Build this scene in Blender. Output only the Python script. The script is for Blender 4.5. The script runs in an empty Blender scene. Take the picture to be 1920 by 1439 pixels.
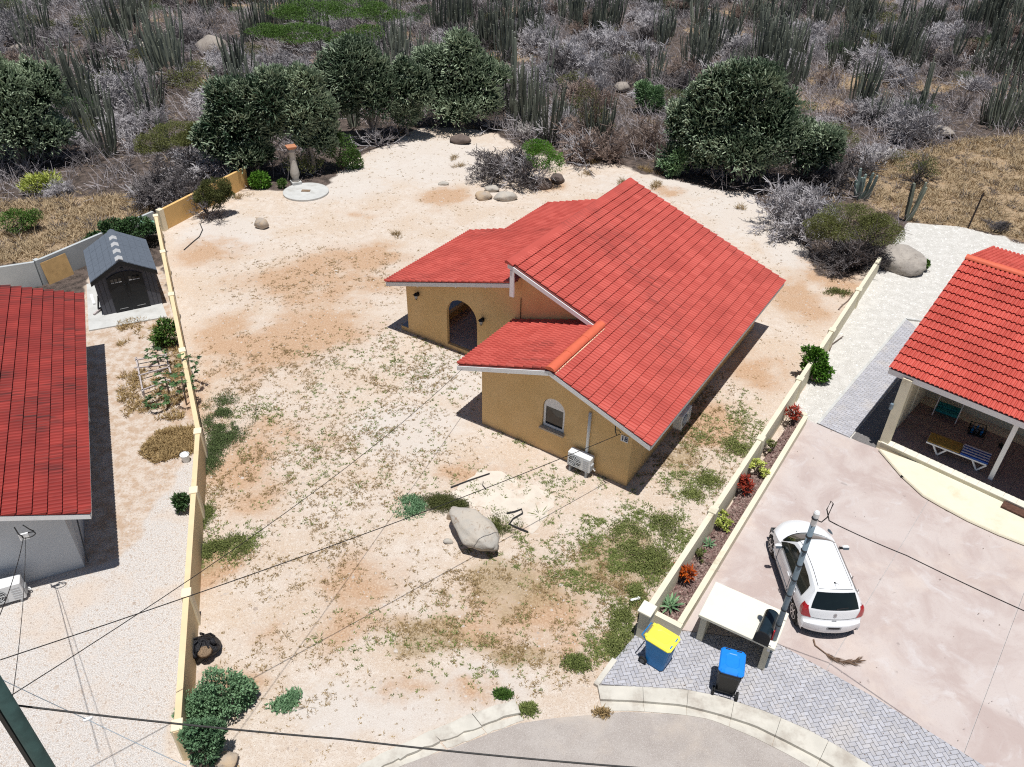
import bpy, math, random
import numpy as np
from mathutils import Vector, Matrix
from mathutils.geometry import tessellate_polygon

# ------------------------------------------------------------------ camera, sky, sun, exposure
scene = bpy.context.scene
COL = scene.collection
CAM_Z = 18.0
FOCAL = 1486.33            # focal length in pixels of the 1920 px wide survey picture
PITCH, ROLL = math.radians(35.696), math.radians(1.3203)
fw = Vector((0, math.cos(PITCH), -math.sin(PITCH)))
up0 = Vector((0, math.sin(PITCH), math.cos(PITCH)))
rt0 = Vector((1, 0, 0))
rt = rt0 * math.cos(ROLL) + up0 * math.sin(ROLL)
up = -rt0 * math.sin(ROLL) + up0 * math.cos(ROLL)
cd = bpy.data.cameras.new('camera')
cam = bpy.data.objects.new('camera', cd)
COL.objects.link(cam)
M = Matrix((rt, up, -fw)).transposed().to_4x4()
M.translation = (0, 0, CAM_Z)
cam.matrix_world = M
cd.sensor_width = 36.0
cd.lens = FOCAL / 1920 * 36.0
cd.clip_start, cd.clip_end = 0.1, 3000
scene.camera = cam

SUN_TO = Vector((0.045, -0.15, 1.0)).normalized()
world = bpy.data.worlds.new('World')
scene.world = world
world.use_nodes = True
wn = world.node_tree
bg = wn.nodes['Background']
sky = wn.nodes.new('ShaderNodeTexSky')
sky.sky_type = 'NISHITA'
sky.sun_disc = False
sky.sun_elevation = math.asin(SUN_TO.z)
sky.sun_rotation = math.atan2(SUN_TO.x, SUN_TO.y)
sky.dust_density = 0.6
wn.links.new(sky.outputs[0], bg.inputs[0])
bg.inputs[1].default_value = 0.055
sl = bpy.data.lights.new('sun', 'SUN')
sl.energy = 4.6
sl.angle = math.radians(0.5)
sl.color = (1.0, 0.98, 0.95)
so = bpy.data.objects.new('sun', sl)
COL.objects.link(so)
so.rotation_euler = (-SUN_TO).to_track_quat('-Z', 'Y').to_euler()
so.location = (0, 0, 60)
scene.view_settings.view_transform = 'Standard'
scene.view_settings.look = 'None'
scene.view_settings.gamma = 1
scene.view_settings.use_curve_mapping = False
scene.view_settings.exposure = 0.1
scene.cycles.max_bounces = 6
scene.cycles.use_denoising = False
scene.cycles.pixel_filter_type = 'BLACKMAN_HARRIS'
scene.cycles.filter_width = 1.15
scene.cycles.use_adaptive_sampling = False

# ------------------------------------------------------------------ survey: picture measurement -> place in the world
def ray(px, py):
    return rt * ((px - 960) / FOCAL) - up * ((py - 719.5) / FOCAL) + fw
def G(px, py, z=0.0):
    d = ray(px, py)
    t = (z - CAM_Z) / d.z
    return Vector((d.x * t, d.y * t, z))
def height_over(base, px, py):
    d = ray(px, py)
    t = math.hypot(base[0], base[1]) / math.hypot(d.x, d.y)
    return CAM_Z + d.z * t
def width_at(base, wpx):
    v = Vector((base[0], base[1], 1.0)) - Vector((0, 0, CAM_Z))
    return wpx * v.dot(fw) / FOCAL
def GL(pts, z=0.0):
    return [tuple(G(x, y, z))[:2] for x, y in pts]

RNG = np.random.default_rng(7)
rnd = random.Random(11)

# ------------------------------------------------------------------ objects
def tag(o, label=None, cat=None, group=None, kind=None):
    if label: o['label'] = label
    if cat: o['category'] = cat
    if group: o['group'] = group
    if kind: o['kind'] = kind
    return o
def empty(name, loc, rz=0.0, label=None, cat=None, group=None, kind=None, parent=None):
    o = bpy.data.objects.new(name, None)
    COL.objects.link(o)
    o.location = loc
    o.rotation_euler = (0, 0, rz)
    o.empty_display_size = 0.2
    if parent: o.parent = parent
    return tag(o, label, cat, group, kind)
def link(name, me, parent=None, mats=None):
    o = bpy.data.objects.new(name, me)
    COL.objects.link(o)
    if parent: o.parent = parent
    return o
def copy_tree(o, parent=None):
    c = o.copy()
    COL.objects.link(c)
    if parent: c.parent = parent
    for ch in [x for x in CH.get(o.name, [])]:
        copy_tree(ch, c)
    return c
CH = {}
def kids(root):
    """remember the children of a thing so that it can be copied"""
    for o in bpy.data.objects:
        if o.parent is root:
            CH.setdefault(root.name, []).append(o)
            kids(o)

class MB:
    """collects faces and links them as one mesh object"""
    def __init__(s): s.v = []; s.f = []; s.m = []; s.sm = []; s.mi = 0; s.smooth = False
    def add(s, vs, fs):
        n = len(s.v)
        s.v += [tuple(p) for p in vs]
        for f in fs:
            s.f.append([i + n for i in f]); s.m.append(s.mi); s.sm.append(s.smooth)
        return s
    def box(s, c, d, rz=0.0, mat=None, bev=0.0):
        hx, hy, hz = d[0] / 2, d[1] / 2, d[2] / 2
        if bev > 0:
            b = min(bev, hx * .9, hy * .9, hz * .9); vs = []
            for z, e in ((-hz, b), (-hz + b, 0), (hz - b, 0), (hz, b)):
                for X, Y in ((hx - e, hy - b - e * .4), (hx - b - e * .4, hy - e), (-hx + b + e * .4, hy - e), (-hx + e, hy - b - e * .4), (-hx + e, -hy + b + e * .4), (-hx + b + e * .4, -hy + e), (hx - b - e * .4, -hy + e), (hx - e, -hy + b + e * .4)):
                    vs.append((X, Y, z))
            fs = [list(range(7, -1, -1)), list(range(24, 32))]
            for r in range(3):
                for i in range(8):
                    j = (i + 1) % 8
                    fs.append([r * 8 + i, r * 8 + j, r * 8 + 8 + j, r * 8 + 8 + i])
        else:
            vs = [(x * hx, y * hy, z * hz) for z in (-1, 1) for x, y in ((-1, -1), (1, -1), (1, 1), (-1, 1))]
            fs = [[3, 2, 1, 0], [4, 5, 6, 7], [0, 1, 5, 4], [1, 2, 6, 5], [2, 3, 7, 6], [3, 0, 4, 7]]
        R = mat if mat is not None else Matrix.Rotation(rz, 3, 'Z')
        c = Vector(c)
        return s.add([R @ Vector(p) + c for p in vs], fs)
    def bar(s, a, b, w, h=None, roll=0.0):
        a, b = Vector(a), Vector(b); h = h or w
        y = (b - a); L = y.length; y.normalize()
        x = y.cross(Vector((0, 0, 1)))
        if x.length < 1e-4: x = Vector((1, 0, 0))
        x.normalize(); z = x.cross(y)
        R = Matrix((x, y, z)).transposed() @ Matrix.Rotation(roll, 3, 'Y')
        return s.box((a + b) / 2, (w, L, h), mat=R)
    def tube(s, pts, r, n=8, caps=True):
        pts = [Vector(p) for p in pts]
        rs = r if isinstance(r, (list, tuple)) else [r] * len(pts)
        vs = []; fs = []; ref = None
        for i, p in enumerate(pts):
            t = (pts[min(i + 1, len(pts) - 1)] - pts[max(i - 1, 0)])
            t.normalize()
            if ref is None:
                ref = Vector((0, 0, 1)) if abs(t.z) < .9 else Vector((1, 0, 0))
            x = ref.cross(t)
            if x.length < 1e-5: x = Vector((0, 1, 0)).cross(t)
            x.normalize(); y = t.cross(x); ref = y.copy() if False else ref
            for k in range(n):
                a = 2 * math.pi * k / n
                vs.append(p + (x * math.cos(a) + y * math.sin(a)) * rs[i])
        for i in range(len(pts) - 1):
            for k in range(n):
                q = (k + 1) % n
                fs.append([i * n + k, i * n + q, i * n + n + q, i * n + n + k])
        if caps:
            fs.append(list(range(n - 1, -1, -1))); fs.append([(len(pts) - 1) * n + k for k in range(n)])
        return s.add(vs, fs)
    def lathe(s, prof, c=(0, 0, 0), n=16, R=None, sq=None):
        vs = []; fs = []
        c = Vector(c); R = R or Matrix.Identity(3)
        for r, z in prof:
            for k in range(n):
                a = 2 * math.pi * (k + .5) / n
                vs.append(R @ Vector((r * math.cos(a), r * math.sin(a), z)) + c)
        for i in range(len(prof) - 1):
            for k in range(n):
                q = (k + 1) % n
                fs.append([i * n + k, i * n + q, i * n + n + q, i * n + n + k])
        fs.append(list(range(n - 1, -1, -1))); fs.append([(len(prof) - 1) * n + k for k in range(n)])
        return s.add(vs, fs)
    def prism(s, loops, h0, h1, fn=None):
        """loops: outline first, then holes, as 2D points; fn maps (x, y, h) to 3D"""
        fn = fn or (lambda x, y, h: (x, y, h))
        flat = [p for l in loops for p in l]
        tri = tessellate_polygon([[Vector((p[0], p[1], 0)) for p in l] for l in loops])
        n = len(flat)
        vs = [fn(p[0], p[1], h0) for p in flat] + [fn(p[0], p[1], h1) for p in flat]
        def area(t):
            a, b, c = (flat[i] for i in t)
            return (b[0] - a[0]) * (c[1] - a[1]) - (b[1] - a[1]) * (c[0] - a[0])
        fs = []
        for t in tri:
            t = list(t)
            if area(t) < 0: t.reverse()
            fs.append([i + n for i in t]); fs.append(t[::-1])
        o = 0
        for l in loops:
            m = len(l)
            for i in range(m):
                j = (i + 1) % m
                fs.append([o + i, o + j, o + j + n, o + i + n])
            o += m
        return s.add(vs, fs)
    def mesh(s, name, mats, recalc=False):
        me = bpy.data.meshes.new(name)
        me.from_pydata(s.v, [], s.f)
        for m in (mats if isinstance(mats, (list, tuple)) else [mats]): me.materials.append(m)
        me.polygons.foreach_set('material_index', s.m)
        me.polygons.foreach_set('use_smooth', s.sm)
        if recalc:
            import bmesh
            bm = bmesh.new(); bm.from_mesh(me); bmesh.ops.recalc_face_normals(bm, faces=bm.faces); bm.to_mesh(me); bm.free()
        me.update()
        return me
    def build(s, name, mats, parent=None, recalc=False):
        return link(name, s.mesh(name, mats, recalc), parent)

def np_mesh(name, V, F, mat, tone=None, smooth=False):
    """V (n,3); F a list of integer arrays (m,3) or (m,4)"""
    me = bpy.data.meshes.new(name)
    V = np.asarray(V, dtype=np.float32)
    F = [np.asarray(f, dtype=np.int32) for f in F if len(f)]
    nl = sum(f.size for f in F); nf = sum(len(f) for f in F)
    me.vertices.add(len(V)); me.vertices.foreach_set('co', V.ravel())
    me.loops.add(nl); me.loops.foreach_set('vertex_index', np.concatenate([f.ravel() for f in F]))
    tot = np.concatenate([np.full(len(f), f.shape[1], np.int32) for f in F])
    st = np.zeros(nf, np.int32); st[1:] = np.cumsum(tot)[:-1]
    me.polygons.add(nf)
    me.polygons.foreach_set('loop_start', st); me.polygons.foreach_set('loop_total', tot)
    me.polygons.foreach_set('use_smooth', np.full(nf, smooth, bool))
    for m in (mat if isinstance(mat, (list, tuple)) else [mat]): me.materials.append(m)
    me.update(calc_edges=True)
    if tone is not None:
        a = me.attributes.new('tone', 'FLOAT', 'POINT')
        a.data.foreach_set('value', np.asarray(tone, np.float32))
    return me

# ------------------------------------------------------------------ materials
class NT:
    def __init__(s, name):
        s.m = bpy.data.materials.new(name); s.m.use_nodes = True
        s.t = s.m.node_tree; s.b = s.t.nodes['Principled BSDF']
        s.b.inputs['Specular IOR Level'].default_value = 0.3
        s.pos = None
    def n(s, t, **kw):
        x = s.t.nodes.new(t)
        for k, v in kw.items():
            setattr(x, k, v)
        return x
    def l(s, a, b): s.t.links.new(a, b)
    def P(s):
        if s.pos is None: s.pos = s.n('ShaderNodeNewGeometry').outputs['Position']
        return s.pos
    def noise(s, scale, detail=4, rough=.6, vec=None, stretch=None, dist=0.0):
        x = s.n('ShaderNodeTexNoise'); x.inputs['Scale'].default_value = scale
        x.inputs['Detail'].default_value = detail; x.inputs['Roughness'].default_value = rough
        x.inputs['Distortion'].default_value = dist
        v = vec or s.P()
        if stretch:
            m = s.n('ShaderNodeMapping', vector_type='TEXTURE'); m.inputs['Rotation'].default_value = (0, 0, stretch[3])
            m.inputs['Scale'].default_value = stretch[:3]; s.l(v, m.inputs[0]); v = m.outputs[0]
        s.l(v, x.inputs['Vector'])
        return x.outputs['Fac']
    def ramp(s, v, lo, hi, a=0.0, b=1.0):
        x = s.n('ShaderNodeMapRange'); x.interpolation_type = 'SMOOTHSTEP'
        x.inputs[1].default_value = lo; x.inputs[2].default_value = hi; x.inputs[3].default_value = a; x.inputs[4].default_value = b
        s.l(v, x.inputs[0]); return x.outputs[0]
    def math(s, op, a, b=None):
        x = s.n('ShaderNodeMath', operation=op)
        for i, v in enumerate((a, b)):
            if v is None: continue
            if isinstance(v, (int, float)): x.inputs[i].default_value = v
            else: s.l(v, x.inputs[i])
        return x.outputs[0]
    def mix(s, f, a, b):
        x = s.n('ShaderNodeMix', data_type='RGBA')
        for sock, v in ((x.inputs[0], f), (x.inputs[6], a), (x.inputs[7], b)):
            if isinstance(v, (int, float)): sock.default_value = v
            elif isinstance(v, (tuple, list)): sock.default_value = (*v[:3], 1)
            else: s.l(v, sock)
        return x.outputs[2]
    def attr(s, name, out='Fac'):
        x = s.n('ShaderNodeAttribute'); x.attribute_name = name; return x.outputs[out]
    def rand(s): return s.n('ShaderNodeObjectInfo').outputs['Random']
    def col(s, c):
        i = s.b.inputs['Base Color']
        if isinstance(c, (tuple, list)): i.default_value = (*c[:3], 1)
        else: s.l(c, i)
    def bump(s, h, strength, dist=0.02):
        x = s.n('ShaderNodeBump'); x.inputs['Strength'].default_value = strength; x.inputs['Distance'].default_value = dist
        s.l(h, x.inputs['Height']); s.l(x.outputs[0], s.b.inputs['Normal'])
    def set(s, **kw):
        for k, v in kw.items(): s.b.inputs[k.replace('_', ' ')].default_value = v

def plain(name, c, rough=.7, metal=0.0, spec=.3, var=.12, scale=6.0, dirt=None, bump=None, coat=0.0):
    k = NT(name); k.set(Roughness=rough, Metallic=metal); k.b.inputs['Specular IOR Level'].default_value = spec
    k.b.inputs['Coat Weight'].default_value = coat
    f = k.ramp(k.noise(scale, 5), .25, .75)
    c1 = tuple(max(0, x * (1 - var)) for x in c); c2 = tuple(min(1, x * (1 + var)) for x in c)
    o = k.mix(f, c1, c2)
    if dirt:
        o = k.mix(k.ramp(k.noise(dirt[1], 6, .7), dirt[2], dirt[3]), o, dirt[0])
    k.col(o)
    if bump: k.bump(k.noise(bump[0], 6, .7), bump[1], bump[2] if len(bump) > 2 else .02)
    return k.m

def tile_mat(name, red, red2, stain_amt, sdir, sc=1.0):
    k = NT(name); k.set(Roughness=.62)
    v = k.math('FRACT', k.math('ADD', k.rand(), k.attr('tone')))
    o = k.mix(v, red, red2)
    o = k.mix(k.ramp(k.noise(.7, 4), .4, .75), o, tuple(x * .88 for x in red))
    # black algae streaks running down the slope
    st = k.noise(1.0, 4, .6, stretch=(1.3, .07, .8, sdir))
    pt = k.noise(.30, 4, .6)
    m = k.math('MULTIPLY', k.ramp(st, .42, .70), k.ramp(pt, .42 if stain_amt > .9 else .50, .64))
    o = k.mix(k.math('MULTIPLY', m, stain_amt), o, (.05, .022, .02))
    k.col(o)
    return k.m

AZ = math.radians(32.78212)          # main house axes
LAZ = math.radians(-25.1)            # left house
RAZ = math.atan2(.675, .737)         # right house

mt = {}
mt['wall_yellow'] = plain('wall_yellow', (.68, .43, .17), .85, var=.05, scale=1.2, dirt=((.57, .36, .15), .5, .55, .8), bump=(40, .1, .01))
k = NT('render_yellow'); k.set(Roughness=.85)
sep = k.n('ShaderNodeSeparateXYZ'); k.l(k.P(), sep.inputs[0])
o = k.mix(k.ramp(k.noise(1.1, 5), .3, .75), (.71, .475, .215), (.77, .53, .26))
o = k.mix(k.math('MULTIPLY', k.ramp(k.noise(1.0, 5, .7, stretch=(.5, .5, 2.5, 0)), .52, .75), .35), o, (.58, .37, .15))
sp = k.math('ADD', sep.outputs[2], k.math('MULTIPLY', k.math('SUBTRACT', k.noise(3, 5, .7), .5), .55))
o = k.mix(k.math('MULTIPLY', k.ramp(sp, .26, .02), .6), o, (.50, .33, .19))
k.col(o); mt['ochre'] = mt['wall_yellow']; mt['wall_yellow'] = k.m
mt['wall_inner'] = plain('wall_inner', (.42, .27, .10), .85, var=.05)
mt['cream'] = plain('cream_render', (.66, .61, .47), .85, var=.05, scale=2, dirt=((.42, .36, .25), .9, .58, .78), bump=(40, .1, .01))
mt['cream_left'] = plain('cream_paint', (.68, .54, .33), .85, var=.05, scale=2, dirt=((.42, .33, .2), 1.1, .58, .8), bump=(40, .1, .01))
mt['grey_wall'] = plain('grey_render', (.44, .46, .46), .85, var=.06, scale=1.2, dirt=((.33, .34, .34), .8, .55, .75))
mt['pale_wall'] = plain('pale_blue_grey_render', (.50, .53, .56), .8, var=.04, scale=1.0)
mt['white'] = plain('white_paint', (.78, .78, .78), .55, var=.03)
mt['white_plastic'] = plain('white_plastic', (.74, .75, .75), .45, var=.03)
mt['grey_plastic'] = plain('grey_plastic', (.35, .36, .37), .5, var=.05)
mt['black'] = plain('black_plastic', (.012, .013, .015), .5, var=.2)
mt['grille'] = plain('grille_dark', (.10, .105, .11), .6, var=.2)
mt['glass'] = plain('dark_glass', (.010, .012, .013), .06, spec=.6, var=.1)
mt['car_glass'] = plain('car_glass', (.006, .010, .010), .05, spec=.6, var=.1)
mt['car_paint'] = plain('white_car_paint', (.80, .81, .82), .28, spec=.5, var=.012, coat=.6)
mt['chrome'] = plain('alloy', (.55, .55, .56), .3, metal=.9, var=.05)
mt['rubber'] = plain('tyre_rubber', (.018, .018, .018), .85, var=.2)
mt['red_lens'] = plain('red_lens', (.36, .008, .012), .12, spec=.6, var=.1, coat=.5)
mt['metal_grey'] = plain('galvanised_pole', (.17, .225, .27), .5, metal=.1, var=.12, scale=3)
mt['pole_green'] = plain('dark_green_pole', (.030, .062, .058), .6, var=.25, scale=4)
mt['pole_black'] = plain('pole_side', (.010, .014, .015), .6, var=.25, scale=4)
mt['cable'] = plain('cable', (.012, .012, .012), .6, var=.1)
mt['concrete'] = plain('concrete', (.50, .50, .48), .9, var=.08, scale=2.5, dirt=((.38, .37, .34), 1.5, .5, .75), bump=(30, .15, .01))
mt['concrete_warm'] = plain('concrete_warm', (.60, .535, .455), .9, var=.10, scale=2, dirt=((.47, .36, .27), .9, .5, .72), bump=(25, .3, .02))
mt['kerb'] = plain('kerb_concrete', (.55, .52, .455), .9, var=.08, scale=2.2, dirt=((.38, .34, .29), 1.2, .44, .70), bump=(30, .3, .02))
mt['slate_roof'] = plain('grey_shed_roof', (.115, .135, .165), .65, var=.10, scale=8, bump=(50, .2, .01))
mt['shed_wall'] = plain('shed_wall', (.085, .085, .10), .6, var=.12, scale=5)
mt['shed_door'] = plain('shed_door', (.016, .017, .019), .5, var=.2)
mt['shed_light'] = plain('shed_light_trim', (.42, .42, .42), .6, var=.1)
mt['plywood'] = plain('plywood', (.50, .32, .14), .75, var=.15, scale=3, dirt=((.30, .18, .08), 2.2, .55, .8))
mt['wood_grey'] = plain('weathered_wood', (.42, .37, .36), .85, var=.2, scale=9)
mt['bark'] = plain('bark', (.16, .12, .10), .9, var=.3, scale=7, bump=(18, .5, .03))
mt['bark_pale'] = plain('bark_pale', (.30, .26, .23), .9, var=.25, scale=7)
mt['stone_pale'] = plain('pedestal_stone', (.46, .42, .37), .85, var=.12, scale=4, dirt=((.25, .22, .19), 3, .55, .75))
mt['terracotta'] = plain('terracotta', (.45, .20, .11), .8, var=.12)
mt['mulch'] = plain('mulch', (.16, .09, .08), .95, var=.6, scale=22, dirt=((.36, .26, .23), 30, .55, .62), bump=(35, .8, .04))
mt['bin_blue_dark'] = plain('bin_blue_body', (.012, .19, .48), .42, var=.06)
mt['bin_yellow'] = plain('bin_yellow_lid', (.80, .73, .08), .45, var=.04)
mt['bin_blue'] = plain('bin_blue_lid', (.012, .21, .70), .4, var=.05)
mt['bin_black'] = plain('bin_black_body', (.020, .021, .023), .5, var=.15)
mt['mailbox'] = plain('mailbox_black', (.012, .022, .030), .25, spec=.5, var=.15)
mt['red_flag'] = plain('red_flag', (.45, .02, .03), .5)
mt['bag'] = plain('black_bag', (.010, .010, .013), .42, spec=.4, var=.3, scale=8, bump=(14, .9, .05))
mt['soil_dry'] = plain('dry_clippings', (.20, .14, .09), .95, var=.5, scale=25)
mt['number_blue'] = plain('number_blue', (.02, .035, .10), .6)
mt['tile_floor'] = plain('floor_tile', (.27, .20, .18), .5, var=.1, scale=3)
mt['tile_step'] = plain('grey_step_tile', (.20, .215, .26), .25, spec=.5, var=.08)
mt['tile_porch'] = plain('porch_tile', (.44, .37, .36), .35, var=.1, scale=3)
mt['tile_pale'] = plain('pale_edge_tile', (.70, .66, .56), .5, var=.06, scale=4)
mt['platform'] = plain('pale_yellow_concrete', (.66, .62, .49), .85, var=.04, scale=2, dirt=((.58, .52, .37), 1.4, .5, .8))
mt['lounger_brown'] = plain('brown_towel', (.42, .25, .05), .9, var=.15)
mt['stripe_blue'] = plain('blue_stripe', (.03, .09, .36), .9, var=.1)
mt['teal'] = plain('teal_fabric', (.01, .18, .20), .8, var=.15)
mt['hose'] = plain('black_hose', (.03, .03, .03), .6)
mt['frond'] = plain('dry_frond', (.17, .11, .075), .9, var=.3)
mt['rust'] = plain('rusty_post', (.035, .025, .022), .8, var=.3)
mt['mortar'] = plain('pale_mortar', (.70, .52, .34), .9, var=.15)
mt['fern_white'] = plain('debris_white', (.72, .72, .72), .6)
mt['tiles_main'] = tile_mat('red_roof_tile', (.45, .074, .056), (.535, .104, .080), .42, -AZ)
mt['tiles_left'] = tile_mat('red_roof_tile_streaked', (.235, .026, .021), (.33, .040, .031), 1.0, -LAZ)
mt['tiles_right'] = tile_mat('red_roof_tile_clean', (.46, .070, .050), (.55, .098, .072), .2, math.atan2(.737, .675))
mt['cap'] = plain('ridge_cap_orange_red', (.60, .125, .065), .6, var=.06)

def rock_mat(name, a, b, c):
    k = NT(name); k.set(Roughness=.9)
    o = k.mix(k.ramp(k.noise(1.6, 7, .65), .35, .65), a, b)
    o = k.mix(k.ramp(k.noise(5, 6, .7, dist=1.0), .55, .7), o, c)
    k.col(o); k.bump(k.noise(9, 8, .7), .5, .05); return k.m
mt['rock_grey'] = rock_mat('grey_boulder', (.40, .375, .335), (.47, .42, .355), (.28, .21, .155))
mt['rock_tan'] = rock_mat('tan_boulder', (.48, .36, .24), (.38, .33, .28), (.24, .19, .15))
mt['rock_hill'] = rock_mat('hill_boulder', (.25, .215, .185), (.33, .29, .25), (.15, .125, .11))
mt['rock_mid'] = rock_mat('weathered_boulder', (.30, .27, .24), (.42, .38, .335), (.20, .165, .14))
mt['rock_dark'] = rock_mat('dark_boulder', (.11, .085, .075), (.17, .13, .11), (.07, .055, .05))

def foliage(name, lo, hi, rough=.6, sub=0.0, rndamt=.35):
    k = NT(name); k.set(Roughness=rough)
    o = k.mix(k.attr('tone'), lo, hi)
    d = k.mix(k.rand(), tuple(x * (1 - rndamt) for x in lo), tuple(x * (1 + rndamt) for x in hi))
    o = k.mix(.35, o, d)
    k.col(o)
    return k.m
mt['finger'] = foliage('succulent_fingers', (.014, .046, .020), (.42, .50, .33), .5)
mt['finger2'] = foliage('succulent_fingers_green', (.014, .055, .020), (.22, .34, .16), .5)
mt['leaf_shade_core'] = foliage('inner_crown_shade', (.010, .026, .012), (.03, .06, .03), .8)  # near-black leaf colour standing for the shade within a crown
mt['twig_bleached'] = foliage('bleached_wood', (.38, .35, .33), (.62, .59, .56), .9)
mt['cactus'] = foliage('cactus_skin', (.028, .034, .026), (.25, .27, .21), .7)
mt['cactus_blue'] = foliage('cactus_blue_green', (.10, .15, .14), (.26, .32, .29), .6)
mt['twig_grey'] = foliage('dry_twigs_grey', (.14, .127, .13), (.50, .475, .485), .9)
mt['twig_brown'] = foliage('dry_twigs_brown', (.12, .085, .07), (.33, .25, .21), .9)
mt['twig_mix'] = foliage('dry_twigs_mixed', (.14, .122, .125), (.50, .455, .46), .9)
mt['twig_dark'] = foliage('dry_twigs_dark', (.055, .048, .046), (.19, .17, .17), .9)
mt['leaf_olive'] = foliage('olive_leaf', (.055, .070, .018), (.165, .175, .055), .7)
mt['leaf_green'] = foliage('green_leaf', (.035, .085, .014), (.13, .23, .045), .6)
mt['leaf_bright'] = foliage('bright_leaf', (.05, .15, .012), (.16, .33, .04), .6)
mt['leaf_dark'] = foliage('dark_leaf', (.022, .060, .020), (.11, .19, .07), .5)
mt['leaf_blue'] = foliage('bluegreen_leaf', (.045, .12, .055), (.26, .41, .22), .6)
mt['leaf_weed'] = foliage('fine_dark_weed', (.045, .070, .022), (.15, .20, .075), .8)
mt['leaf_weed2'] = foliage('fine_green_weed', (.075, .10, .025), (.25, .28, .09), .8)
mt['leaf_yellow'] = foliage('yellow_leaf', (.20, .28, .03), (.62, .64, .18), .55)
mt['leaf_red'] = foliage('red_leaf', (.10, .012, .010), (.42, .06, .03), .5)
mt['leaf_fire'] = foliage('red_orange_leaf', (.20, .012, .008), (.66, .15, .015), .5)
mt['weed_green'] = foliage('weed_green', (.085, .115, .028), (.24, .28, .085), .8)
mt['weed_dry'] = foliage('weed_dry', (.21, .14, .055), (.47, .34, .17), .9)
mt['grass_gold'] = foliage('golden_grass', (.19, .135, .08), (.52, .405, .255), .9)
mt['gravel'] = foliage('gravel_stones', (.42, .34, .28), (.74, .67, .60), .9)
mt['gravel_white'] = foliage('white_gravel_stones', (.52, .50, .46), (.86, .84, .80), .9)
mt['chips'] = foliage('bark_chips', (.08, .042, .035), (.34, .25, .215), .9)

# ------------------------------------------------------------------ ground
def poly_mask(X, Y, poly, soft):
    """1 inside the polygon, 0 outside, smooth over +-soft"""
    n = len(poly); ins = np.zeros(X.shape, bool); d2 = np.full(X.shape, 1e9)
    for i in range(n):
        x0, y0 = poly[i]; x1, y1 = poly[(i + 1) % n]
        c = (y0 > Y) != (y1 > Y)
        with np.errstate(divide='ignore', invalid='ignore'):
            ins ^= c & (X < (x1 - x0) * (Y - y0) / (y1 - y0 + 1e-12) + x0)
        dx, dy = x1 - x0, y1 - y0; L = dx * dx + dy * dy + 1e-12
        t = np.clip(((X - x0) * dx + (Y - y0) * dy) / L, 0, 1)
        d2 = np.minimum(d2, (X - x0 - t * dx) ** 2 + (Y - y0 - t * dy) ** 2)
    s = np.sqrt(d2) * np.where(ins, 1, -1)
    return np.clip(s / (2 * soft) + .5, 0, 1)
def vnoise(X, Y, scale, seed=0, octv=3):
    out = np.zeros(X.shape); amp = 1; tot = 0
    for o in range(octv):
        s = scale * 2 ** o
        xi = np.floor(X * s).astype(np.int64); yi = np.floor(Y * s).astype(np.int64)
        fx = X * s - xi; fy = Y * s - yi
        fx = fx * fx * (3 - 2 * fx); fy = fy * fy * (3 - 2 * fy)
        def h(a, b):
            n = (a * 374761393 + b * 668265263 + (seed + o) * 69069) & 0xffffffff
            n = ((n ^ (n >> 13)) * 1274126177) & 0xffffffff
            return ((n ^ (n >> 16)) & 0xffff) / 65535.0
        v = (h(xi, yi) * (1 - fx) + h(xi + 1, yi) * fx) * (1 - fy) + (h(xi, yi + 1) * (1 - fx) + h(xi + 1, yi + 1) * fx) * fy
        out += v * amp; tot += amp; amp *= .55
    return out / tot

LOT = GL([(303, 432), (350, 388), (462, 348), (530, 362), (600, 352), (640, 322), (680, 286), (740, 266), (790, 240), (850, 242), (920, 247), (990, 285), (1075, 300), (1160, 312), (1250, 335), (1340, 352), (1420, 362), (1445, 400), (1490, 435), (1530, 520), (1600, 525), (1650, 490), (1205, 1185), (1117, 1287), (960, 1318), (680, 1445), (340, 1445), (330, 1390), (378, 800)])
RGRAVEL = GL([(1648, 490), (1702, 418), (1800, 425), (1925, 458), (2100, 520), (2100, 760), (1590, 825), (1535, 797), (1480, 775)])
LGRAVEL = GL([(375, 845), (290, 868), (235, 960), (220, 1060), (150, 1075), (-300, 1150), (-300, 1700), (380, 1700), (332, 1380), (372, 940)])
LYARD = GL([(165, 520), (300, 500), (372, 800), (365, 850), (215, 1060), (150, 1060), (120, 640)])
GOLD1 = GL([(-60, 380), (120, 372), (290, 372), (285, 395), (150, 460), (75, 490), (-60, 500)])
GOLD2 = GL([(1640, 300), (1720, 285), (1800, 262), (1960, 255), (1960, 460), (1800, 425), (1700, 415), (1650, 390), (1600, 330)])
def ell(px, py, rx, ry):
    c = G(px, py); a = G(px + rx, py); b = G(px, py + ry)
    return (c.x, c.y, (a - c).length, (b - c).length)
ORANGE = [ell(*e) for e in [(830, 372, 60, 30), (700, 396, 80, 16), (700, 490, 190, 44), (590, 520, 230, 75), (480, 640, 170, 110), (600, 620, 140, 60), (1245, 360, 50, 16), (1500, 560, 90, 60), (1430, 690, 90, 70),
    (520, 830, 130, 90), (450, 900, 110, 110), (410, 1070, 90, 70), (640, 1190, 200, 70), (900, 890, 110, 34), (980, 1140, 150, 70), (1330, 800, 90, 60), (1560, 520, 70, 60), (900, 1200, 150, 60), (1060, 1210, 130, 60), (620, 1080, 160, 80), (300, 660, 50, 60), (240, 720, 30, 120), (1030, 345, 70, 20), (430, 1290, 80, 50), (400, 480, 90, 50), (1050, 1050, 130, 60), (800, 1290, 200, 40), (300, 800, 50, 40), (420, 720, 90, 110)]]
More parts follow.
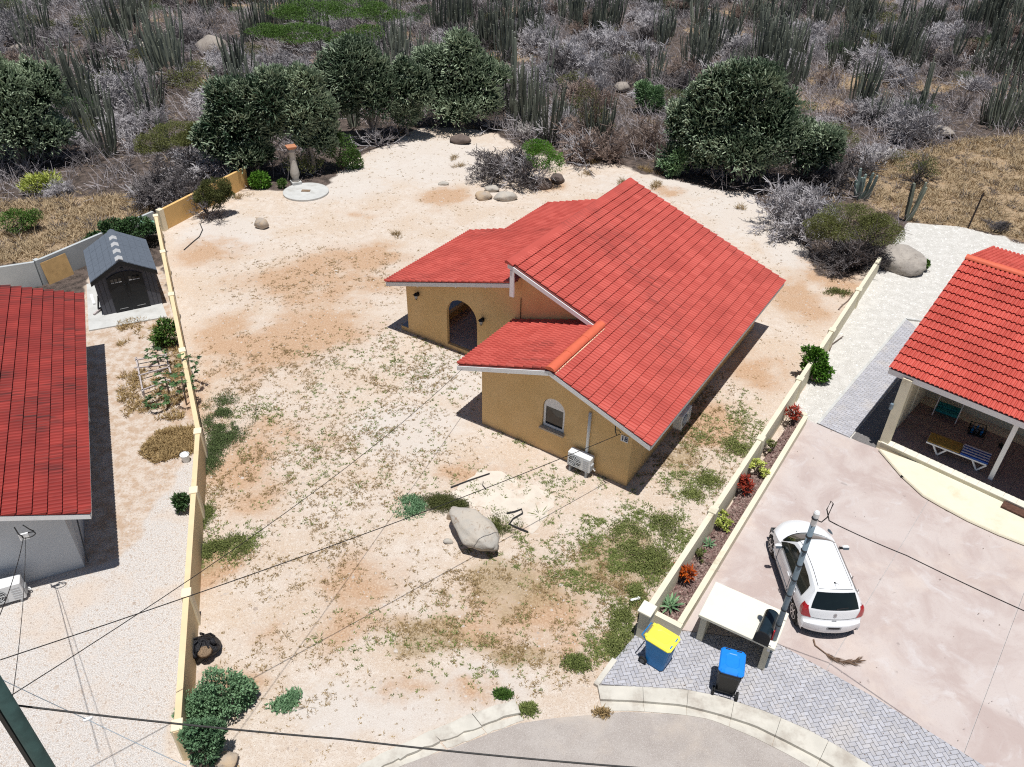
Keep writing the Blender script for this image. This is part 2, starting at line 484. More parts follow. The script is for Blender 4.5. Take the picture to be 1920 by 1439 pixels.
DRYVEG = [ell(*e) for e in [(930, 1100, 190, 80), (1130, 1060, 130, 100), (1280, 860, 70, 80), (1200, 1150, 40, 60), (1180, 1040, 100, 80), (820, 1190, 150, 60), (1000, 1230, 130, 45), (310, 810, 50, 45), (400, 1030, 50, 60)]]
xs = np.concatenate([[-700, -350, -180, -110], np.arange(-80, -26, 1.2), np.arange(-26, 26.01, .24), np.arange(27, 80, 1.2), [110, 180, 350, 700]])
ys = np.concatenate([[-400, -120, -40, -10], np.arange(0, 7, 1.0), np.arange(7, 48, .24), np.arange(48, 130, .9), [150, 200, 320, 700, 1500]])
X, Y = np.meshgrid(xs, ys)
wx = X + (vnoise(X, Y, .9, 3) - .5) * 1.1; wy = Y + (vnoise(X, Y, .9, 9) - .5) * 1.1
lot = poly_mask(wx, wy, LOT, .35)
lot = np.maximum(lot, poly_mask(X, Y, GL([(370, 800), (330, 1390), (340, 1445), (680, 1445), (960, 1318), (1205, 1185), (1600, 545), (1100, 400), (500, 420), (310, 450)]), .1))
rg = poly_mask(X + (vnoise(X, Y, 1.2, 31) - .5) * .25, Y, RGRAVEL, .12); lg = poly_mask(wx, wy, LGRAVEL, .3); ly = poly_mask(wx, wy, LYARD, .3)
gold = np.maximum(poly_mask(wx, wy, GOLD1, .6), poly_mask(wx, wy, GOLD2, .8))
far_gold = np.clip((vnoise(X, Y, .16, 21, 3) - .60) * 7, 0, 1) * (np.abs(X) < 78) * (Y < 125)
def ells(L, seed):
    o = np.zeros(X.shape)
    for x, y, a, b in L:
        o = np.maximum(o, np.clip(1.15 - np.sqrt(((wx - x) / a) ** 2 + ((wy - y) / b) ** 2), 0, 1))
    return np.clip(o * 1.25 * np.clip(vnoise(X, Y, .55, seed, 4) * 2.4 - .45, .1, 1.1), 0, 1)
white = np.clip(np.maximum.reduce([np.clip(1.3 - np.sqrt(((wx - x) / a) ** 2 + ((wy - y) / b_) ** 2), 0, 1) for x, y, a, b_ in [ell(*e) for e in ((800, 300, 170, 60), (640, 345, 120, 40), (1250, 350, 160, 30), (1400, 400, 120, 60), (420, 440, 110, 50), (860, 700, 120, 60), (1490, 470, 70, 60), (700, 1330, 200, 70), (900, 1290, 120, 40), (760, 800, 130, 60))]]), 0, 1)
orange = ells(ORANGE, 5); dry = ells(DRYVEG, 15)
brush = np.clip(1 - lot - rg - lg - ly, 0, 1) * np.clip((Y - 24 - .25 * np.abs(X)) / 3, 0, 1)
Z = brush * (vnoise(X, Y, .35, 4, 3) - .5) * .35 * np.clip((Y - 36) / 8, 0, 1)
Z += np.clip(Y - 60, 0, 90) * .012
me = bpy.data.meshes.new('ground')
ny, nx = X.shape
idx = np.arange(nx * ny).reshape(ny, nx)
Q4 = np.stack([idx[:-1, :-1], idx[:-1, 1:], idx[1:, 1:], idx[1:, :-1]], -1).reshape(-1, 4)
gk = NT('ground_soil'); gk.set(Roughness=.95); gk.b.inputs['Specular IOR Level'].default_value = .1
me = np_mesh('ground', np.stack([X, Y, Z], -1).reshape(-1, 3), [Q4], gk.m, smooth=True)
for nm, a in (('w_white', white), ('w_orange', orange), ('w_dry', dry), ('w_brush', brush), ('w_gold', np.clip(np.maximum(gold, far_gold * brush * .8), 0, 1)), ('w_rg', rg), ('w_lg', lg), ('w_ly', ly)):
    at = me.attributes.new(nm, 'FLOAT', 'POINT'); at.data.foreach_set('value', a.astype(np.float32).ravel())
k = gk
fine = k.noise(16, 6, .75); mid = k.noise(2.6, 6, .65); big = k.noise(.45, 4, .6); vf = k.noise(38, 3, .7)
sand = k.mix(k.ramp(mid, .35, .68), (.555, .46, .375), (.635, .56, .485))
sand = k.mix(k.ramp(big, .42, .62), sand, (.555, .445, .345))
sand = k.mix(k.math('MULTIPLY', k.ramp(k.noise(9, 6, .8), .48, .62), .5), sand, (.69, .62, .54))
sand = k.mix(k.math('MULTIPLY', k.ramp(k.noise(14, 5, .8), .55, .68), .45), sand, (.40, .30, .22))
sand = k.mix(k.ramp(fine, .54, .66), sand, (.71, .65, .58))
sand = k.mix(k.math('MULTIPLY', k.ramp(vf, .54, .64), .8), sand, (.30, .215, .155))
ww = k.ramp(k.math('ADD', k.attr('w_white'), k.math('MULTIPLY', k.math('SUBTRACT', mid, .5), .7)), .2, .8)
sand = k.mix(k.math('MULTIPLY', ww, .6), sand, k.mix(k.ramp(vf, .42, .62), (.50, .46, .42), (.72, .685, .645)))
orc = k.mix(k.ramp(fine, .4, .65), (.40, .245, .145), (.56, .395, .265))
orc = k.mix(k.math('MULTIPLY', k.ramp(vf, .55, .7), .5), orc, (.72, .60, .48))
wo = k.ramp(k.math('ADD', k.attr('w_orange'), k.math('MULTIPLY', k.math('SUBTRACT', mid, .5), 1.1)), .1, .95)
sand = k.mix(k.math('MULTIPLY', wo, .95), sand, orc)
dv = k.mix(k.ramp(fine, .4, .62), (.24, .17, .085), (.44, .33, .20))
wd = k.ramp(k.math('ADD', k.attr('w_dry'), k.math('MULTIPLY', k.math('SUBTRACT', fine, .5), 1.3)), .35, .8)
sand = k.mix(k.math('MULTIPLY', wd, .75), sand, dv)
bro = k.mix(k.ramp(mid, .35, .65), (.042, .034, .030), (.125, .096, .082))
bro = k.mix(k.ramp(fine, .5, .7), bro, (.22, .175, .145))
gol = k.mix(k.ramp(fine, .35, .65), (.22, .155, .095), (.46, .345, .225))
gol = k.mix(k.ramp(mid, .5, .75), gol, (.28, .17, .08))
bro = k.mix(k.ramp(k.math('ADD', k.attr('w_gold'), k.math('MULTIPLY', k.math('SUBTRACT', mid, .5), .8)), .3, .7), bro, gol)
o = k.mix(k.ramp(k.math('ADD', k.attr('w_brush'), k.math('MULTIPLY', k.math('SUBTRACT', mid, .5), .6)), .35, .65), sand, bro)
rgc = k.mix(k.ramp(vf, .40, .60), (.36, .34, .30), (.68, .66, .62))
rgc = k.mix(k.ramp(mid, .4, .7), rgc, (.62, .60, .56))
o = k.mix(k.ramp(k.attr('w_rg'), .4, .6), o, rgc)
lgc = k.mix(k.ramp(vf, .36, .62), (.38, .345, .315), (.68, .64, .60))
lgc = k.mix(k.math('MULTIPLY', k.ramp(big, .5, .68), .5), lgc, (.58, .45, .34))
o = k.mix(k.ramp(k.attr('w_lg'), .3, .7), o, lgc)
lyc = k.mix(k.ramp(mid, .38, .6), (.46, .34, .25), (.58, .50, .43))
lyc = k.mix(k.ramp(fine, .52, .66), lyc, (.34, .24, .14))
o = k.mix(k.ramp(k.attr('w_ly'), .3, .7), o, lyc)
k.col(o)
hsum = k.math('ADD', k.math('MULTIPLY', vf, .6), k.math('ADD', fine, k.math('MULTIPLY', mid, 1.5)))
k.bump(hsum, .55, .05)
ground = link('ground', me); tag(ground, 'pale pinkish sand lot running into brown scrub soil', kind='structure')

# ------------------------------------------------------------------ road, kerb, paving, driveway
rk = NT('asphalt'); rk.set(Roughness=.9)
o = rk.mix(rk.ramp(rk.noise(1.1, 5), .35, .7), (.34, .30, .27), (.41, .37, .335))
o = rk.mix(rk.ramp(rk.noise(45, 3, .7), .5, .66), o, (.47, .43, .40))
o = rk.mix(rk.ramp(rk.noise(60, 3, .7), .56, .7), o, (.20, .175, .16))
o = rk.mix(rk.math('MULTIPLY', rk.ramp(rk.noise(.5, 4), .5, .7), .6), o, (.50, .43, .36))
rk.col(o); rk.bump(rk.noise(50, 4), .5, .02)
ASPH = [(560, 1495), (640, 1465), (740, 1437), (840, 1406), (923, 1374), (973, 1357), (1040, 1347), (1107, 1341), (1173, 1335), (1280, 1341), (1333, 1350), (1413, 1383), (1480, 1417), (1560, 1462), (1660, 1530), (1800, 1650), (1300, 1900), (500, 1900)]
b = MB(); b.prism([GL(ASPH)], -.02, .006)
road = b.build('road', rk.m); tag(road, 'worn grey asphalt turning circle', kind='structure')

def lerp(a, b, t): return (a[0] + (b[0] - a[0]) * t, a[1] + (b[1] - a[1]) * t)
def resample(pts, step):
    out = [pts[0]]; acc = 0
    d = [0]
    for i in range(1, len(pts)): d.append(d[-1] + math.hypot(pts[i][0] - pts[i - 1][0], pts[i][1] - pts[i - 1][1]))
    n = max(1, round(d[-1] / step)); out = []
    for q in range(n + 1):
        s = d[-1] * q / n; i = 1
        while i < len(d) - 1 and d[i] < s: i += 1
        out.append(lerp(pts[i - 1], pts[i], (s - d[i - 1]) / max(1e-9, d[i] - d[i - 1])))
    return out
def kerb_run(parent, outer_px, step_px, inner_px, L, zt, jitter=0.0, skip=()):
    """kerb stones with a raised top and a flat gutter slab in front of them"""
    A, B, C = (resample(GL(q), .25) for q in (outer_px, step_px, inner_px))
    n = max(1, round(sum(math.hypot(A[i + 1][0] - A[i][0], A[i + 1][1] - A[i][1]) for i in range(len(A) - 1)) / L))
    def at(P, t):
        t = min(max(t, 0), 1) * (len(P) - 1); i = min(int(t), len(P) - 2); return lerp(P[i], P[i + 1], t - i)
    for i in range(n):
        if i in skip: continue
        t0, t1 = i / n + .0004, (i + 1) / n - .0004
        for nm, P0, P1, z in (('kerb_stone', A, B, zt), ('gutter_slab', B, C, .02)):
            m = MB(); K = 5
            jit = rnd.uniform(-jitter, jitter)
            ring = [at(P0, t0 + (t1 - t0) * q / K) for q in range(K + 1)] + [at(P1, t0 + (t1 - t0) * q / K) for q in range(K, -1, -1)]
            if jitter:
                ring = [(x + rnd.uniform(-.03, .03), y + rnd.uniform(-.03, .03)) for x, y in ring]
            if sum(ring[q][0] * ring[(q + 1) % len(ring)][1] - ring[(q + 1) % len(ring)][0] * ring[q][1] for q in range(len(ring))) < 0: ring.reverse()
            cx = sum(p[0] for p in ring) / len(ring); cy = sum(p[1] for p in ring) / len(ring)
            m.prism([[(cx + (x - cx) * .999, cy + (y - cy) * .999) for x, y in ring]], -.05, z + jit)
            m.build(nm, mt['kerb'], parent)
kerb = empty('kerb', G(1280, 1330), label='pale concrete kerb round the turning circle', kind='structure')
kerb.location = (0, 0, 0)
kerb_run(kerb, [(1120, 1290), (1180, 1292), (1280, 1297), (1347, 1310), (1437, 1340), (1513, 1373), (1580, 1410), (1640, 1447), (1720, 1500), (1830, 1590)],
         [(1125, 1316), (1185, 1318), (1280, 1326), (1347, 1343), (1413, 1364), (1480, 1397), (1537, 1427), (1590, 1460), (1690, 1530), (1800, 1620)],
         [(1130, 1334), (1190, 1334), (1280, 1341), (1333, 1350), (1413, 1383), (1480, 1417), (1530, 1446), (1575, 1473), (1660, 1532), (1780, 1640)], 1.1, .11)
kerb_run(kerb, [(963, 1317), (903, 1335), (827, 1364), (740, 1405), (673, 1440), (560, 1500)], [(975, 1340), (920, 1357), (845, 1386), (760, 1421), (690, 1455), (590, 1505)],
         [(985, 1350), (930, 1370), (853, 1399), (770, 1432), (700, 1460), (600, 1515)], 1.1, .09, .012)

pk = NT('paver_grey'); pk.set(Roughness=.85)
v = pk.math('FRACT', pk.math('ADD', pk.rand(), pk.attr('tone')))
o = pk.mix(v, (.35, .35, .38), (.455, .455, .49))
o = pk.mix(pk.ramp(pk.noise(14, 5), .4, .75), o, (.38, .36, .35))
o = pk.mix(pk.math('MULTIPLY', pk.ramp(pk.noise(.9, 4), .48, .7), .55), o, (.50, .46, .42))
pk.col(o); pk.bump(pk.noise(50, 3), .25, .01)
mt['paver'] = pk.m
mt['joint_sand'] = plain('joint_sand', (.42, .41, .41), .95, var=.2, scale=20)
def inside(p, poly):
    c = False
    for i in range(len(poly)):
        x0, y0 = poly[i]; x1, y1 = poly[i - 1]
        if (y0 > p[1]) != (y1 > p[1]) and p[0] < (x1 - x0) * (p[1] - y0) / (y1 - y0) + x0: c = not c
    return c
def clip_poly(sub, clip):
    """Sutherland-Hodgman, convex clip polygon, both counter-clockwise"""
    for i in range(len(clip)):
        a, b_ = clip[i], clip[(i + 1) % len(clip)]
        side = lambda p: (b_[0] - a[0]) * (p[1] - a[1]) - (b_[1] - a[1]) * (p[0] - a[0])
        out = []
        for j in range(len(sub)):
            p, q = sub[j - 1], sub[j]; sp, sq = side(p), side(q)
            if (sp >= 0) != (sq >= 0): out.append(lerp(p, q, sp / (sp - sq)))
            if sq >= 0: out.append(q)
        sub = out
        if len(sub) < 3: return []
    return sub
def ccw(P):
    return P if sum(P[i][0] * P[(i + 1) % len(P)][1] - P[(i + 1) % len(P)][0] * P[i][1] for i in range(len(P))) > 0 else P[::-1]
def pave(parent, poly, ang, w, h, z, pattern, near):
    """w is the long side; pieces cut to the outline"""
    poly = ccw(poly)
    px = [p[0] for p in poly]; py = [p[1] for p in poly]
    cx, cy = sum(px) / len(px), sum(py) / len(py)
    ca, sa = math.cos(ang), math.sin(ang); R = max(math.hypot(x - cx, y - cy) for x, y in poly) + 1
    items = []; N = int(R / h) + 2
    rects = []
    if pattern == 'herring':
        for i in range(-N, N):
            for j in range(-N, N):
                if (i - j) % 4 == 0: rects.append((i * h, j * h, w, h))
                elif (i - j) % 4 == 3: rects.append((i * h, j * h - 0, h, w))
    else:
        for j in range(-N, N):
            for i in range(-N, N):
                rects.append((i * w + (j % 2) * w / 2, j * h, w, h))
    for (x, y, a, c) in rects:
        g = .004
        q = [(x + g, y + g), (x + a - g, y + g), (x + a - g, y + c - g), (x + g, y + c - g)]
        q = [(cx + X_ * ca - Y_ * sa, cy + X_ * sa + Y_ * ca) for X_, Y_ in q]
        m = (sum(p[0] for p in q) / 4, sum(p[1] for p in q) / 4)
        if math.hypot(m[0] - cx, m[1] - cy) > R: continue
        full = all(inside(p, poly) for p in q)
        if not full:
            q = clip_concave(q, poly)
            if len(q) < 3: continue
            ar = abs(sum(q[i][0] * q[(i + 1) % len(q)][1] - q[(i + 1) % len(q)][0] * q[i][1] for i in range(len(q)))) / 2
            if ar < .1 * w * h: continue
            m = (sum(p[0] for p in q) / len(q), sum(p[1] for p in q) / len(q))
        items.append((math.hypot(m[0] - near[0], m[1] - near[1]), m, q, full, a > c))
    items.sort(key=lambda t: t[0])
    protos = {}; rest = MB(); tones = []
    for n_, (d, m, q, full, horiz) in enumerate(items):
        zz = z + rnd.uniform(-.003, .003)
        if n_ < 295:
            if full and horiz in protos:
                o = link('paver', protos[horiz], parent); o.location = (m[0], m[1], zz)
            else:
                mm = MB(); e = [lerp(p, m, .03) for p in q]
                mm.add([(p[0] - m[0], p[1] - m[1], -.05) for p in q] + [(p[0] - m[0], p[1] - m[1], -.006) for p in q] + [(p[0] - m[0], p[1] - m[1], 0) for p in e],
                       [[i, (i + 1) % len(q), len(q) + (i + 1) % len(q), len(q) + i] for i in range(len(q))] + [[len(q) + i, len(q) + (i + 1) % len(q), 2 * len(q) + (i + 1) % len(q), 2 * len(q) + i] for i in range(len(q))] + [[2 * len(q) + i for i in range(len(q))]])
                o = mm.build('paver', mt['paver'], parent); o.location = (m[0], m[1], zz)
                if full: protos[horiz] = o.data
        else:
            L = len(q); e = [lerp(p, m, .03) for p in q]
            rest.add([(p[0], p[1], zz - .05) for p in q] + [(p[0], p[1], zz - .006) for p in q] + [(p[0], p[1], zz) for p in e],
                     [[i, (i + 1) % L, L + (i + 1) % L, L + i] for i in range(L)] + [[L + i, L + (i + 1) % L, 2 * L + (i + 1) % L, 2 * L + i] for i in range(L)] + [[2 * L + i for i in range(L)]])
            tones += [rnd.random()] * (3 * L)
    if rest.v:
        o = rest.build('pavers', mt['paver'], parent); o['kind'] = 'stuff'
        a = o.data.attributes.new('tone', 'FLOAT', 'POINT'); a.data.foreach_set('value', tones)
def clip_concave(q, poly):
    # q is convex: clip the outline polygon by it, good for outlines that are nearly convex at paver scale
    r = clip_poly(poly, ccw(q))
    return r
PAVE = [(1123, 1286), (1150, 1243), (1204, 1178), (1230, 1186), (1277, 1186), (1452, 1207), (1640, 1312), (1847, 1442), (2000, 1540), (1830, 1588), (1720, 1498), (1640, 1445), (1580, 1408), (1513, 1371), (1437, 1338), (1347, 1308), (1280, 1295), (1180, 1290)]
paving = empty('paving', (0, 0, 0), label='grey block paving in front of the driveway', kind='structure')
m = MB(); m.prism([ccw(GL(PAVE))], -.04, .05); m.build('joint_bed', mt['joint_sand'], paving)
pave(paving, GL(PAVE), math.radians(12), .21, .105, .075, 'herring', (8.0, 10.5))
m = MB(); pa = G(1117, 1288); pb = G(1152, 1240); m.bar((pa.x, pa.y, .05), (pb.x, pb.y, .05), .14, .1); m.build('edging', mt['kerb'], paving)

# path beside the right house
PATH = [(1699, 601), (1535, 797), (1592, 823), (1742, 640)]
pathway = empty('path', (0, 0, 0), label='grey paved strip beside the right house', kind='structure')
m = MB(); m.prism([ccw(GL(PATH))], -.04, .04); m.build('joint_bed', mt['joint_sand'], pathway)
d_ = (G(1699, 601) - G(1535, 797)); ang = math.atan2(d_.y, d_.x)
pave(pathway, GL(PATH), ang + math.pi / 2, .24, .12, .065, 'run', (11.5, 22.5))
m = MB(); q0, q1 = G(1533, 797), G(1698, 600); m.bar((q0.x, q0.y, .035), (q1.x, q1.y, .035), .10, .085)
q2 = G(1745, 606); m.bar((q1.x, q1.y, .035), (q2.x, q2.y, .035), .10, .085); m.build('edging', mt['concrete'], pathway)
m = MB(); m.prism([ccw(GL([(1596, 822), (1746, 640), (1800, 660), (1690, 800), (1640, 842)]))], -.02, .012)  # strip coloured dark to stand for the roof's shade on the gravel
tag(m.build('gravel_shade_strip', plain('gravel_eave_shade', (.16, .15, .145), .95, var=.3, scale=30)), 'gravel strip coloured dark for the shade under the right house eave', kind='structure')

# driveway slabs
dk = NT('stained_concrete'); dk.set(Roughness=.75)
o = dk.mix(dk.ramp(dk.noise(.55, 6, .62, dist=.8), .36, .62), (.42, .34, .312), (.50, .435, .405))
o = dk.mix(dk.math('MULTIPLY', dk.ramp(dk.noise(.9, 7, .7, dist=1.2), .52, .72), .8), o, (.54, .50, .485))
o = dk.mix(dk.math('MULTIPLY', dk.ramp(dk.noise(1.6, 7, .72, dist=1.6), .56, .74), .55), o, (.39, .30, .275))
o = dk.mix(dk.math('MULTIPLY', dk.ramp(dk.noise(.35, 5, .65), .54, .68), .45), o, (.55, .46, .40))
o = dk.mix(dk.math('MULTIPLY', dk.ramp(dk.noise(25, 3), .58, .7), .25), o, (.30, .24, .22))
o = dk.mix(dk.math('MULTIPLY', dk.ramp(dk.noise(2.2, 3, .5), .70, .76), .5), o, (.22, .18, .165))
o = dk.mix(dk.math('MULTIPLY', dk.ramp(dk.noise(1.0, 3, .6, stretch=(3.0, .25, 1.0, 1.35)), .62, .8), .3), o, (.33, .27, .255))
dk.col(o); dk.bump(dk.noise(20, 5), .12, .01)
mt['drive'] = dk.m
DRIVE = ccw(GL([(1277, 1184), (1452, 1206), (1640, 1311), (1847, 1441), (2000, 1539), (2300, 1500), (2300, 1120), (1921, 1024), (1870, 1004), (1813, 978), (1773, 961), (1730, 931), (1690, 894), (1647, 845), (1592, 824), (1535, 799), (1514, 790)]))
driveway = empty('driveway', (0, 0, 0), label='pinkish stained concrete driveway with joints', kind='structure')
J1a, J1b = G(1725, 965), G(1560, 1240); J2a, J2b = G(1920, 1110), G(1815, 1390)
def half(P, a, b_, sgn, gap):
    d = Vector((b_.x - a.x, b_.y - a.y)).normalized(); n = Vector((-d.y, d.x)) * sgn
    big_ = [a.xy - d * 60 + n * gap, a.xy + d * 60 + n * gap, a.xy + d * 60 + n * 60, a.xy - d * 60 + n * 60]
    return clip_poly(P, ccw([tuple(p) for p in big_]))
gp = .008
s1 = half(DRIVE, J1a, J1b, -1, gp); s23 = half(DRIVE, J1a, J1b, 1, gp)
s2 = half(s23, J2a, J2b, -1, gp); s3 = half(s23, J2a, J2b, 1, gp)
for sl_ in (s1, s2, s3):
    if len(sl_) > 2:
        m = MB(); m.prism([ccw(sl_)], -.04, .055); m.build('slab', mt['drive'], driveway)
m = MB(); m.prism([ccw([lerp(p, (9, 16), .002) for p in DRIVE])], -.05, .03); m.build('base', mt['joint_sand'], driveway)

# ------------------------------------------------------------------ tiled roofs
def tile_mesh(name, mat, w, L, rolls=2, amp=.045, lip=.05):
    """one interlocking roof tile, x along the eave, y up the slope"""
    m = MB(); pr = []
    for q in range(rolls):
        for f, h in ((0, 0), (.20, .06), (.34, .80), (.58, 1.0), (.86, .86)):
            pr.append(((q + f) / rolls * w - w / 2, amp * h))
    pr.append((w / 2, 0.0)); n = len(pr) - 1
    vs = [(x, 0, z + lip) for x, z in pr] + [(x, L + .05, z + .002) for x, z in pr] + [(x, .035, z - .004) for x, z in pr]
    k_ = n + 1; fs = []
    for i in range(n):
        fs.append([i, i + 1, k_ + i + 1, k_ + i]); fs.append([2 * k_ + i, 2 * k_ + i + 1, i + 1, i])
    fs.append([2 * k_, 0, k_]); fs.append([n, 2 * k_ + n, k_ + n])
    m.smooth = False
    m.add(vs, fs)
    return m.mesh(name, mat)
def lay_tiles(specs, parent, mat, frame, budget, w=.30, amp=.042, course=None, lip=.06):
    """specs: (origin, eave dir, up-slope dir, n columns, n rows, test(col, row)) in the house frame;
    the tiles nearest the camera are separate objects, the others one part"""
    base = tile_mesh('roof_tile', mat, w, course or .344, amp=amp, lip=lip)
    allt = []
    for (o, ex, uy, nc, nr, L, ok) in specs:
        ex, uy = Vector(ex).normalized(), Vector(uy).normalized(); nz = ex.cross(uy)
        for r in range(nr):
            for c in range(nc):
                if ok and not ok(c, r): continue
                p = Vector(o) + ex * ((c + .5) * w) + uy * (r * L)
                R = Matrix((ex, uy, nz)).transposed() @ Matrix.Rotation(rnd.uniform(-.004, .004), 3, 'Z')
                allt.append((p + nz * rnd.uniform(0, .003), R))
    Fi = frame
    allt.sort(key=lambda t: ((Fi @ t[0]) - Vector((0, 0, CAM_Z))).length)
    bv = np.array([v.co[:] for v in base.vertices]); bf = [list(p.vertices) for p in base.polygons]
    V = []; F = []; T = []; n = 0
    for i, (p, R) in enumerate(allt):
        if i < budget:
            o = link('roof_tile', base, parent)
            o.matrix_local = Matrix.Translation(p) @ R.to_4x4()
        else:
            V.append(bv @ np.array(R).T + np.array(p)); T += [rnd.random()] * len(bv)
            F += [[q + n for q in f] for f in bf]; n += len(bv)
    if V:
        me = bpy.data.meshes.new('roof_tiles'); me.from_pydata(np.concatenate(V).tolist(), [], F); me.materials.append(mat)
        a = me.attributes.new('tone', 'FLOAT', 'POINT'); a.data.foreach_set('value', T)
        o = link('roof_tiles', me, parent); o['kind'] = 'stuff'
def ridge_caps(parent, a, b_, r, mat, L=.42, n=7, flat=.75):
    a, b_ = Vector(a), Vector(b_); d = (b_ - a); T = d.length; d.normalize()
    x = d.cross(Vector((0, 0, 1))).normalized(); z = x.cross(d)
    N = round(T / L); L = T / N
    m = MB(); m.smooth = True
    vs = []
    for yy, rr in ((0, r * 1.1), (L * 1.06, r)):
        for q in range(n + 1):
            t = math.pi * q / n
            vs.append(x * (math.cos(t) * rr) + d * yy + z * (math.sin(t) * rr * flat))
    k_ = n + 1
    m.add(vs, [[i + 1, i, k_ + i, k_ + i + 1] for i in range(n)]); m.smooth = False
    m.add([vs[i] for i in range(k_)] , [list(range(k_))])
    me = m.mesh('ridge_tile', mat)
    for i in range(N):
        o = link('ridge_tile', me, parent); o.location = a + d * (i * L)

# ------------------------------------------------------------------ main house
Q0 = Vector((-1.05, 22.51, 0))
K = .362
house = empty('house', Q0, -AZ, 'yellow bungalow with red tiled roofs and arched porch in the bare lot', 'house')
HF = Matrix.Translation(Q0) @ Matrix.Rotation(-AZ, 4, 'Z')
zr = lambda u: 3.74 - K * (u - 2.9)          # right hand slope
zl = lambda u: 3.74 - .34 * (2.9 - u)        # left slope of the front wing
KP = .306
zp = lambda u: 2.42 + KP * (u + 6.85)        # porch slope
def arc(cx, cz, rx, rz, n, a0=0.0, a1=math.pi): return [(cx + rx * math.cos(a0 + (a1 - a0) * i / n), cz + rz * math.sin(a0 + (a1 - a0) * i / n)) for i in range(n + 1)]
def vwall(m, loops, v0, v1): m.prism(loops, v0, v1, lambda x, y, h: (x, -h, y))   # wall in a plane of constant v, outline in (u, z)
def uwall(m, loops, u0, u1): m.prism(loops, u0, u1, lambda x, y, h: (h, x, y))    # wall in a plane of constant u, outline in (v, z)
D = .16     # deck drop below tile tops
wloop = [(2.50, 1.08)] + [(3.36, 1.08)] + arc(2.93, 1.93, .43, .43, 10) + []
m = MB()
vwall(m, [[(0, -.1), (5.83, -.1), (5.83, zr(5.83) - D), (2.9, 3.74 - D), (0, zl(0) - D)], [p for p in wloop]], -.15, 0)
m.build('wall', mt['wall_yellow'], house)
m = MB(); uwall(m, [[(.15, -.1), (12.2, -.1), (12.2, zr(5.83) - D), (.15, zr(5.83) - D)]], 5.68, 5.83); m.build('wall', mt['wall_yellow'], house)
m = MB(); uwall(m, [[(.15, -.1), (3.3, -.1), (3.3, zl(0) - D), (.15, zl(0) - D)]], 0, .15); m.build('wall', mt['wall_yellow'], house)
aloop = [(-4.08, .2), (-2.58, .2)] + arc(-3.33, 1.68, .75, .78, 14)
m = MB()
vwall(m, [[(-6.15, -.1), (-.002, -.1), (-.002, zl(0) - D), (2.8, zl(2.8) - D), (2.8, zr(2.8) - D - .02), (-.72, zr(-.72) - D), (-.72, zp(-.72) - D), (-6.15, zp(-6.15) - D)], aloop], -3.45, -3.3)
m.build('wall', mt['wall_yellow'], house)
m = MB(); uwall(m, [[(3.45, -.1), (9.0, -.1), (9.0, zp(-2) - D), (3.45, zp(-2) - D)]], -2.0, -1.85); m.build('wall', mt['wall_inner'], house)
m = MB(); vwall(m, [[(-4.1, -.1), (-2.0, -.1), (-2.0, zp(-2) - D), (-4.1, zp(-4.1) - D)]], -9.15, -9.0)
uwall(m, [[(9.15, -.1), (12.05, -.1), (12.05, zp(-4.1) - D), (9.15, zp(-4.1) - D)]], -4.1, -3.95)
vwall(m, [[(-4.1, -.1), (5.68, -.1), (5.68, zr(5.68) - D), (-.72, zr(-.72) - D), (-.72, zp(-.72) - D), (-4.1, zp(-4.1) - D)]], -12.2, -12.05)
m.build('wall', mt['wall_yellow'], house)
m = MB(); uwall(m, [[(3.45, zp(-.72) - .3), (12.05, zp(-.72) - .3), (12.05, zr(-.72) - D - .01), (3.45, zr(-.72) - D - .01)]], -.72, -.6); m.build('clerestory_wall', mt['wall_yellow'], house)
# porch: floor, step, side opening with pillars, kerb and beam
m = MB(); m.box((-4.08, 6.2, .1), (4.0, 5.4, .2)); m.build('porch_slab', mt['wall_yellow'], house)
pf = MB()
for i in range(10):
    for j in range(13):
        pt = MB(); pt.box((0, 0, 0), (.394, .408, .02))
        if i == j == 0: ptm = pt.mesh('floor_tile', mt['tile_porch'])
        o = link('floor_tile', ptm, house); o.location = (-5.87 + i * .4 , 3.67 + j * .414, .208)
m = MB(); m.box((-6.35, 6.05, .1), (.4, 5.5, .2)); m.build('porch_step', mt['wall_yellow'], house)
m = MB(); m.box((-5.95, 6.05, .214), (1.18, 5.46, .018)); m.build('step_tile', mt['tile_step'], house)
m = MB(); m.box((-6.05, 8.6, 1.1), (.2, .35, 2.2)); m.box((-6.05, 6.1, 2.36), (.16, 5.3, .3)); m.build('porch_pillar', mt['wall_yellow'], house)
m = MB(); m.box((-5.22, 5.9, .36), (.2, 4.6, .32)); m.build('porch_kerb', mt['wall_yellow'], house)
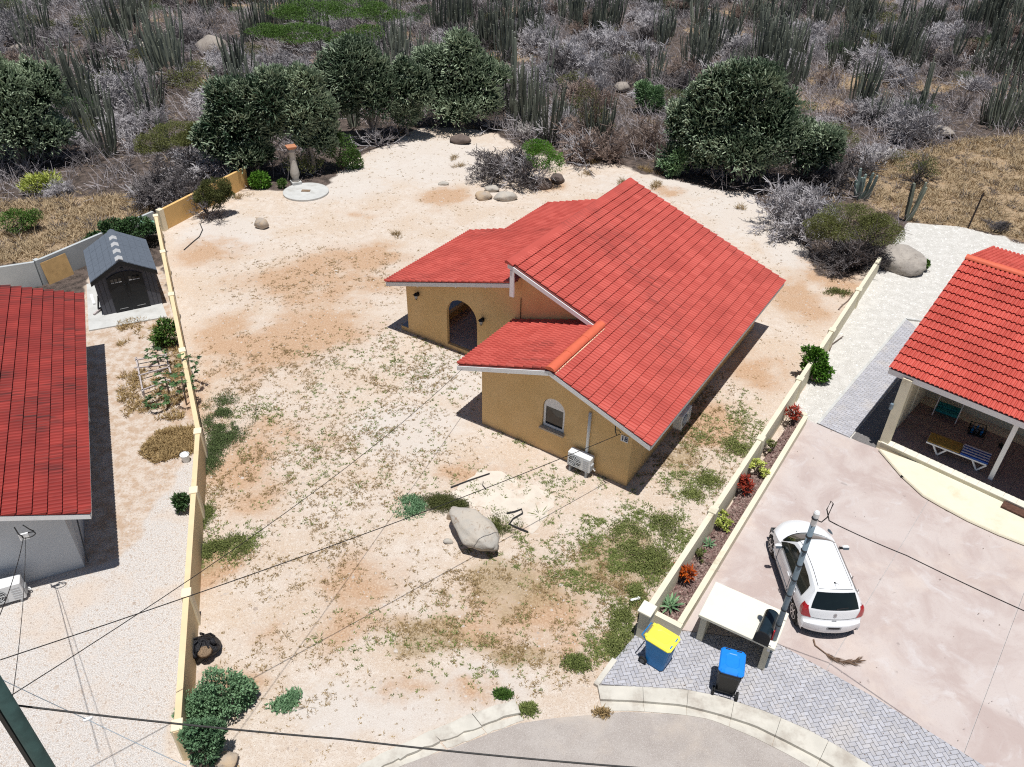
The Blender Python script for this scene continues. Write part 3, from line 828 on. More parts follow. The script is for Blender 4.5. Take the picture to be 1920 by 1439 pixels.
# roof decks, fascias, rafter tails
roof = empty('roof', (0, 0, 0), parent=house)
def slab(m, pts, zf, top, bot): m.prism([ccw(pts)], top, bot, lambda x, y, h: (x, y, zf(x) + h))
m = MB()
slab(m, [(2.9, -.36), (6.56, -.36), (6.56, 12.5), (-.8, 12.5), (-.8, 2.82), (2.9, 2.82)], zr, -.03, -.12)
slab(m, [(-.76, -.36), (2.88, -.36), (2.88, 3.3), (-.76, 3.3)], zl, -.03, -.12)
slab(m, [(-6.8, 2.88), (-.73, 2.88), (-.73, 12.36), (-4.66, 12.36), (-4.66, 8.86), (-6.8, 8.86)], zp, -.03, -.12)
m.build('roof_deck', plain('roof_deck', (.16, .045, .04), .8), roof)
def fascia(a, b_, h=.17, t=.03, drop=.04):
    m = MB(); a, b_ = Vector(a), Vector(b_)
    d = (b_ - a); hd = Vector((d.x, d.y, 0)).normalized(); nrm = Vector((-hd.y, hd.x, 0)) * t / 2
    vs = []
    for p in (a, b_):
        for sgn in (-1, 1):
            vs += [p + nrm * sgn + Vector((0, 0, -drop - h)), p + nrm * sgn + Vector((0, 0, -drop))]
    m.add(vs, [[0, 4, 5, 1], [2, 3, 7, 6], [1, 5, 7, 3], [0, 2, 6, 4], [0, 1, 3, 2], [4, 6, 7, 5]])
    m.build('fascia_board', mt['white'], roof, True)
fascia((2.9, -.385, zr(2.9)), (6.58, -.385, zr(6.58)))
fascia((-.78, -.385, zl(-.78)), (2.88, -.385, zl(2.88)))
fascia((-.85, 2.80, zr(-.85)), (2.86, 2.80, zr(2.86)))
fascia((-6.82, 2.86, zp(-6.82)), (-.62, 2.86, zp(-.62)))
fascia((6.585, -.36, zr(6.58)), (6.585, 12.5, zr(6.58)), .13, .03, .07)
fascia((-.79, -.36, zl(-.79)), (-.79, 3.3, zl(-.79)), .13, .03, .07)
fascia((-6.83, 2.88, zp(-6.83)), (-6.83, 8.86, zp(-6.83)), .13, .03, .07)
fascia((-.83, 2.82, zr(-.83)), (-.83, 12.5, zr(-.83)), .2, .03, .05)
m = MB(); m.box((-.66, 2.82, 4.28), (.17, .07, 1.05)); m.build('corner_board', mt['white'], roof)
for u, zf in ((1.3, zl), (4.1, zr), (4.9, zr)): 
    m = MB(); m.box((u, -.2, zf(u) - .21), (.06, .3, .1)); m.build('rafter_tail', mt['white'], roof)
for u in (-5.2, -3.3, -1.9): 
    m = MB(); m.box((u, 3.1, zp(u) - .22), (.06, .4, .1)); m.build('rafter_tail', mt['white'], roof)
for u in (.4, 1.4): 
    m = MB(); m.box((u, 3.05, zr(u) - .22), (.06, .4, .1)); m.build('rafter_tail', mt['white'], roof)
# tiles
KL = math.sqrt(1 + K * K); Lr = (6.6 + .85) * KL / 23
ulen = 7.45
def ok_right(c, r):
    u = 6.62 - (r + .5) * Lr / KL; v_ = -.4 + (c + .5) * .30
    return v_ > 2.76 or u > 2.93
KLl = math.sqrt(1 + .34 ** 2); KPl = math.sqrt(1 + KP * KP)
def ok_porch(c, r):
    u = -6.87 + (r + .5) * .344 / KPl; v_ = 12.42 - (c + .5) * .30
    return v_ < 8.9 or u > -4.75
lay_tiles([((6.62, -.40, zr(6.62)), (0, 1, 0), (-1, 0, K), 43, 23, Lr, ok_right),
           ((-.82, 3.28, zl(-.82)), (0, -1, 0), (1, 0, .34), 12, 11, .3575, None),
           ((-6.87, 12.42, zp(-6.87)), (0, -1, 0), (1, 0, KP), 32, 19, .344, ok_porch)], roof, mt['tiles_main'], HF, 295)
ridge_caps(roof, (2.92, -.42, 3.76), (2.92, 2.95, 3.76), .17, mt['cap'], 1.1, 7, .7)
m = MB(); m.tube([(3.12, -.38, 3.70), (3.12, 1.2, 3.705), (3.12, 2.9, 3.70)], .022, 5); m.build('mortar_bead', mt['mortar'], roof)
m = MB(); m.prism([[(-.93, -.07), (-.86, -.06), (-.60, .0 - .09), (-.60, -.05), (-.86, .07), (-.95, .03)]], -2.74, -12.5, lambda x, y, h: (x, -h, zr(-.85) + y + .02)); m.build('ridge_trim', mt['tiles_main'], roof, True)
# arched window
win = empty('window', (0, 0, 0), parent=house)
m = MB()
gl = [(2.60, 1.19), (3.27, 1.19), (3.27, 1.94), (2.60, 1.94)]
fl = [(2.52, 1.10), (3.34, 1.10)] + arc(2.93, 1.93, .41, .41, 10)
vwall(m, [fl, gl], -.11, -.05); m.build('frame', mt['white'], win)
m = MB(); vwall(m, [[(2.58, 1.17), (3.29, 1.17), (3.29, 1.96), (2.58, 1.96)]], -.10, -.075); m.build('pane', mt['glass'], win)
m = MB(); m.box((2.93, -.03, 1.05), (.96, .2, .07)); m.build('sill', plain('sill_grey', (.50, .42, .32), .8), win)
# pipe, house number, service bracket, side door hint
m = MB(); m.smooth = True; m.tube([(4.30, -.05, 2.45), (4.30, -.05, .68)], .055, 10); m.smooth = False; m.build('conduit_pipe', mt['white_plastic'], house)
m = MB(); m.box((5.56, -.012, 1.93), (.26, .02, .24)); plate = m.build('number_plate', mt['white'], house)
def glyphs(parent, text, loc, size, rot, mat, name='digits'):
    cu = bpy.data.curves.new(name, 'FONT'); cu.body = text; cu.size = size; cu.extrude = .002; cu.offset = .006; cu.align_x = 'CENTER'; cu.align_y = 'CENTER'
    tmp = bpy.data.objects.new(name, cu); COL.objects.link(tmp)
    dg = bpy.context.evaluated_depsgraph_get()
    me = bpy.data.meshes.new_from_object(tmp.evaluated_get(dg)); COL.objects.unlink(tmp); bpy.data.objects.remove(tmp)
    me.materials.clear(); me.materials.append(mat)
    o = link(name, me, parent); o.location = loc; o.rotation_euler = rot
    return o
glyphs(plate, '18', (5.56, -.026, 1.93), .24, (math.pi / 2, 0, 0), mt['number_blue'])
m = MB(); m.tube([(5.36, -.39, 2.62), (5.40, -.44, 2.45), (5.47, -.46, 2.33), (5.55, -.42, 2.40)], .018, 6); m.tube([(5.40, -.42, 2.5), (5.52, -.45, 2.56), (5.58, -.42, 2.46)], .012, 6); m.build('service_loop', mt['cable'], house)
m = MB(); m.tube([(-.55, 3.27, 3.52), (-.55, 3.27, 2.62), (-.6, 3.24, 2.56), (-.78, 3.22, 2.52)], .014, 5); m.build('wall_cable', mt['cable'], house)
m = MB(); m.box((5.86, 6.0, 1.45), (.05, 1.0, .9)); m.build('side_window', mt['glass'], house)

def lantern(u, z, label):
    t = empty('wall_lantern', HF @ Vector((u, 3.3, z)), -AZ, label, 'wall lamp', 'lanterns beside the porch arch')
    m = MB(); m.box((0, -.02, .02), (.10, .04, .16)); m.build('back_plate', mt['black'], t)
    m = MB(); m.bar((0, -.03, .08), (0, -.14, .12), .025); m.build('arm', mt['black'], t)
    m = MB(); m.lathe([(.02, .14), (.12, .05), (.125, .03)], (0, -.15, 0), 6); m.build('cap', mt['black'], t)
    m = MB(); m.lathe([(.05, -.14), (.095, .03)], (0, -.15, 0), 6); m.build('lamp_glass', mt['grey_plastic'], t)
    m = MB(); m.lathe([(.015, -.2), (.05, -.14), (.06, -.12)], (0, -.15, 0), 6); m.build('finial', mt['black'], t)
lantern(-5.50, 2.06, 'black wall lantern at the far left end of the porch wall')
lantern(-2.27, 1.98, 'black wall lantern between the porch arch and the front wing')

def ac_unit(loc, rz, label, legs=.12, size=(.85, .32, .58)):
    t = empty('air_conditioner', loc, rz, label, 'air conditioner', 'outdoor air conditioner units')
    w, d, h = size; z0 = legs
    m = MB(); m.box((0, 0, z0 + h / 2), (w, d, h), bev=.02); m.build('casing', mt['white_plastic'], t)
    m = MB(); m.lathe([(.235, -.006), (.235, .006)], (-w * .17, -d / 2 - .004, z0 + h / 2), 28, Matrix.Rotation(math.pi / 2, 3, 'X')); m.build('fan_opening', mt['grille'], t)
    m = MB()
    for r_ in (.06, .115, .17, .225):
        m.tube([(-w * .17 + r_ * math.cos(a * math.pi / 10), -d / 2 - .02, z0 + h / 2 + r_ * math.sin(a * math.pi / 10)) for a in range(21)], .006, 4)
    for a in range(6): m.bar((-w * .17, -d / 2 - .02, z0 + h / 2), (-w * .17 + .23 * math.cos(a * 1.047), -d / 2 - .02, z0 + h / 2 + .23 * math.sin(a * 1.047)), .01)
    m.build('fan_guard', mt['white_plastic'], t)
    m = MB()
    for i in range(5): m.box((w * .33, -d / 2 - .003, z0 + .12 + i * .09), (w * .24, .012, .012))
    m.build('louvre', mt['grey_plastic'], t)
    m = MB(); m.box((w / 2 + .02, 0, z0 + .2), (.05, d * .6, .24), bev=.01); m.build('valve_cover', mt['grey_plastic'], t)
    m = MB(); m.tube([(w / 2 + .03, .02, z0 + .12), (w / 2 + .10, .06, z0 + .02), (w / 2 + .05, .2, z0 - .02), (w / 2 - .1, d / 2 + .02, z0 + .05)], .018, 6); m.build('pipe', mt['white_plastic'], t)
    for sx in (-1, 1):
        m = MB(); m.box((sx * w * .36, 0, z0 / 2), (.06, d * 1.05, z0)); m.build('foot', mt['grey_plastic'], t)
    return t
ac_unit(HF @ Vector((4.2, -.24, 0)), -AZ, 'white air conditioner on the ground under the arched window wall with the white pipe', .24)
p_ = HF @ Vector((6.2, 3.40, .55)); ac_unit(p_, -AZ + math.pi / 2, 'white air conditioner half hidden on the right side wall of the yellow house', .1)

# ------------------------------------------------------------------ left house
QL = Vector((-12.29, 15.44, 0))
lh = empty('house', QL, -LAZ, 'pale grey house with dark streaked red roof cut off by the left edge', 'house')
LF = Matrix.Translation(QL) @ Matrix.Rotation(-LAZ, 4, 'Z')
EZ = 2.52; KS = .36
zL = lambda u: EZ + KS * (.8 - u)
rL = -6.5
m = MB(); vwall(m, [[(0, -.1), (0, zL(0) - D), (rL, zL(rL) - D), (2 * rL, zL(0) - D), (2 * rL, -.1)][::-1]], -.15, 0); m.build('wall', mt['pale_wall'], lh)
m = MB(); uwall(m, [[(.15, -.1), (11.2, -.1), (11.2, zL(0) - D), (.15, zL(0) - D)]], -.15, 0); m.build('wall', mt['pale_wall'], lh)
m = MB(); vwall(m, [[(0, -.1), (0, zL(0) - D), (rL, zL(rL) - D), (2 * rL, zL(0) - D), (2 * rL, -.1)][::-1]], -11.35, -11.2); uwall(m, [[(0, -.1), (11.2, -.1), (11.2, zL(0) - D), (0, zL(0) - D)]], 2 * rL, 2 * rL + .15); m.build('wall', mt['pale_wall'], lh)
lroof = empty('roof', (0, 0, 0), parent=lh)
m = MB(); slab(m, [(rL, -.7), (.76, -.7), (.76, 12.1), (rL, 12.1)], zL, -.03, -.13)
zL2 = lambda u: zL(rL) - KS * (rL - u)
slab(m, [(2 * rL - .76, -.7), (rL, -.7), (rL, 12.1), (2 * rL - .76, 12.1)], zL2, -.03, -.13); m.build('roof_deck', plain('roof_deck_left', (.13, .04, .035), .8), lroof)
roof = lroof
fascia((rL, -.73, zL(rL)), (.78, -.73, zL(.78)), .16); fascia((.785, -.7, zL(.78)), (.785, 12.1, zL(.78)), .12, .03, .07); fascia((2 * rL - .78, -.73, zL(.78)), (rL, -.73, zL(rL)), .16)
KSl = math.sqrt(1 + KS * KS)
lay_tiles([((.82, -.75, zL(.82)), (0, 1, 0), (-1, 0, KS), 43, 22, .345, None), ((2 * rL - .82, 12.15, zL(.82)), (0, -1, 0), (1, 0, KS), 43, 22, .345, None)], lroof, mt['tiles_left'], LF, 295, lip=.085)
ridge_caps(lroof, (rL, -.75, zL(rL) + .03), (rL, 12.15, zL(rL) + .03), .17, mt['cap'])
m = MB(); m.tube([(-.95, -.74, 2.72), (-.9, -.85, 2.55), (-.82, -.88, 2.45)], .016, 6); m.tube([(-.75, -.74, 2.72), (-.62, -.86, 2.62), (-.55, -.84, 2.5)], .016, 6)
m.tube([(-.7 + .16 * math.cos(a * .5236), -.84 + .10 * math.sin(a * .5236), 2.42) for a in range(13)], .014, 5); m.build('service_loop', mt['cable'], lh)
m = MB(); m.box((-.82, -.8, 2.38), (.22, .05, .2)); m.build('service_bracket', mt['white_plastic'], lh)
m = MB(); m.tube([(.06, 1.2, 1.5), (.12, 1.0, 1.5), (.10, .2, .2), (.10, .1, .05)], .02, 6); m.build('drain_pipe', mt['grille'], lh)
ac_unit(LF @ Vector((-1.92, -.50, 0)), -LAZ, 'white air conditioner at the front wall of the pale house by the left edge', .1, (.95, .38, .62))
ac_unit(LF @ Vector((.25, 6.8, .5)), -LAZ + math.pi / 2, 'white air conditioner in the roof shade on the side wall of the pale left house', .1)

# ------------------------------------------------------------------ right house with patio
ER = Vector((12.69, 22.15, 0)); bR = Vector((.737, -.675, 0)); aR = Vector((.675, .737, 0))
rz_r = math.atan2(bR.y, bR.x)
rh = empty('house', ER, rz_r, 'cream house with clean red roof and open patio at the right edge', 'house')
RF = Matrix.Translation(ER) @ Matrix.Rotation(rz_r, 4, 'Z')
ZE = 3.1; KR = .415; RD = 5.3; KB = .24; RE = 9.2
zR = lambda v_: ZE + KR * v_
zR2 = lambda v_: zR(RD) - KB * (v_ - RD)
roof = rroof = empty('roof', (0, 0, 0), parent=rh)
def vslab(m, pts, zf, top, bot): m.prism([ccw(pts)], top, bot, lambda x, y, h: (x, y, zf(y) + h))
m = MB(); vslab(m, [(.05, .05), (10, .05), (10, RD), (.05, RD)], zR, -.03, -.12); vslab(m, [(.05, RD), (10, RD), (10, RE), (.05, RE)], zR2, -.03, -.12)
m.build('roof_deck', plain('roof_deck_right', (.16, .045, .04), .8), rroof)
fascia((0, .02, ZE), (10, .02, ZE), .2, .04, .03); fascia((.03, .05, ZE), (.03, RD, zR(RD)), .14, .03, .05); fascia((.03, RD, zR(RD)), (.03, RE, zR2(RE)), .14, .03, .05)
KRl = math.sqrt(1 + KR * KR); Lq = RD * KRl / 16
lay_tiles([((-.02, -.04, ZE), (1, 0, 0), (0, 1, KR), 33, 16, Lq, None), ((9.88, RE + .05, zR2(RE + .05)), (-1, 0, 0), (0, -1, KB), 33, 12, .338, None)], rroof, mt['tiles_right'], RF, 295, amp=.05, course=Lq)
ridge_caps(rroof, (-.02, RD, zR(RD) + .04), (10, RD, zR(RD) + .04), .15, mt['cap'], 1.0, 7, .7)
FZ = .3
m = MB(); m.box((5.3, 1.95, FZ / 2 - .02), (9.6, 4.2, FZ - .02)); m.build('patio_base', mt['cream'], rh)
for i in range(18):
    for j in range(6):
        if i == j == 0:
            q = MB(); q.box((0, 0, 0), (.492, .492, .02)); pm = q.mesh('floor_tile', mt['tile_floor'])
        o = link('floor_tile', pm, rh); o.location = (.92 + i * .5, .45 + j * .5, FZ - .012)
for i in range(23):
    if i == 0:
        q = MB(); q.box((0, 0, 0), (.392, .33, .03)); pm2 = q.mesh('edge_tile', mt['tile_pale'])
    o = link('edge_tile', pm2, rh); o.location = (.80 + i * .4, .0, FZ - .01)
m = MB(); m.box((.68, .02, (ZE - .2 + .1) / 2), (.30, .26, ZE - .22 - .1 + .2)); m.build('column', mt['cream'], rh)
m = MB(); m.box((.62, 1.5, 1.4), (.16, .9, 2.9)); m.box((.62, 3.1, 1.4), (.16, 1.8, 2.8)); m.build('wall', mt['cream'], rh)
m = MB(); m.box((5.3, 3.9, 1.7), (9.6, .16, 3.3)); m.build('wall', mt['cream'], rh)
m = MB(); m.box((.62, 6, 1.6), (.16, 4.1, 3.0)); m.box((5.3, 8.0, 1.3), (9.6, .16, 2.6)); m.build('wall', mt['cream'], rh)
m = MB(); m.box((4.02, .55, (ZE - .1 + FZ) / 2), (.14, .14, ZE - FZ - .02)); m.build('post', mt['white'], rh)
m = MB(); m.box((5.0, 3.3, 1.6), (.14, .14, 2.7)); m.build('post', mt['white'], rh)
m = MB(); m.box((6.4, 3.80, 1.35), (1.6, .04, 2.1)); m.build('door', plain('dark_door', (.05, .03, .025), .5), rh)
m = MB(); m.lathe([(.05, 0), (.06, .02), (.06, .22), (.05, .24)], (.51, -.16, 1.7), 10); m.build('wall_lamp', mt['metal_grey'], rh)
# raised pale platform with a curved front edge
pl_px = [(1648, 848), (1690, 897), (1730, 934), (1763, 953), (1813, 980), (1870, 1006), (1921, 1026), (2100, 1085), (2160, 1010), (1921, 951)]
platform = empty('step_platform', (0, 0, 0), label='pale yellow step with a curved edge in front of the patio', kind='structure')
m = MB(); m.prism([ccw(GL(pl_px))], -.02, .15); m.build('step', mt['platform'], platform)
m = MB(); q = [G(x, y) for x, y in pl_px[:8]]
m.tube([(p.x, p.y, .10) for p in q], .05, 6); m.build('edge_band', mt['cream'], platform)
m = MB(); q0 = G(1693, 898); m.box((q0.x - .02, q0.y - .06, .10), (.22, .06, .08), math.radians(-50)); m.build('step_light', mt['black'], platform)
m = MB(); q0 = G(1908, 958, .2); m.box((q0.x, q0.y, .2), (.9, .35, .05), rz_r)
tag(m.build('door_mat', plain('brown_mat', (.10, .05, .035), .95, var=.3, scale=15)), 'dark brown mat on the pale step at the right edge', 'mat')

def rloc(u, v_, z=FZ): return RF @ Vector((u, v_, z))
# sun lounger on the patio
lo = empty('sun_lounger', rloc(2.75, .85), rz_r + .10, 'white sun lounger with brown towel and blue striped cushion on the patio', 'lounger')
m = MB(); m.bar((-.95, -.3, .36), (.95, -.3, .36), .05, .05); m.bar((-.95, .3, .36), (.95, .3, .36), .05, .05)
for x in (-.93, 0, .93): m.bar((x, -.3, .36), (x, .3, .36), .05, .04)
m.build('frame', mt['white'], lo)
for x in (-.5, .75):
    for y in (-.3, .3):
        m = MB(); m.bar((x - .22, y, .35), (x, y, .02), .05, .05); m.bar((x + .22, y, .35), (x, y, .02), .05, .05); m.build('leg', mt['white'], lo)
m = MB(); m.box((-.42, 0, .41), (1.05, .6, .04), bev=.015); m.build('towel', mt['lounger_brown'], lo)
cush = empty('cushion', (0, 0, 0), parent=lo)
for i in range(8):
    m = MB(); m.box((.56, -.27 + i * .077, .42 + .0), (.86, .078, .05)); m.build('stripe', mt['stripe_blue'] if i % 2 == 0 else mt['white'], cush)
# folded teal chair, crate
tc = empty('folding_chair', rloc(1.7, 3.0), rz_r + .1, 'teal folding chair with white frame against the patio wall', 'chair')
m = MB(); m.box((0, 0, .22), (.75, .42, .10), bev=.03); m.build('seat', mt['teal'], tc)
m = MB(); m.box((0, .2, .3), (.75, .3, .06), bev=.02); m.build('backrest', mt['teal'], tc)
for x in (-.4, .4):
    m = MB(); m.bar((x, -.28, .01), (x, .25, .85), .03); m.bar((x, .28, .01), (x, -.2, .3), .03); m.build('frame', mt['white'], tc)
cr = empty('crate', rloc(2.85, 2.75), rz_r + .25, 'dark wire crate with bottles beside the teal chair', 'crate')
m = MB(); m.box((0, 0, .03), (.5, .4, .03)); 
for x in (-.25, .25):
    m.bar((x, -.2, .3), (x, .2, .3), .02); m.bar((x, -.2, .15), (x, .2, .15), .02)
    for y in (-.2, .2): m.bar((x, y, 0), (x, y, .31), .02)
for y in (-.2, .2): m.bar((-.25, y, .3), (.25, y, .3), .02); m.bar((-.25, y, .15), (.25, y, .15), .02)
m.build('frame', mt['black'], cr)
for i in range(6):
    m = MB(); m.lathe([(.035, .05), (.04, .07), (.04, .22), (.015, .27), (.015, .32)], (-.15 + (i % 3) * .15, -.1 + (i // 3) * .18, 0), 8); m.build('bottle', mt['grille'] if i % 2 else mt['bin_blue_dark'], cr)
m = MB(); m.smooth = True; m.lathe([(.02, 0), (.14, .01), (.15, .05), (.10, .08), (.03, .09)], rloc(3.8, 2.6, FZ), 12); tag(m.build('bowl', mt['black']), 'small black bowl on the patio floor behind the lounger', 'bowl')

# ------------------------------------------------------------------ boundary walls
def wall_run(name, a, b_, h, t, mat, label, piers, cap=None, h2=None, pier_w=.30, cat='wall'):
    """a and b_ ground points; piers given as fractions along the run"""
    a, b_ = Vector(a).xy, Vector(b_).xy; d = b_ - a; L = d.length; ang = math.atan2(d.y, d.x)
    w = empty(name, (a.x, a.y, 0), ang, label, cat)
    h2 = h2 or h
    cuts = sorted(set([0.0, 1.0] + [p for p in piers if 0 < p < 1]))
    for i in range(len(cuts) - 1):
        x0, x1 = cuts[i] * L, cuts[i + 1] * L
        z0, z1 = h + (h2 - h) * cuts[i], h + (h2 - h) * cuts[i + 1]
        m = MB(); m.prism([[(x0 + .002, -.1), (x1 - .002, -.1), (x1 - .002, z1), (x0 + .002, z0)]], t / 2, -t / 2, lambda x, y, hh: (x, hh, y)); m.build('wall_panel', mat, w, True)
    for p in piers:
        z = h + (h2 - h) * p + .05
        m = MB(); m.box((p * L, 0, z / 2 - .05), (pier_w, t + .10, z + .1), bev=.012); m.build('pier', cap or mat, w)
    return w
mt['cream_top2'] = plain('pale_cream_slab', (.74, .70, .58), .8, var=.03, scale=3)
mt['cream_top'] = plain('cream_cap', (.76, .66, .47), .8, var=.05, scale=3)
LB = Vector((-10.42, 20.4)); LA = Vector((-18.3, 37.45)); LE = Vector((-7.32, 9.75))
def frac(a, b_, px, py, z):
    p = G(px, py, z).xy; d = b_ - a; return min(1, max(0, (p - a).dot(d) / d.length_squared))
wall_run('boundary_wall', LB, LA, 1.18, .15, mt['cream_left'], 'cream boundary wall running from the papaya plants back past the shed', [frac(LB, LA, x, y, 1.2) for x, y in ((340, 657), (320, 552), (299, 473))] + [.985], mt['cream_top'])
wall_run('boundary_wall', LB, LE, 1.18, .15, mt['cream_left'], 'cream boundary wall between the left gravel yard and the weeds by the black bag', [.012] + [frac(LB, LE, x, y, 1.2) for x, y in ((359, 920), (343, 1113))] + [.985], mt['cream_top'])
YW0, YW1 = Vector((-18.35, 38.0)), Vector((-15.75, 44.3))
wall_run('boundary_wall', YW0, YW1, 1.12, .16, mt['ochre'], 'yellow ochre wall behind the bushy olive tree at the back corner', [.01], mt['cream_top'])
m = MB(); d_ = (YW1 - YW0); 
wy = bpy.data.objects[-1] if False else None
wall_run('boundary_wall', (-18.62, 37.9), (-21.66, 32.06), 1.12, .14, mt['grey_wall'], 'grey wall with pale top behind the plastic shed', [.995], mt['grey_wall'], 1.2, .2)
wall_run('boundary_wall', (-21.68, 31.95), (-29.0, 28.6), 1.2, .14, mt['grey_wall'], 'low grey wall above the red roof at the left edge', [], mt['grey_wall'])
for a, b_, h in (((-18.62, 37.9), (-21.66, 32.06), 1.16), ((-21.68, 31.95), (-29.0, 28.6), 1.21)): pass
RA_, RB_ = Vector((3.80, 13.66)), Vector((17.75, 35.1))
wall_run('boundary_wall', RA_, RB_, 1.05, .16, mt['cream'], 'long cream boundary wall with piers right of the yellow house', [frac(RA_, RB_, x, y, 1.05) for x, y in ((1330, 953), (1420, 817), (1497, 705), (1558, 613), (1610, 537))], mt['cream'], .85)
post = empty('gate_post', (3.70, 13.50, 0), math.atan2(21.44, 13.95), 'cream end post with a black panel at the front of the long wall', 'post')
m = MB(); m.box((0, 0, .56), (.34, .30, 1.2), bev=.012); m.build('post_body', mt['cream'], post)
m = MB(); m.box((-.03, .0, 1.145), (.42, .38, .06), bev=.01); m.build('cap', mt['cream_top2'], post)
m = MB(); m.box((-.05, .158, .82), (.26, .03, .36), bev=.01); m.build('meter_panel', mt['black'], post)
m = MB(); m.box((-.05, .178, .86), (.08, .012, .06)); m.build('panel_window', mt['grey_plastic'], post)

# planter
planter = empty('planter', (0, 0, 0), label='long cream raised planter of bark chips along the driveway', cat='planter')
P1, P2, P3, P4 = Vector((3.99, 13.98)), Vector((4.62, 13.56)), Vector((10.72, 22.88)), Vector((10.42, 23.08))
def seg(m, a, b_, w, z0, z1): m.bar((a.x, a.y, (z0 + z1) / 2), (b_.x, b_.y, (z0 + z1) / 2), w, z1 - z0)
for a, b_ in ((P1 + (P1 - P2) * .1, P2 + (P2 - P1) * .12), (P2 + (P2 - P3).normalized() * -.085, P3), (P3 - (P2 - P3).normalized() * -.0 + Vector((.06, .08)), P4 + Vector((.0, .06)))):
    m = MB(); seg(m, a, b_, .16, -.05, .42); m.build('kerb_wall', mt['cream'], planter)
n_ = Vector((21.44, -13.95)).normalized()
m = MB(); m.prism([ccw([tuple(P1), tuple(P2), tuple(P3), tuple(P4)])], -.05, .27); m.build('mulch_bed', mt['mulch'], planter)

# ------------------------------------------------------------------ scattered chips, stones, weeds (masses nobody could count)
def rot_z(a):
    c, s = np.cos(a), np.sin(a); R = np.zeros((len(a), 3, 3)); R[:, 0, 0] = c; R[:, 0, 1] = -s; R[:, 1, 0] = s; R[:, 1, 1] = c; R[:, 2, 2] = 1
    return R
def rand_rot(n, rng):
    q = rng.normal(size=(n, 4)); q /= np.linalg.norm(q, axis=1)[:, None]
    w, x, y, z = q.T
    return np.stack([np.stack([1 - 2 * (y * y + z * z), 2 * (x * y - z * w), 2 * (x * z + y * w)], -1), np.stack([2 * (x * y + z * w), 1 - 2 * (x * x + z * z), 2 * (y * z - x * w)], -1), np.stack([2 * (x * z - y * w), 2 * (y * z + x * w), 1 - 2 * (x * x + y * y)], -1)], 1)
STONE_V = np.array([(1, .2, 0), (.3, 1, .1), (-.9, .5, 0), (-.7, -.8, .1), (.5, -.9, 0), (.1, .1, .75), (0, 0, -.6)])
STONE_F = np.array([(0, 1, 5), (1, 2, 5), (2, 3, 5), (3, 4, 5), (4, 0, 5), (1, 0, 6), (2, 1, 6), (3, 2, 6), (4, 3, 6), (0, 4, 6)])
def scatter(name, pts, size, mat, flat=1.0, tv=STONE_V, tf=STONE_F, rng=RNG, z=0.0, upright=True, tone=None):
    n = len(pts)
    R = rot_z(rng.uniform(0, 6.28, n)) if upright else rand_rot(n, rng)
    s = size[:, None, None] * (tv * np.array([1, 1, flat]))[None] * rng.uniform(.7, 1.3, (n, 1, 3))
    V = np.einsum('nij,nkj->nki', R, s) + np.column_stack([pts[:, 0], pts[:, 1], (pts[:, 2] if pts.shape[1] > 2 else np.full(n, z))])[:, None, :]
    F = (tf[None] + (np.arange(n) * len(tv))[:, None, None]).reshape(-1, tf.shape[1])
    t = np.repeat(rng.random(n) if tone is None else tone, len(tv))
    return np_mesh(name, V.reshape(-1, 3), [F], mat, t)
def sample(poly, n, rng, dens=None):
    P = np.array(poly); lo, hi = P.min(0), P.max(0); out = []
    while sum(len(o) for o in out) < n:
        q = rng.uniform(lo, hi, (n * 2, 2)); mk = poly_mask(q[:, 0], q[:, 1], poly, .01) > .5
        q = q[mk]
        if dens is not None: q = q[rng.random(len(q)) < dens(q[:, 0], q[:, 1])]
        out.append(q)
        if len(out) > 60: break
    return np.concatenate(out)[:n]
def stuff(name, me, label): return tag(link(name, me), label, kind='stuff')
NEARLOT = GL([(380, 800), (345, 1200), (350, 1440), (690, 1440), (960, 1316), (1120, 1284), (1200, 1175), (1600, 545), (1480, 430), (1340, 360), (800, 250), (700, 280), (470, 350), (310, 440)])
HOUSE_FP = [tuple((HF @ Vector((u, v_, 0))).xy) for u, v_ in ((0, 0), (5.83, 0), (5.83, 12.2), (-4.1, 12.2), (-6.6, 8.8), (-6.6, 3.3), (0, 3.3))]
def off_house(x, y): return 1 - poly_mask(x, y, HOUSE_FP, .01)
p_ = sample(NEARLOT, 14000, RNG, lambda x, y: off_house(x, y) * np.clip(vnoise(x, y, .7, 41) * 1.8 - .3, .1, 1))
stuff('pebbles', scatter('pebbles', p_, np.exp(RNG.normal(-4.05, .45, len(p_))), mt['gravel'], .7), 'small pale stones strewn over the sandy lot')
p_ = sample(RGRAVEL, 7500, RNG, lambda x, y: 1 - poly_mask(x, y, GL(PATH), .01))
stuff('white_gravel', scatter('white_gravel', p_, np.exp(RNG.normal(-3.75, .3, len(p_))), mt['gravel_white'], .7), 'white crushed coral gravel beside the right house')
p_ = sample(GL([(375, 845), (290, 868), (235, 960), (220, 1060), (150, 1075), (-10, 1130), (-10, 1440), (340, 1440), (332, 1380), (372, 940)]), 9500, RNG)
stuff('grey_gravel', scatter('grey_gravel', p_, np.exp(RNG.normal(-4.15, .3, len(p_))), mt['gravel'], .7), 'pale grey gravel in the left neighbour yard')
p_ = sample([tuple(P1), tuple(P2), tuple(P3), tuple(P4)], 4200, RNG)
me = scatter('bark_chips', np.column_stack([p_, np.full(len(p_), .275)]), np.exp(RNG.normal(-3.5, .3, len(p_))), mt['chips'], .45, upright=False)
stuff('bark_chips', me, 'reddish bark chips covering the planter bed')

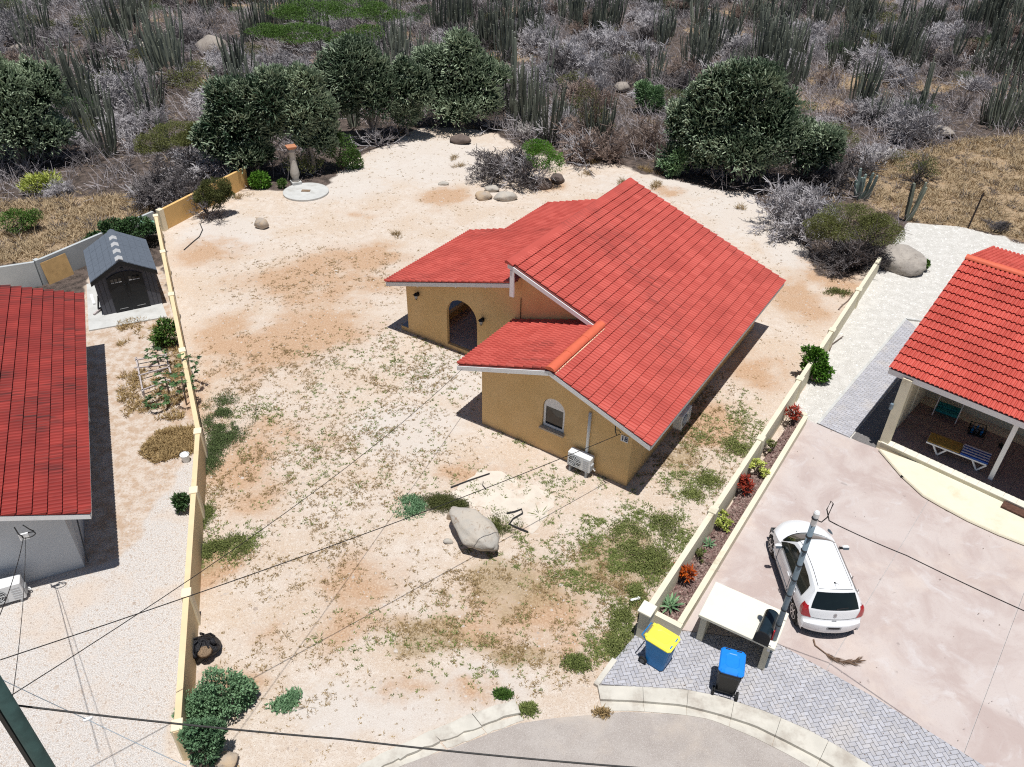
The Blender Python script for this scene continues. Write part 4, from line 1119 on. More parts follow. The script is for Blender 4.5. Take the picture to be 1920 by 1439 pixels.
def leafquads(C, Dr, L, W, rng, fold=.25):
    """leaf blades: centre C, direction Dr; two quads folded on the midrib"""
    n = len(C); Dr = Dr / (np.linalg.norm(Dr, axis=1)[:, None] + 1e-9)
    r = rng.normal(size=(n, 3)); S = np.cross(Dr, r); S /= np.linalg.norm(S, axis=1)[:, None] + 1e-9; N = np.cross(S, Dr)
    L = np.broadcast_to(L, n)[:, None]; W = np.broadcast_to(W, n)[:, None]
    b0 = C; t0 = C + Dr * L; mdd = C + Dr * L * .45
    V = np.stack([b0, mdd + S * W / 2 + N * W * fold, t0, mdd - S * W / 2 + N * W * fold], 1)
    F = np.arange(n)[:, None] * 4
    return V.reshape(-1, 3), np.concatenate([F + [[0, 1, 2]], F + [[0, 2, 3]]])
def blades(P, n_per, L, W, rng, spread=.8, upness=1.0):
    n = len(P); C = np.repeat(P, n_per, 0); m = len(C)
    a = rng.uniform(0, 6.28, m); s = spread * np.sqrt(rng.random(m))
    D_ = np.column_stack([np.cos(a) * s, np.sin(a) * s, upness * rng.uniform(.25, 1, m)])
    Ls = np.repeat(L, n_per) * rng.uniform(.5, 1.15, m)
    C = C + np.column_stack([np.cos(a), np.sin(a), a * 0]) * (Ls * .12)[:, None]
    V, F = leafquads(C, D_, Ls, np.maximum(W, .12 * Ls) if W is None else W, rng)
    return V, F, np.repeat(np.clip(np.repeat(rng.random(n), n_per) * .6 + rng.random(m) * .4, 0, 1), 4)
def gauss_d(L):
    E_ = [(ell(*e[:4]), e[4]) for e in L]
    def f(x, y):
        o = np.zeros(np.shape(x))
        for (cx, cy, a, b_), w in E_:
            o = np.maximum(o, w * np.clip(1.3 - np.sqrt(((x - cx) / a) ** 2 + ((y - cy) / b_) ** 2), 0, 1))
        return np.clip(o, 0, 1)
    return f
WG = gauss_d([(720, 700, 170, 100, .07), (640, 850, 190, 140, .07), (1050, 1030, 150, 70, .16), (1185, 1040, 95, 90, 1.3), (1235, 1000, 60, 60, 1.1), (1150, 1190, 50, 80, 1.3), (1090, 1090, 80, 60, .5), (1330, 830, 60, 60, .3), (1290, 900, 60, 40, .35), (850, 1200, 260, 90, .12), (440, 1020, 60, 36, .8), (410, 1030, 40, 30, .6), (480, 780, 50, 30, .25), (940, 1000, 60, 50, .2), (1000, 905, 200, 40, .12), (1400, 790, 40, 60, .3), (385, 960, 22, 30, .5), (960, 808, 60, 10, .5), (1010, 830, 40, 8, .4), (1120, 890, 40, 10, .5)])
WD = gauss_d([(950, 1110, 200, 90, .45), (1130, 1090, 130, 100, .6), (730, 700, 170, 90, .28), (640, 860, 210, 150, .26), (1000, 1230, 140, 50, .5), (820, 1180, 170, 70, .36), (1290, 860, 80, 90, .35), (450, 890, 100, 100, .35), (600, 1050, 200, 90, .25), (520, 700, 170, 90, .25), (1330, 760, 60, 90, .3), (600, 520, 200, 60, .12), (560, 1250, 180, 100, .14), (420, 740, 60, 60, .3), (1060, 1290, 100, 30, .35)])
def weeds(name, dens, n, Lm, W, npb, mat, label, seed, spread=1.2, upn=.5, poly=NEARLOT):
    rng = np.random.default_rng(seed)
    p = sample(poly, n, rng, lambda x, y: off_house(x, y) * np.clip(dens(x, y) * np.clip(vnoise(x, y, 2.2, seed, 3) * 5 - 2.1, .06, 1.1), 0, 1))
    Ls = np.exp(rng.normal(math.log(Lm), .45, len(p)))
    V, F, t = blades(np.column_stack([p, np.zeros(len(p))]), npb, Ls, W, rng, spread, upn)
    return stuff(name, np_mesh(name, V, [F], mat, t), label)
weeds('green_weeds', WG, 6600, .075, .022, 9, mt['weed_green'], 'low green weeds growing through the sandy lot', 3)
weeds('dry_weeds', WD, 9500, .07, .016, 8, mt['weed_dry'], 'dry brown weeds scattered on the sandy lot', 4)
weeds('sparse_weeds', lambda x, y: .4 + 0 * x, 3400, .05, .018, 7, mt['weed_dry'], 'tiny sparse weeds on the bare sand', 8)
rng = np.random.default_rng(77)
p_ = np.concatenate([sample(GL([(300, 810), (360, 800), (365, 850), (290, 868), (260, 850)]), 500, rng), sample(GL([(200, 600), (320, 600), (350, 700), (340, 790), (230, 780)]), 420, rng, lambda x, y: np.clip(vnoise(x, y, .9, 9) * 4 - 1.7, 0, 1))])
V, F, t = blades(np.column_stack([p_, np.zeros(len(p_))]), 12, np.full(len(p_), .22), .03, rng, 1.1, .7)
stuff('dry_grass_tufts', np_mesh('dry_grass_tufts', V, [F], mt['weed_dry'], t), 'dry straw grass at the foot of the left wall')

# dry grass over the scrub
rng = np.random.default_rng(5)
def ground_z(x, y):
    lotm = poly_mask(x, y, LOT, .35)
    z = (1 - lotm) * (vnoise(x, y, .35, 4, 3) - .5) * .35 * np.clip((y - 36) / 8, 0, 1)
    return z + np.clip(y - 60, 0, 90) * .012
OUT = lambda x, y: (1 - poly_mask(x, y, LOT, .1)) * (1 - poly_mask(x, y, RGRAVEL, .1)) * (1 - poly_mask(x, y, GL([(0, 500), (75, 490), (285, 400), (290, 1440), (-600, 1440), (-300, 500)]), .1))
SCRUB = [(-70, 112), (-32, 36), (-21, 36), (-18.6, 38.5), (-15.7, 44.8), (-9, 46), (6, 46), (14, 38), (18, 36.2), (26, 33.0), (34, 31), (75, 112)]
p_ = sample(GOLD1, 2800, rng, lambda x, y: np.clip(vnoise(x, y, .7, 33) * 3 - .8, .05, 1))
p2 = sample(GOLD2, 4600, rng, lambda x, y: np.clip(vnoise(x, y, .7, 33) * 3 - .8, .05, 1))
p3 = sample(SCRUB, 6000, rng, lambda x, y: OUT(x, y) * (.06 + .94 * np.clip((vnoise(x, y, .16, 21, 3) - .58) * 7, 0, 1)))
pp = np.concatenate([p_, p2, p3]); zz = ground_z(pp[:, 0], pp[:, 1])
V, F, t = blades(np.column_stack([pp, zz]), 6, np.exp(rng.normal(-1.15, .35, len(pp))), .035, rng, 1.0, .8)
stuff('golden_grass', np_mesh('golden_grass', V, [F], mt['grass_gold'], t), 'golden dry grass on the scrub land behind the lot')

p_ = np.concatenate([sample(GOLD1, 110, rng), sample(GOLD2, 240, rng)])
V, F, t = blades(np.column_stack([p_, ground_z(p_[:, 0], p_[:, 1])]), 16, np.exp(rng.normal(-1.0, .4, len(p_))), .03, rng, 1.0, .7)
stuff('dark_tufts', np_mesh('dark_tufts', V, [F], mt['twig_dark'], t), 'dark dead tufts in the golden grass')

# ------------------------------------------------------------------ vegetation makers
def prisms(P0, P1, R0, R1, sides=3, cap=False):
    n = len(P0); D_ = P1 - P0; D_ = D_ / (np.linalg.norm(D_, axis=1)[:, None] + 1e-9)
    ref = np.where(np.abs(D_[:, 2:3]) < .9, np.array([[0, 0, 1.]]), np.array([[1., 0, 0]]))
    A = np.cross(ref, D_); A /= np.linalg.norm(A, axis=1)[:, None]; B_ = np.cross(D_, A)
    an = np.arange(sides) * 2 * np.pi / sides
    off = A[:, None] * np.cos(an)[None, :, None] + B_[:, None] * np.sin(an)[None, :, None]
    R0 = np.broadcast_to(R0, n); R1 = np.broadcast_to(R1, n)
    V = np.concatenate([P0[:, None] + off * R0[:, None, None], P1[:, None] + off * R1[:, None, None]], 1)
    k_ = 2 * sides + (1 if cap else 0)
    if cap: V = np.concatenate([V, (P1 + D_ * R1[:, None] * 1.2)[:, None]], 1)
    b0 = (np.arange(n) * k_)[:, None]
    Fq = np.concatenate([b0 + np.array([[i, (i + 1) % sides, sides + (i + 1) % sides, sides + i]]) for i in range(sides)])
    Ft = np.concatenate([b0 + np.array([[sides + i, sides + (i + 1) % sides, 2 * sides]]) for i in range(sides)]) if cap else np.zeros((0, 3), int)
    return V.reshape(-1, 3), Fq, Ft, k_
def join(parts):
    V = []; Fq = []; Ft = []; T = []; n = 0
    for v, q, t, tone in parts:
        V.append(v); Fq.append(q + n if len(q) else np.zeros((0, 4), int)); Ft.append(t + n if len(t) else np.zeros((0, 3), int)); T.append(tone); n += len(v)
    return np.concatenate(V), np.concatenate(Fq), np.concatenate(Ft), np.concatenate(T)
def branch_levels(rng, R, H, stems, kids_, levels, wide=.9, r0=.03):
    """segments of a branching dry shrub of radius R and height H standing at the origin"""
    a = rng.uniform(0, 6.28, stems); el = rng.uniform(.25, 1.2, stems)
    D_ = np.column_stack([np.cos(a) * np.cos(el) * wide, np.sin(a) * np.cos(el) * wide, np.sin(el)])
    P = np.column_stack([np.cos(a), np.sin(a), a * 0]) * (rng.random(stems)[:, None] * .1 * R)
    scale = np.array([R, R, H]); Ln = .5 * rng.uniform(.7, 1.2, stems); rad = np.full(stems, r0)
    out = []
    for lv in range(levels):
        mid = P + D_ * (Ln * .5)[:, None] * scale + rng.normal(size=P.shape) * .03 * scale
        end = P + D_ * Ln[:, None] * scale + np.column_stack([np.zeros((len(P), 2)), np.zeros(len(P))])
        if lv == levels - 1: out.append((P, end, rad, rad * .6, lv))
        else: out.append((P, mid, rad, rad * .8, lv)); out.append((mid, end, rad * .8, rad * .6, lv))
        f = rng.uniform(.35, 1.0, (len(P), kids_))
        base = P[:, None] + (end - P)[:, None] * f[..., None]
        nd = D_[:, None] + rng.normal(size=(len(P), kids_, 3)) * .62
        nd[..., 2] += .12
        nd /= np.linalg.norm(nd, axis=2)[..., None]
        P = base.reshape(-1, 3); D_ = nd.reshape(-1, 3); Ln = np.repeat(Ln, kids_) * rng.uniform(.5, .85, len(P)); rad = np.repeat(rad, kids_) * .62
    return out, P
def twig_mesh(name, rng, R, H, mat, stems=9, kids_=4, levels=4, wide=1.0, r0=.035, rmin=.009, leaves=None, leafmat=None, keep=1.0):
    segs, tips = branch_levels(rng, R, H, stems, kids_, levels, wide, r0)
    parts = []
    for P0, P1, a, b_, lv in segs:
        if lv == levels - 1 and keep < 1:
            kk = rng.random(len(P0)) < keep; P0, P1, a, b_ = P0[kk], P1[kk], a[kk], b_[kk]
        P0 = P0.copy(); P1 = P1.copy(); P0[:, 2] = np.maximum(P0[:, 2], .0); P1[:, 2] = np.maximum(P1[:, 2], .02)
        v, q, t, k_ = prisms(P0, P1, np.maximum(a, rmin), np.maximum(b_, rmin), 3)
        parts.append((v, q, t, np.repeat(np.clip(rng.random(len(P0)) * .55 + .12 * lv, 0, 1), k_)))
    V, Fq, Ft, T = join(parts)
    return np_mesh(name, V, [Fq, Ft], mat, T), tips
def leaf_mesh(name, rng, lobes, n, L, W, mat, updir=.4, shell=.55, gap=.3):
    """leaves filling a set of ellipsoid lobes (cx, cy, cz, rx, ry, rz)"""
    vol = np.array([l[3] * l[4] + l[3] * l[5] for l in lobes]); vol = vol / vol.sum(); C = []; D_ = []
    for l, f in zip(lobes, vol):
        m_ = int(n * f) + 1
        d = rng.normal(size=(m_, 3)); d /= np.linalg.norm(d, axis=1)[:, None]
        r = shell + (1 - shell) * rng.random(m_) ** .6 * 1.0
        r = r * (1 + .22 * (vnoise(d[:, 0] * 3 + l[0], d[:, 1] * 3 + d[:, 2] * 2.3, 1.0, 5) - .5) * 2)
        C.append(np.array(l[:3]) + d * r[:, None] * np.array(l[3:6])); D_.append(d * np.array([1, 1, 1.0]) + rng.normal(size=(m_, 3)) * .6 + np.array([0, 0, updir]))
    C = np.concatenate(C); D_ = np.concatenate(D_)
    ok = C[:, 2] > .03
    C, D_ = C[ok], D_[ok]
    fq = 1.7 if gap < .5 else 3.4
    clump = vnoise(C[:, 0] * fq + 7, C[:, 1] * fq + C[:, 2] * fq * .8, 1.0, 17, 2)
    kk = rng.random(len(C)) < np.clip(clump * (3.2 + gap) - gap, .2 if gap < .5 else .04, 1)
    C, D_, clump = C[kk], D_[kk], clump[kk]
    V, F = leafquads(C, D_, L * rng.uniform(.6, 1.3, len(C)), W * rng.uniform(.7, 1.3, len(C)), rng)
    T = np.clip(.5 * rng.random(len(C)) + .8 * (clump - .3), 0, 1)
    return np_mesh(name, V, [F], mat, np.repeat(T, 4))
def finger_mesh(name, rng, lobes, n, L, r, mat, zmin=0.0):
    vol = np.array([l[3] * l[4] for l in lobes]); vol = vol / vol.sum(); C = []; D_ = []; dep = []
    for l, f in zip(lobes, vol):
        m_ = int(n * f) + 1
        d = rng.normal(size=(m_, 3)); d[:, 2] = d[:, 2] * .9 + .25; d /= np.linalg.norm(d, axis=1)[:, None]
        q = rng.random(m_); rr = np.where(q < .62, rng.uniform(.84, 1.06, m_), rng.uniform(.35, .84, m_))
        rr = rr * (1 + .40 * (vnoise(d[:, 0] * 2.4 + l[0] * 3 + 9, d[:, 1] * 2.4 + d[:, 2] * 2 + l[1], 1.0, 3) - .5) * 2)
        c = np.array(l[:3]) + d * rr[:, None] * np.array(l[3:6])
        keepm = np.ones(m_, bool)
        for l2 in lobes:
            if l2 is l: continue
            keepm &= (((c - np.array(l2[:3])) / np.array(l2[3:6])) ** 2).sum(1) > .7
        keepm &= c[:, 2] > (.1 + zmin * rng.random(m_) ** .5)
        C.append(c[keepm]); D_.append((d + rng.normal(size=d.shape) * .55 + np.array([0, 0, .45]))[keepm]); dep.append(rr[keepm])
    C = np.concatenate(C); D_ = np.concatenate(D_); D_ /= np.linalg.norm(D_, axis=1)[:, None]
    Ln = L * rng.uniform(.55, 1.25, len(C))
    v1, q1, t1, k1 = prisms(C, C + D_ * Ln[:, None], r * .8, r * .85, 3, True)
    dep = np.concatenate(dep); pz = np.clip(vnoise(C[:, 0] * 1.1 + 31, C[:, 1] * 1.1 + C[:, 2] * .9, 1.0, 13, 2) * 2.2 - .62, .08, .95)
    tn = np.where((rng.random(len(C)) < pz) & (dep > .8), rng.uniform(.5, 1, len(C)), rng.uniform(0, .32, len(C)))  # fingers deep in the crown stay dark, inner shade put into their tone
    V, Fq, Ft, T = join([(v1, q1, t1, np.repeat(tn, k1))])
    return np_mesh(name, V, [Fq, Ft], mat, T)
def trunk_mesh(name, rng, ends, r, mat, base_spread=.3):
    m = MB(); m.smooth = True
    for e in ends:
        b0 = Vector((rng.uniform(-1, 1) * base_spread, rng.uniform(-1, 1) * base_spread, -.05)); e = Vector(e)
        pts = [b0 + (e - b0) * t + Vector((rng.normal() * .12, rng.normal() * .12, 0)) * (1 if 0 < t < 1 else 0) for t in (0, .25, .5, .75, 1)]
        m.tube(pts, [r, r * .85, r * .75, r * .6, r * .4], 7)
    return m.mesh(name, mat)
def cactus_mesh(name, rng, H, stems, lean, r=.075, mat=None, spread=.5):
    parts = []; sides = 8
    for s in range(stems):
        a = rng.uniform(0, 6.28); ln = lean * rng.uniform(.2, 1.15); h = H * rng.uniform(.35, 1.0); rs = r * rng.uniform(.75, 1.15)
        p = np.array([np.cos(a), np.sin(a), 0]) * spread * rng.uniform(.1, 1) ; K = 6
        pts = [p]
        out = np.array([np.cos(a), np.sin(a), 0])
        for q in range(K):
            t = (q + .5) / K
            d = np.array([0, 0, 1.0]) + out * ln * (1.25 - .9 * t) + rng.normal(size=3) * .05
            d /= np.linalg.norm(d); pts.append(pts[-1] + d * h / K)
        pts = np.array(pts); rad = rs * np.array([.8, .95, 1, 1, .97, .92, .7])
        an = np.arange(sides) * 2 * np.pi / sides + rng.uniform(0, 1); fl = np.where(np.arange(sides) % 2 == 0, 1.12, .84)
        ring = np.stack([np.cos(an) * fl, np.sin(an) * fl, an * 0], 1)
        V = (pts[:, None] + ring[None] * rad[:, None, None]).reshape(-1, 3)
        V = np.concatenate([V, [pts[-1] + np.array([0, 0, rs * .5])]])
        q = np.array([[i * sides + k_, i * sides + (k_ + 1) % sides, (i + 1) * sides + (k_ + 1) % sides, (i + 1) * sides + k_] for i in range(K) for k_ in range(sides)])
        t = np.array([[K * sides + k_, K * sides + (k_ + 1) % sides, (K + 1) * sides] for k_ in range(sides)])
        base = rng.random() * .55
        tone = np.concatenate([np.tile(np.where(np.arange(sides) % 2 == 0, .35, 0.), K + 1) + base, [1.0]])
        tone[K * sides:] = np.clip(base + .5, 0, 1)
        parts.append((V, q, t, np.clip(tone, 0, 1)))
    V, Fq, Ft, T = join(parts)
    return np_mesh(name, V, [Fq, Ft], mat or mt['cactus'], T)
def put(name, me, loc, label, cat, group=None, s=1.0, rz=None):
    o = link(name, me); o.location = loc; o.rotation_euler = (0, 0, rnd.uniform(0, 6.28) if rz is None else rz)
    o.scale = (s, s, s) if isinstance(s, (int, float)) else s
    return tag(o, label, cat, group)

# ------------------------------------------------------------------ big succulent trees at the edge of the scrub
def finger_tree(base_px, lobes_px, label, n, seed, mat='finger', trunks=3, L=.27, rr=.040, yoff=0.0, group='milk-bush trees along the back of the lot'):
    """lobes_px: (px, py, rx_px, ry_px) ellipses measured in the picture, placed at the depth of the base"""
    rng = np.random.default_rng(seed)
    g = G(*base_px); lobes = []
    lob2 = []
    for (px, py, rx, ry) in lobes_px:
        lob2.append((px, py, rx * .80, ry * .78))
        for q in range(6 if rx > 30 else 2):
            aa = rng.uniform(-.5, 3.64); lob2.append((px + rx * .8 * math.cos(aa), py - ry * .8 * math.sin(aa), rx * rng.uniform(.26, .52), ry * rng.uniform(.26, .52)))
    for (px, py, rx, ry) in lob2:
        b_ = (g.x, g.y)
        z = height_over(b_, px, py); d = ray(px, py); t = math.hypot(*b_) / math.hypot(d.x, d.y)
        w = width_at(b_, rx); h = width_at(b_, ry) / .88
        dy = rng.uniform(-.25, .25) * w
        k_ = 1 + dy / math.hypot(*b_)
        lobes.append((d.x * t * k_ - g.x, d.y * t * k_ - g.y, max(z + (z - CAM_Z) * (k_ - 1), h * .75), w, w * .95, h))
    o = empty('milk_bush_tree', (g.x, g.y, 0), 0, label, 'tree', group)
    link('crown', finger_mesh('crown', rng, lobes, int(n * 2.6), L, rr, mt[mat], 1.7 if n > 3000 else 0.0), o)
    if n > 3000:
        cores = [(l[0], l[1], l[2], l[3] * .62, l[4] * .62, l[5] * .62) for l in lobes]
        link('inner_shade_leaves', leaf_mesh('inner_shade_leaves', rng, cores, int(n * .5), .42, .20, mt['leaf_shade_core'], shell=.25), o)  # dark filling leaves, their colour paints the crown's inner shade
    link('trunk', trunk_mesh('trunk', rng, [(l[0] * .75, l[1] * .75, max(.4, l[2] - l[5] * .3)) for l in lobes[:trunks * 5:5]], .14, mt['bark_pale']), o)
    return o
finger_tree((35, 318), [(10, 225, 100, 80), (60, 180, 55, 55), (-30, 160, 60, 60), (80, 260, 45, 40)], 'big dark green succulent tree cut off by the left edge', 9000, 1)
finger_tree((475, 335), [(450, 225, 62, 62), (405, 265, 36, 40), (500, 190, 45, 42), (455, 290, 50, 30)], 'dark green succulent tree left of the stone pedestal', 7500, 2)
finger_tree((585, 325), [(560, 205, 60, 58), (600, 250, 36, 46), (535, 160, 35, 28)], 'pale green succulent tree standing over the stone pedestal', 6500, 3)
finger_tree((700, 262), [(650, 150, 55, 55), (705, 175, 60, 52), (755, 165, 42, 45), (665, 115, 40, 30), (630, 190, 35, 40)], 'whitish green succulent tree on three bare trunks at the top of the lot', 9000, 4, trunks=4)
finger_tree((862, 238), [(850, 125, 58, 48), (905, 165, 46, 50), (820, 180, 45, 48), (860, 205, 70, 36), (870, 165, 60, 55)], 'rounded succulent tree right of the three trunked one', 9500, 5)
finger_tree((1385, 338), [(1390, 195, 80, 62), (1320, 235, 60, 60), (1440, 250, 70, 65), (1290, 290, 42, 42), (1390, 275, 90, 52), (1510, 280, 52, 50), (1350, 170, 40, 30)], 'largest dark green succulent tree behind the red roof of the yellow house', 15000, 6, trunks=5)
finger_tree((1216, 212), [(1216, 185, 25, 24), (1228, 196, 16, 14)], 'small round succulent bush among grey twigs in the scrub', 1100, 7, 'finger2', 1, .25, .03)
finger_tree((1258, 330), [(1262, 312, 20, 16), (1275, 295, 18, 16)], 'low succulent clump at the left foot of the largest tree', 900, 8, 'finger2', 1, .25, .03)
finger_tree((760, 255), [(765, 215, 28, 22)], 'small dark clump between two succulent trees', 700, 9, 'finger', 1, .25, .03)

def leafy(name, base_px, lobes_px, n, L, W, mat, label, cat, seed, stems=3, group=None, twigs=None, bark='bark', shell=.5, flat=1.0):
    rng = np.random.default_rng(seed); g = G(*base_px); lobes = []
    lob2 = []
    for (px, py, rx, ry) in lobes_px:
        lob2.append((px, py, rx * .8, ry * .8))
        for q in range(5):
            aa = rng.uniform(0, 6.28); lob2.append((px + rx * .68 * math.cos(aa), py - ry * .62 * math.sin(aa), rx * rng.uniform(.25, .5), ry * rng.uniform(.25, .5)))
    n = int(n * 1.5)
    for (px, py, rx, ry) in lob2:
        b_ = (g.x, g.y); z = height_over(b_, px, py); d = ray(px, py); t = math.hypot(*b_) / math.hypot(d.x, d.y)
        w = width_at(b_, rx); h = width_at(b_, ry) / .85
        if flat < 1:
            q = G(px, py, h * flat * .5); lobes.append((q.x - g.x, q.y - g.y, h * flat * .55, w, h * .9, h * flat * .6))
        else: lobes.append((d.x * t - g.x, d.y * t - g.y, max(z, h * .6), w, w * .95, h))
    o = empty(name, (g.x, g.y, 0), 0, label, cat, group)
    if flat < 1:
        C = []; tot_ = sum(l[2] * l[3] for l in lobes_px)
        for (px, py, rx, ry) in lobes_px:
            c_ = G(px, py); a_ = width_at(c_, rx); b_ = (G(px, py + ry) - G(px, py - ry)).length / 2; m_ = int(n * 1.6 * rx * ry / tot_)
            q = rng.normal(size=(m_, 2)) * .48; r2 = (q ** 2).sum(1); q = q[r2 < 1.6]; r2 = r2[r2 < 1.6]
            x = q[:, 0] * a_ + c_.x; y = q[:, 1] * b_ + c_.y
            hn = vnoise(x, y, 2.2, seed, 3); k2 = rng.random(len(x)) < np.clip(hn * 4 - 1.2, .03, 1)
            hm = min(.55, .4 * min(a_, b_)) + .05
            C.append(np.column_stack([x, y, .02 + hm * np.clip(1 - r2, .05, 1) * rng.random(len(x)) * hn])[k2])
        C = np.concatenate(C) - np.array([g.x, g.y, 0]); D_ = rng.normal(size=C.shape) + np.array([0, 0, .7])
        V, F = leafquads(C, D_, L * rng.uniform(.5, 1.2, len(C)), W * rng.uniform(.7, 1.2, len(C)), rng)
        link('foliage', np_mesh('foliage', V, [F], mt[mat], np.repeat(rng.random(len(C)), 4)), o)
        link('stems', trunk_mesh('stems', rng, [(*C[int(rng.integers(0, len(C)))][:2], .06) for _ in range(5)], .010, mt[bark], .05), o)
        return o
    near_ = math.hypot(g.x, g.y) < 33
    link('foliage', leaf_mesh('foliage', rng, lobes, n, L, W, mt[mat], shell=.25 if near_ else shell, gap=1.05 if near_ else .3), o)
    R = max(abs(l[0]) + l[3] for l in lobes); H = max(l[2] + l[5] * .6 for l in lobes)
    if twigs:
        me, _ = twig_mesh('twigs', rng, R * .95, H * .85, mt[twigs], 9, 4, 4, 1.0, .035, .010); link('twigs', me, o)
    else:
        link('stems', trunk_mesh('stems', rng, [(l[0] * .8, l[1] * .8, l[2]) for l in lobes[::6] for _ in range(stems)], min(.05, R * .06), mt[bark], R * .08), o)
    return o
# green shrubs and small trees one can tell apart
leafy('olive_tree', (392, 408), [(404, 354, 30, 22), (385, 366, 26, 18), (422, 362, 18, 14), (398, 375, 24, 16)], 11000, .09, .03, 'leaf_olive', 'bushy olive green small tree in front of the yellow ochre wall', 'tree', 21, twigs='twig_dark')
leafy('shrub', (488, 352), [(488, 338, 21, 17)], 1500, .16, .075, 'leaf_bright', 'bright green shrub left of the stone pedestal', 'shrub', 22)
leafy('shrub', (528, 353), [(528, 345, 8, 9)], 350, .12, .05, 'leaf_green', 'tiny green shrub just left of the pedestal base', 'shrub', 23)
leafy('shrub', (640, 318), [(640, 280, 34, 34), (612, 262, 26, 24), (660, 300, 24, 20)], 2800, .15, .06, 'leaf_green', 'green leafy shrub right of the stone pedestal', 'shrub', 24)
leafy('shrub', (980, 350), [(1015, 292, 36, 24), (1038, 308, 22, 18), (1000, 276, 26, 14)], 4200, .10, .035, 'leaf_bright', 'half dry shrub with bright green leaves on its right side above the brown rocks', 'shrub', 25, twigs='twig_grey')
leafy('shrub', (1600, 498), [(1590, 415, 70, 32), (1650, 432, 46, 30), (1545, 425, 40, 26)], 12000, .09, .03, 'leaf_olive', 'wide olive green bush overhanging the far end of the right wall', 'shrub', 26, twigs='twig_dark')
leafy('shrub', (1715, 345), [(1712, 305, 48, 22), (1735, 318, 30, 16)], 1700, .09, .03, 'leaf_olive', 'dark grey green round bush in the golden grass', 'shrub', 27, twigs='twig_dark')
leafy('shrub', (330, 335), [(330, 250, 62, 20), (375, 250, 34, 18), (280, 270, 36, 18)], 15000, .09, .03, 'leaf_olive', 'flat topped olive green umbrella bush over grey twigs', 'shrub', 28, twigs='twig_dark')
leafy('shrub', (30, 440), [(28, 415, 36, 22), (60, 405, 18, 12)], 2000, .11, .04, 'leaf_green', 'low green shrub in the golden grass at the left edge', 'shrub', 29)
leafy('shrub', (75, 362), [(68, 345, 30, 14), (92, 338, 24, 12)], 800, .30, .06, 'leaf_yellow', 'yellow green spiky shrub beside bleached branches', 'shrub', 30)
leafy('shrub', (1105, 265), [(1100, 195, 28, 40), (1120, 225, 22, 30)], 2200, .10, .03, 'leaf_olive', 'upright olive shrub behind the half dry one', 'shrub', 31, twigs='twig_brown')
leafy('flat_crown_tree', (640, 95), [(590, 20, 80, 16), (660, 15, 70, 16), (710, 25, 50, 14), (545, 25, 40, 10)], 15000, .13, .045, 'leaf_green', 'wide flat crowned green tree at the top edge of the picture', 'tree', 32, twigs='twig_grey')
leafy('flat_crown_tree', (600, 120), [(560, 62, 70, 15), (500, 58, 40, 12), (690, 62, 40, 14), (640, 72, 40, 10)], 13000, .13, .045, 'leaf_green', 'lower flat crowned green tree in front of another one', 'tree', 33, twigs='twig_grey')
leafy('shrub', (22, 28), [(22, 8, 24, 12)], 900, .14, .05, 'leaf_green', 'green bush in the top left corner', 'shrub', 34)
leafy('shrub', (1560, 320), [(1570, 245, 30, 18), (1590, 262, 26, 14)], 1300, .09, .03, 'leaf_olive', 'thin olive bush right of the largest succulent tree', 'shrub', 35, twigs='twig_brown')
leafy('shrub', (1735, 510), [(1735, 497, 9, 9)], 380, .12, .05, 'leaf_green', 'small green plant on the white gravel at the foot of the big rock', 'shrub', 36)
leafy('shrub', (1530, 715), [(1525, 680, 26, 24), (1540, 700, 20, 18), (1520, 660, 16, 14)], 2600, .15, .07, 'leaf_bright', 'bright green shrub leaning on the right boundary wall', 'shrub', 37)
leafy('shrub', (225, 470), [(215, 425, 30, 14), (180, 450, 22, 14), (255, 425, 40, 16), (170, 475, 14, 12)], 2600, .15, .08, 'leaf_dark', 'dark green vine bush behind the plastic shed', 'shrub', 38)
leafy('shrub', (312, 650), [(312, 625, 22, 26), (300, 640, 14, 14)], 700, .22, .06, 'leaf_green', 'thin green oleander between the shed and the cream wall', 'shrub', 39)
leafy('shrub', (345, 960), [(340, 940, 14, 17)], 500, .14, .06, 'leaf_dark', 'dark green plant on the gravel side of the cream wall', 'shrub', 40)
leafy('shrub', (395, 1345), [(420, 1298, 56, 48), (370, 1330, 46, 42), (455, 1292, 30, 28), (385, 1388, 44, 40), (400, 1350, 50, 40)], 13000, .085, .045, 'leaf_blue', 'large blue green bush at the near end of the left wall', 'shrub', 41, stems=5)
leafy('shrub', (382, 1436), [(384, 1398, 36, 36), (366, 1378, 32, 26), (396, 1372, 28, 22)], 6000, .085, .045, 'leaf_blue', 'smaller blue green bush before the large one at the left wall end pier', 'shrub', 55, stems=5)
leafy('creeper', (405, 800), [(410, 775, 34, 32), (425, 815, 36, 36), (398, 860, 24, 34), (470, 780, 16, 16)], 11000, .06, .026, 'leaf_weed', 'dense dark green creeper at the bend of the left wall', 'shrub', 42, shell=.2, flat=.45)
leafy('shrub', (420, 1040), [(400, 1035, 28, 24), (440, 1025, 34, 22), (385, 970, 14, 26)], 4500, .06, .026, 'leaf_weed2', 'flat patch of green weeds at the left wall left of the big boulder', 'shrub', 54, flat=.45)
leafy('shrub', (770, 965), [(770, 952, 28, 20)], 2600, .08, .035, 'leaf_blue', 'dark blue green shrub left of the big boulder', 'shrub', 43, flat=.45)
leafy('shrub', (835, 958), [(825, 945, 40, 18), (860, 950, 24, 12)], 4000, .06, .02, 'leaf_olive', 'low olive mat of weeds behind the big boulder', 'shrub', 44, flat=.45)
leafy('shrub', (948, 1000), [(945, 985, 30, 20)], 2600, .06, .02, 'leaf_olive', 'low olive weed at the right end of the big boulder', 'shrub', 45, flat=.45)
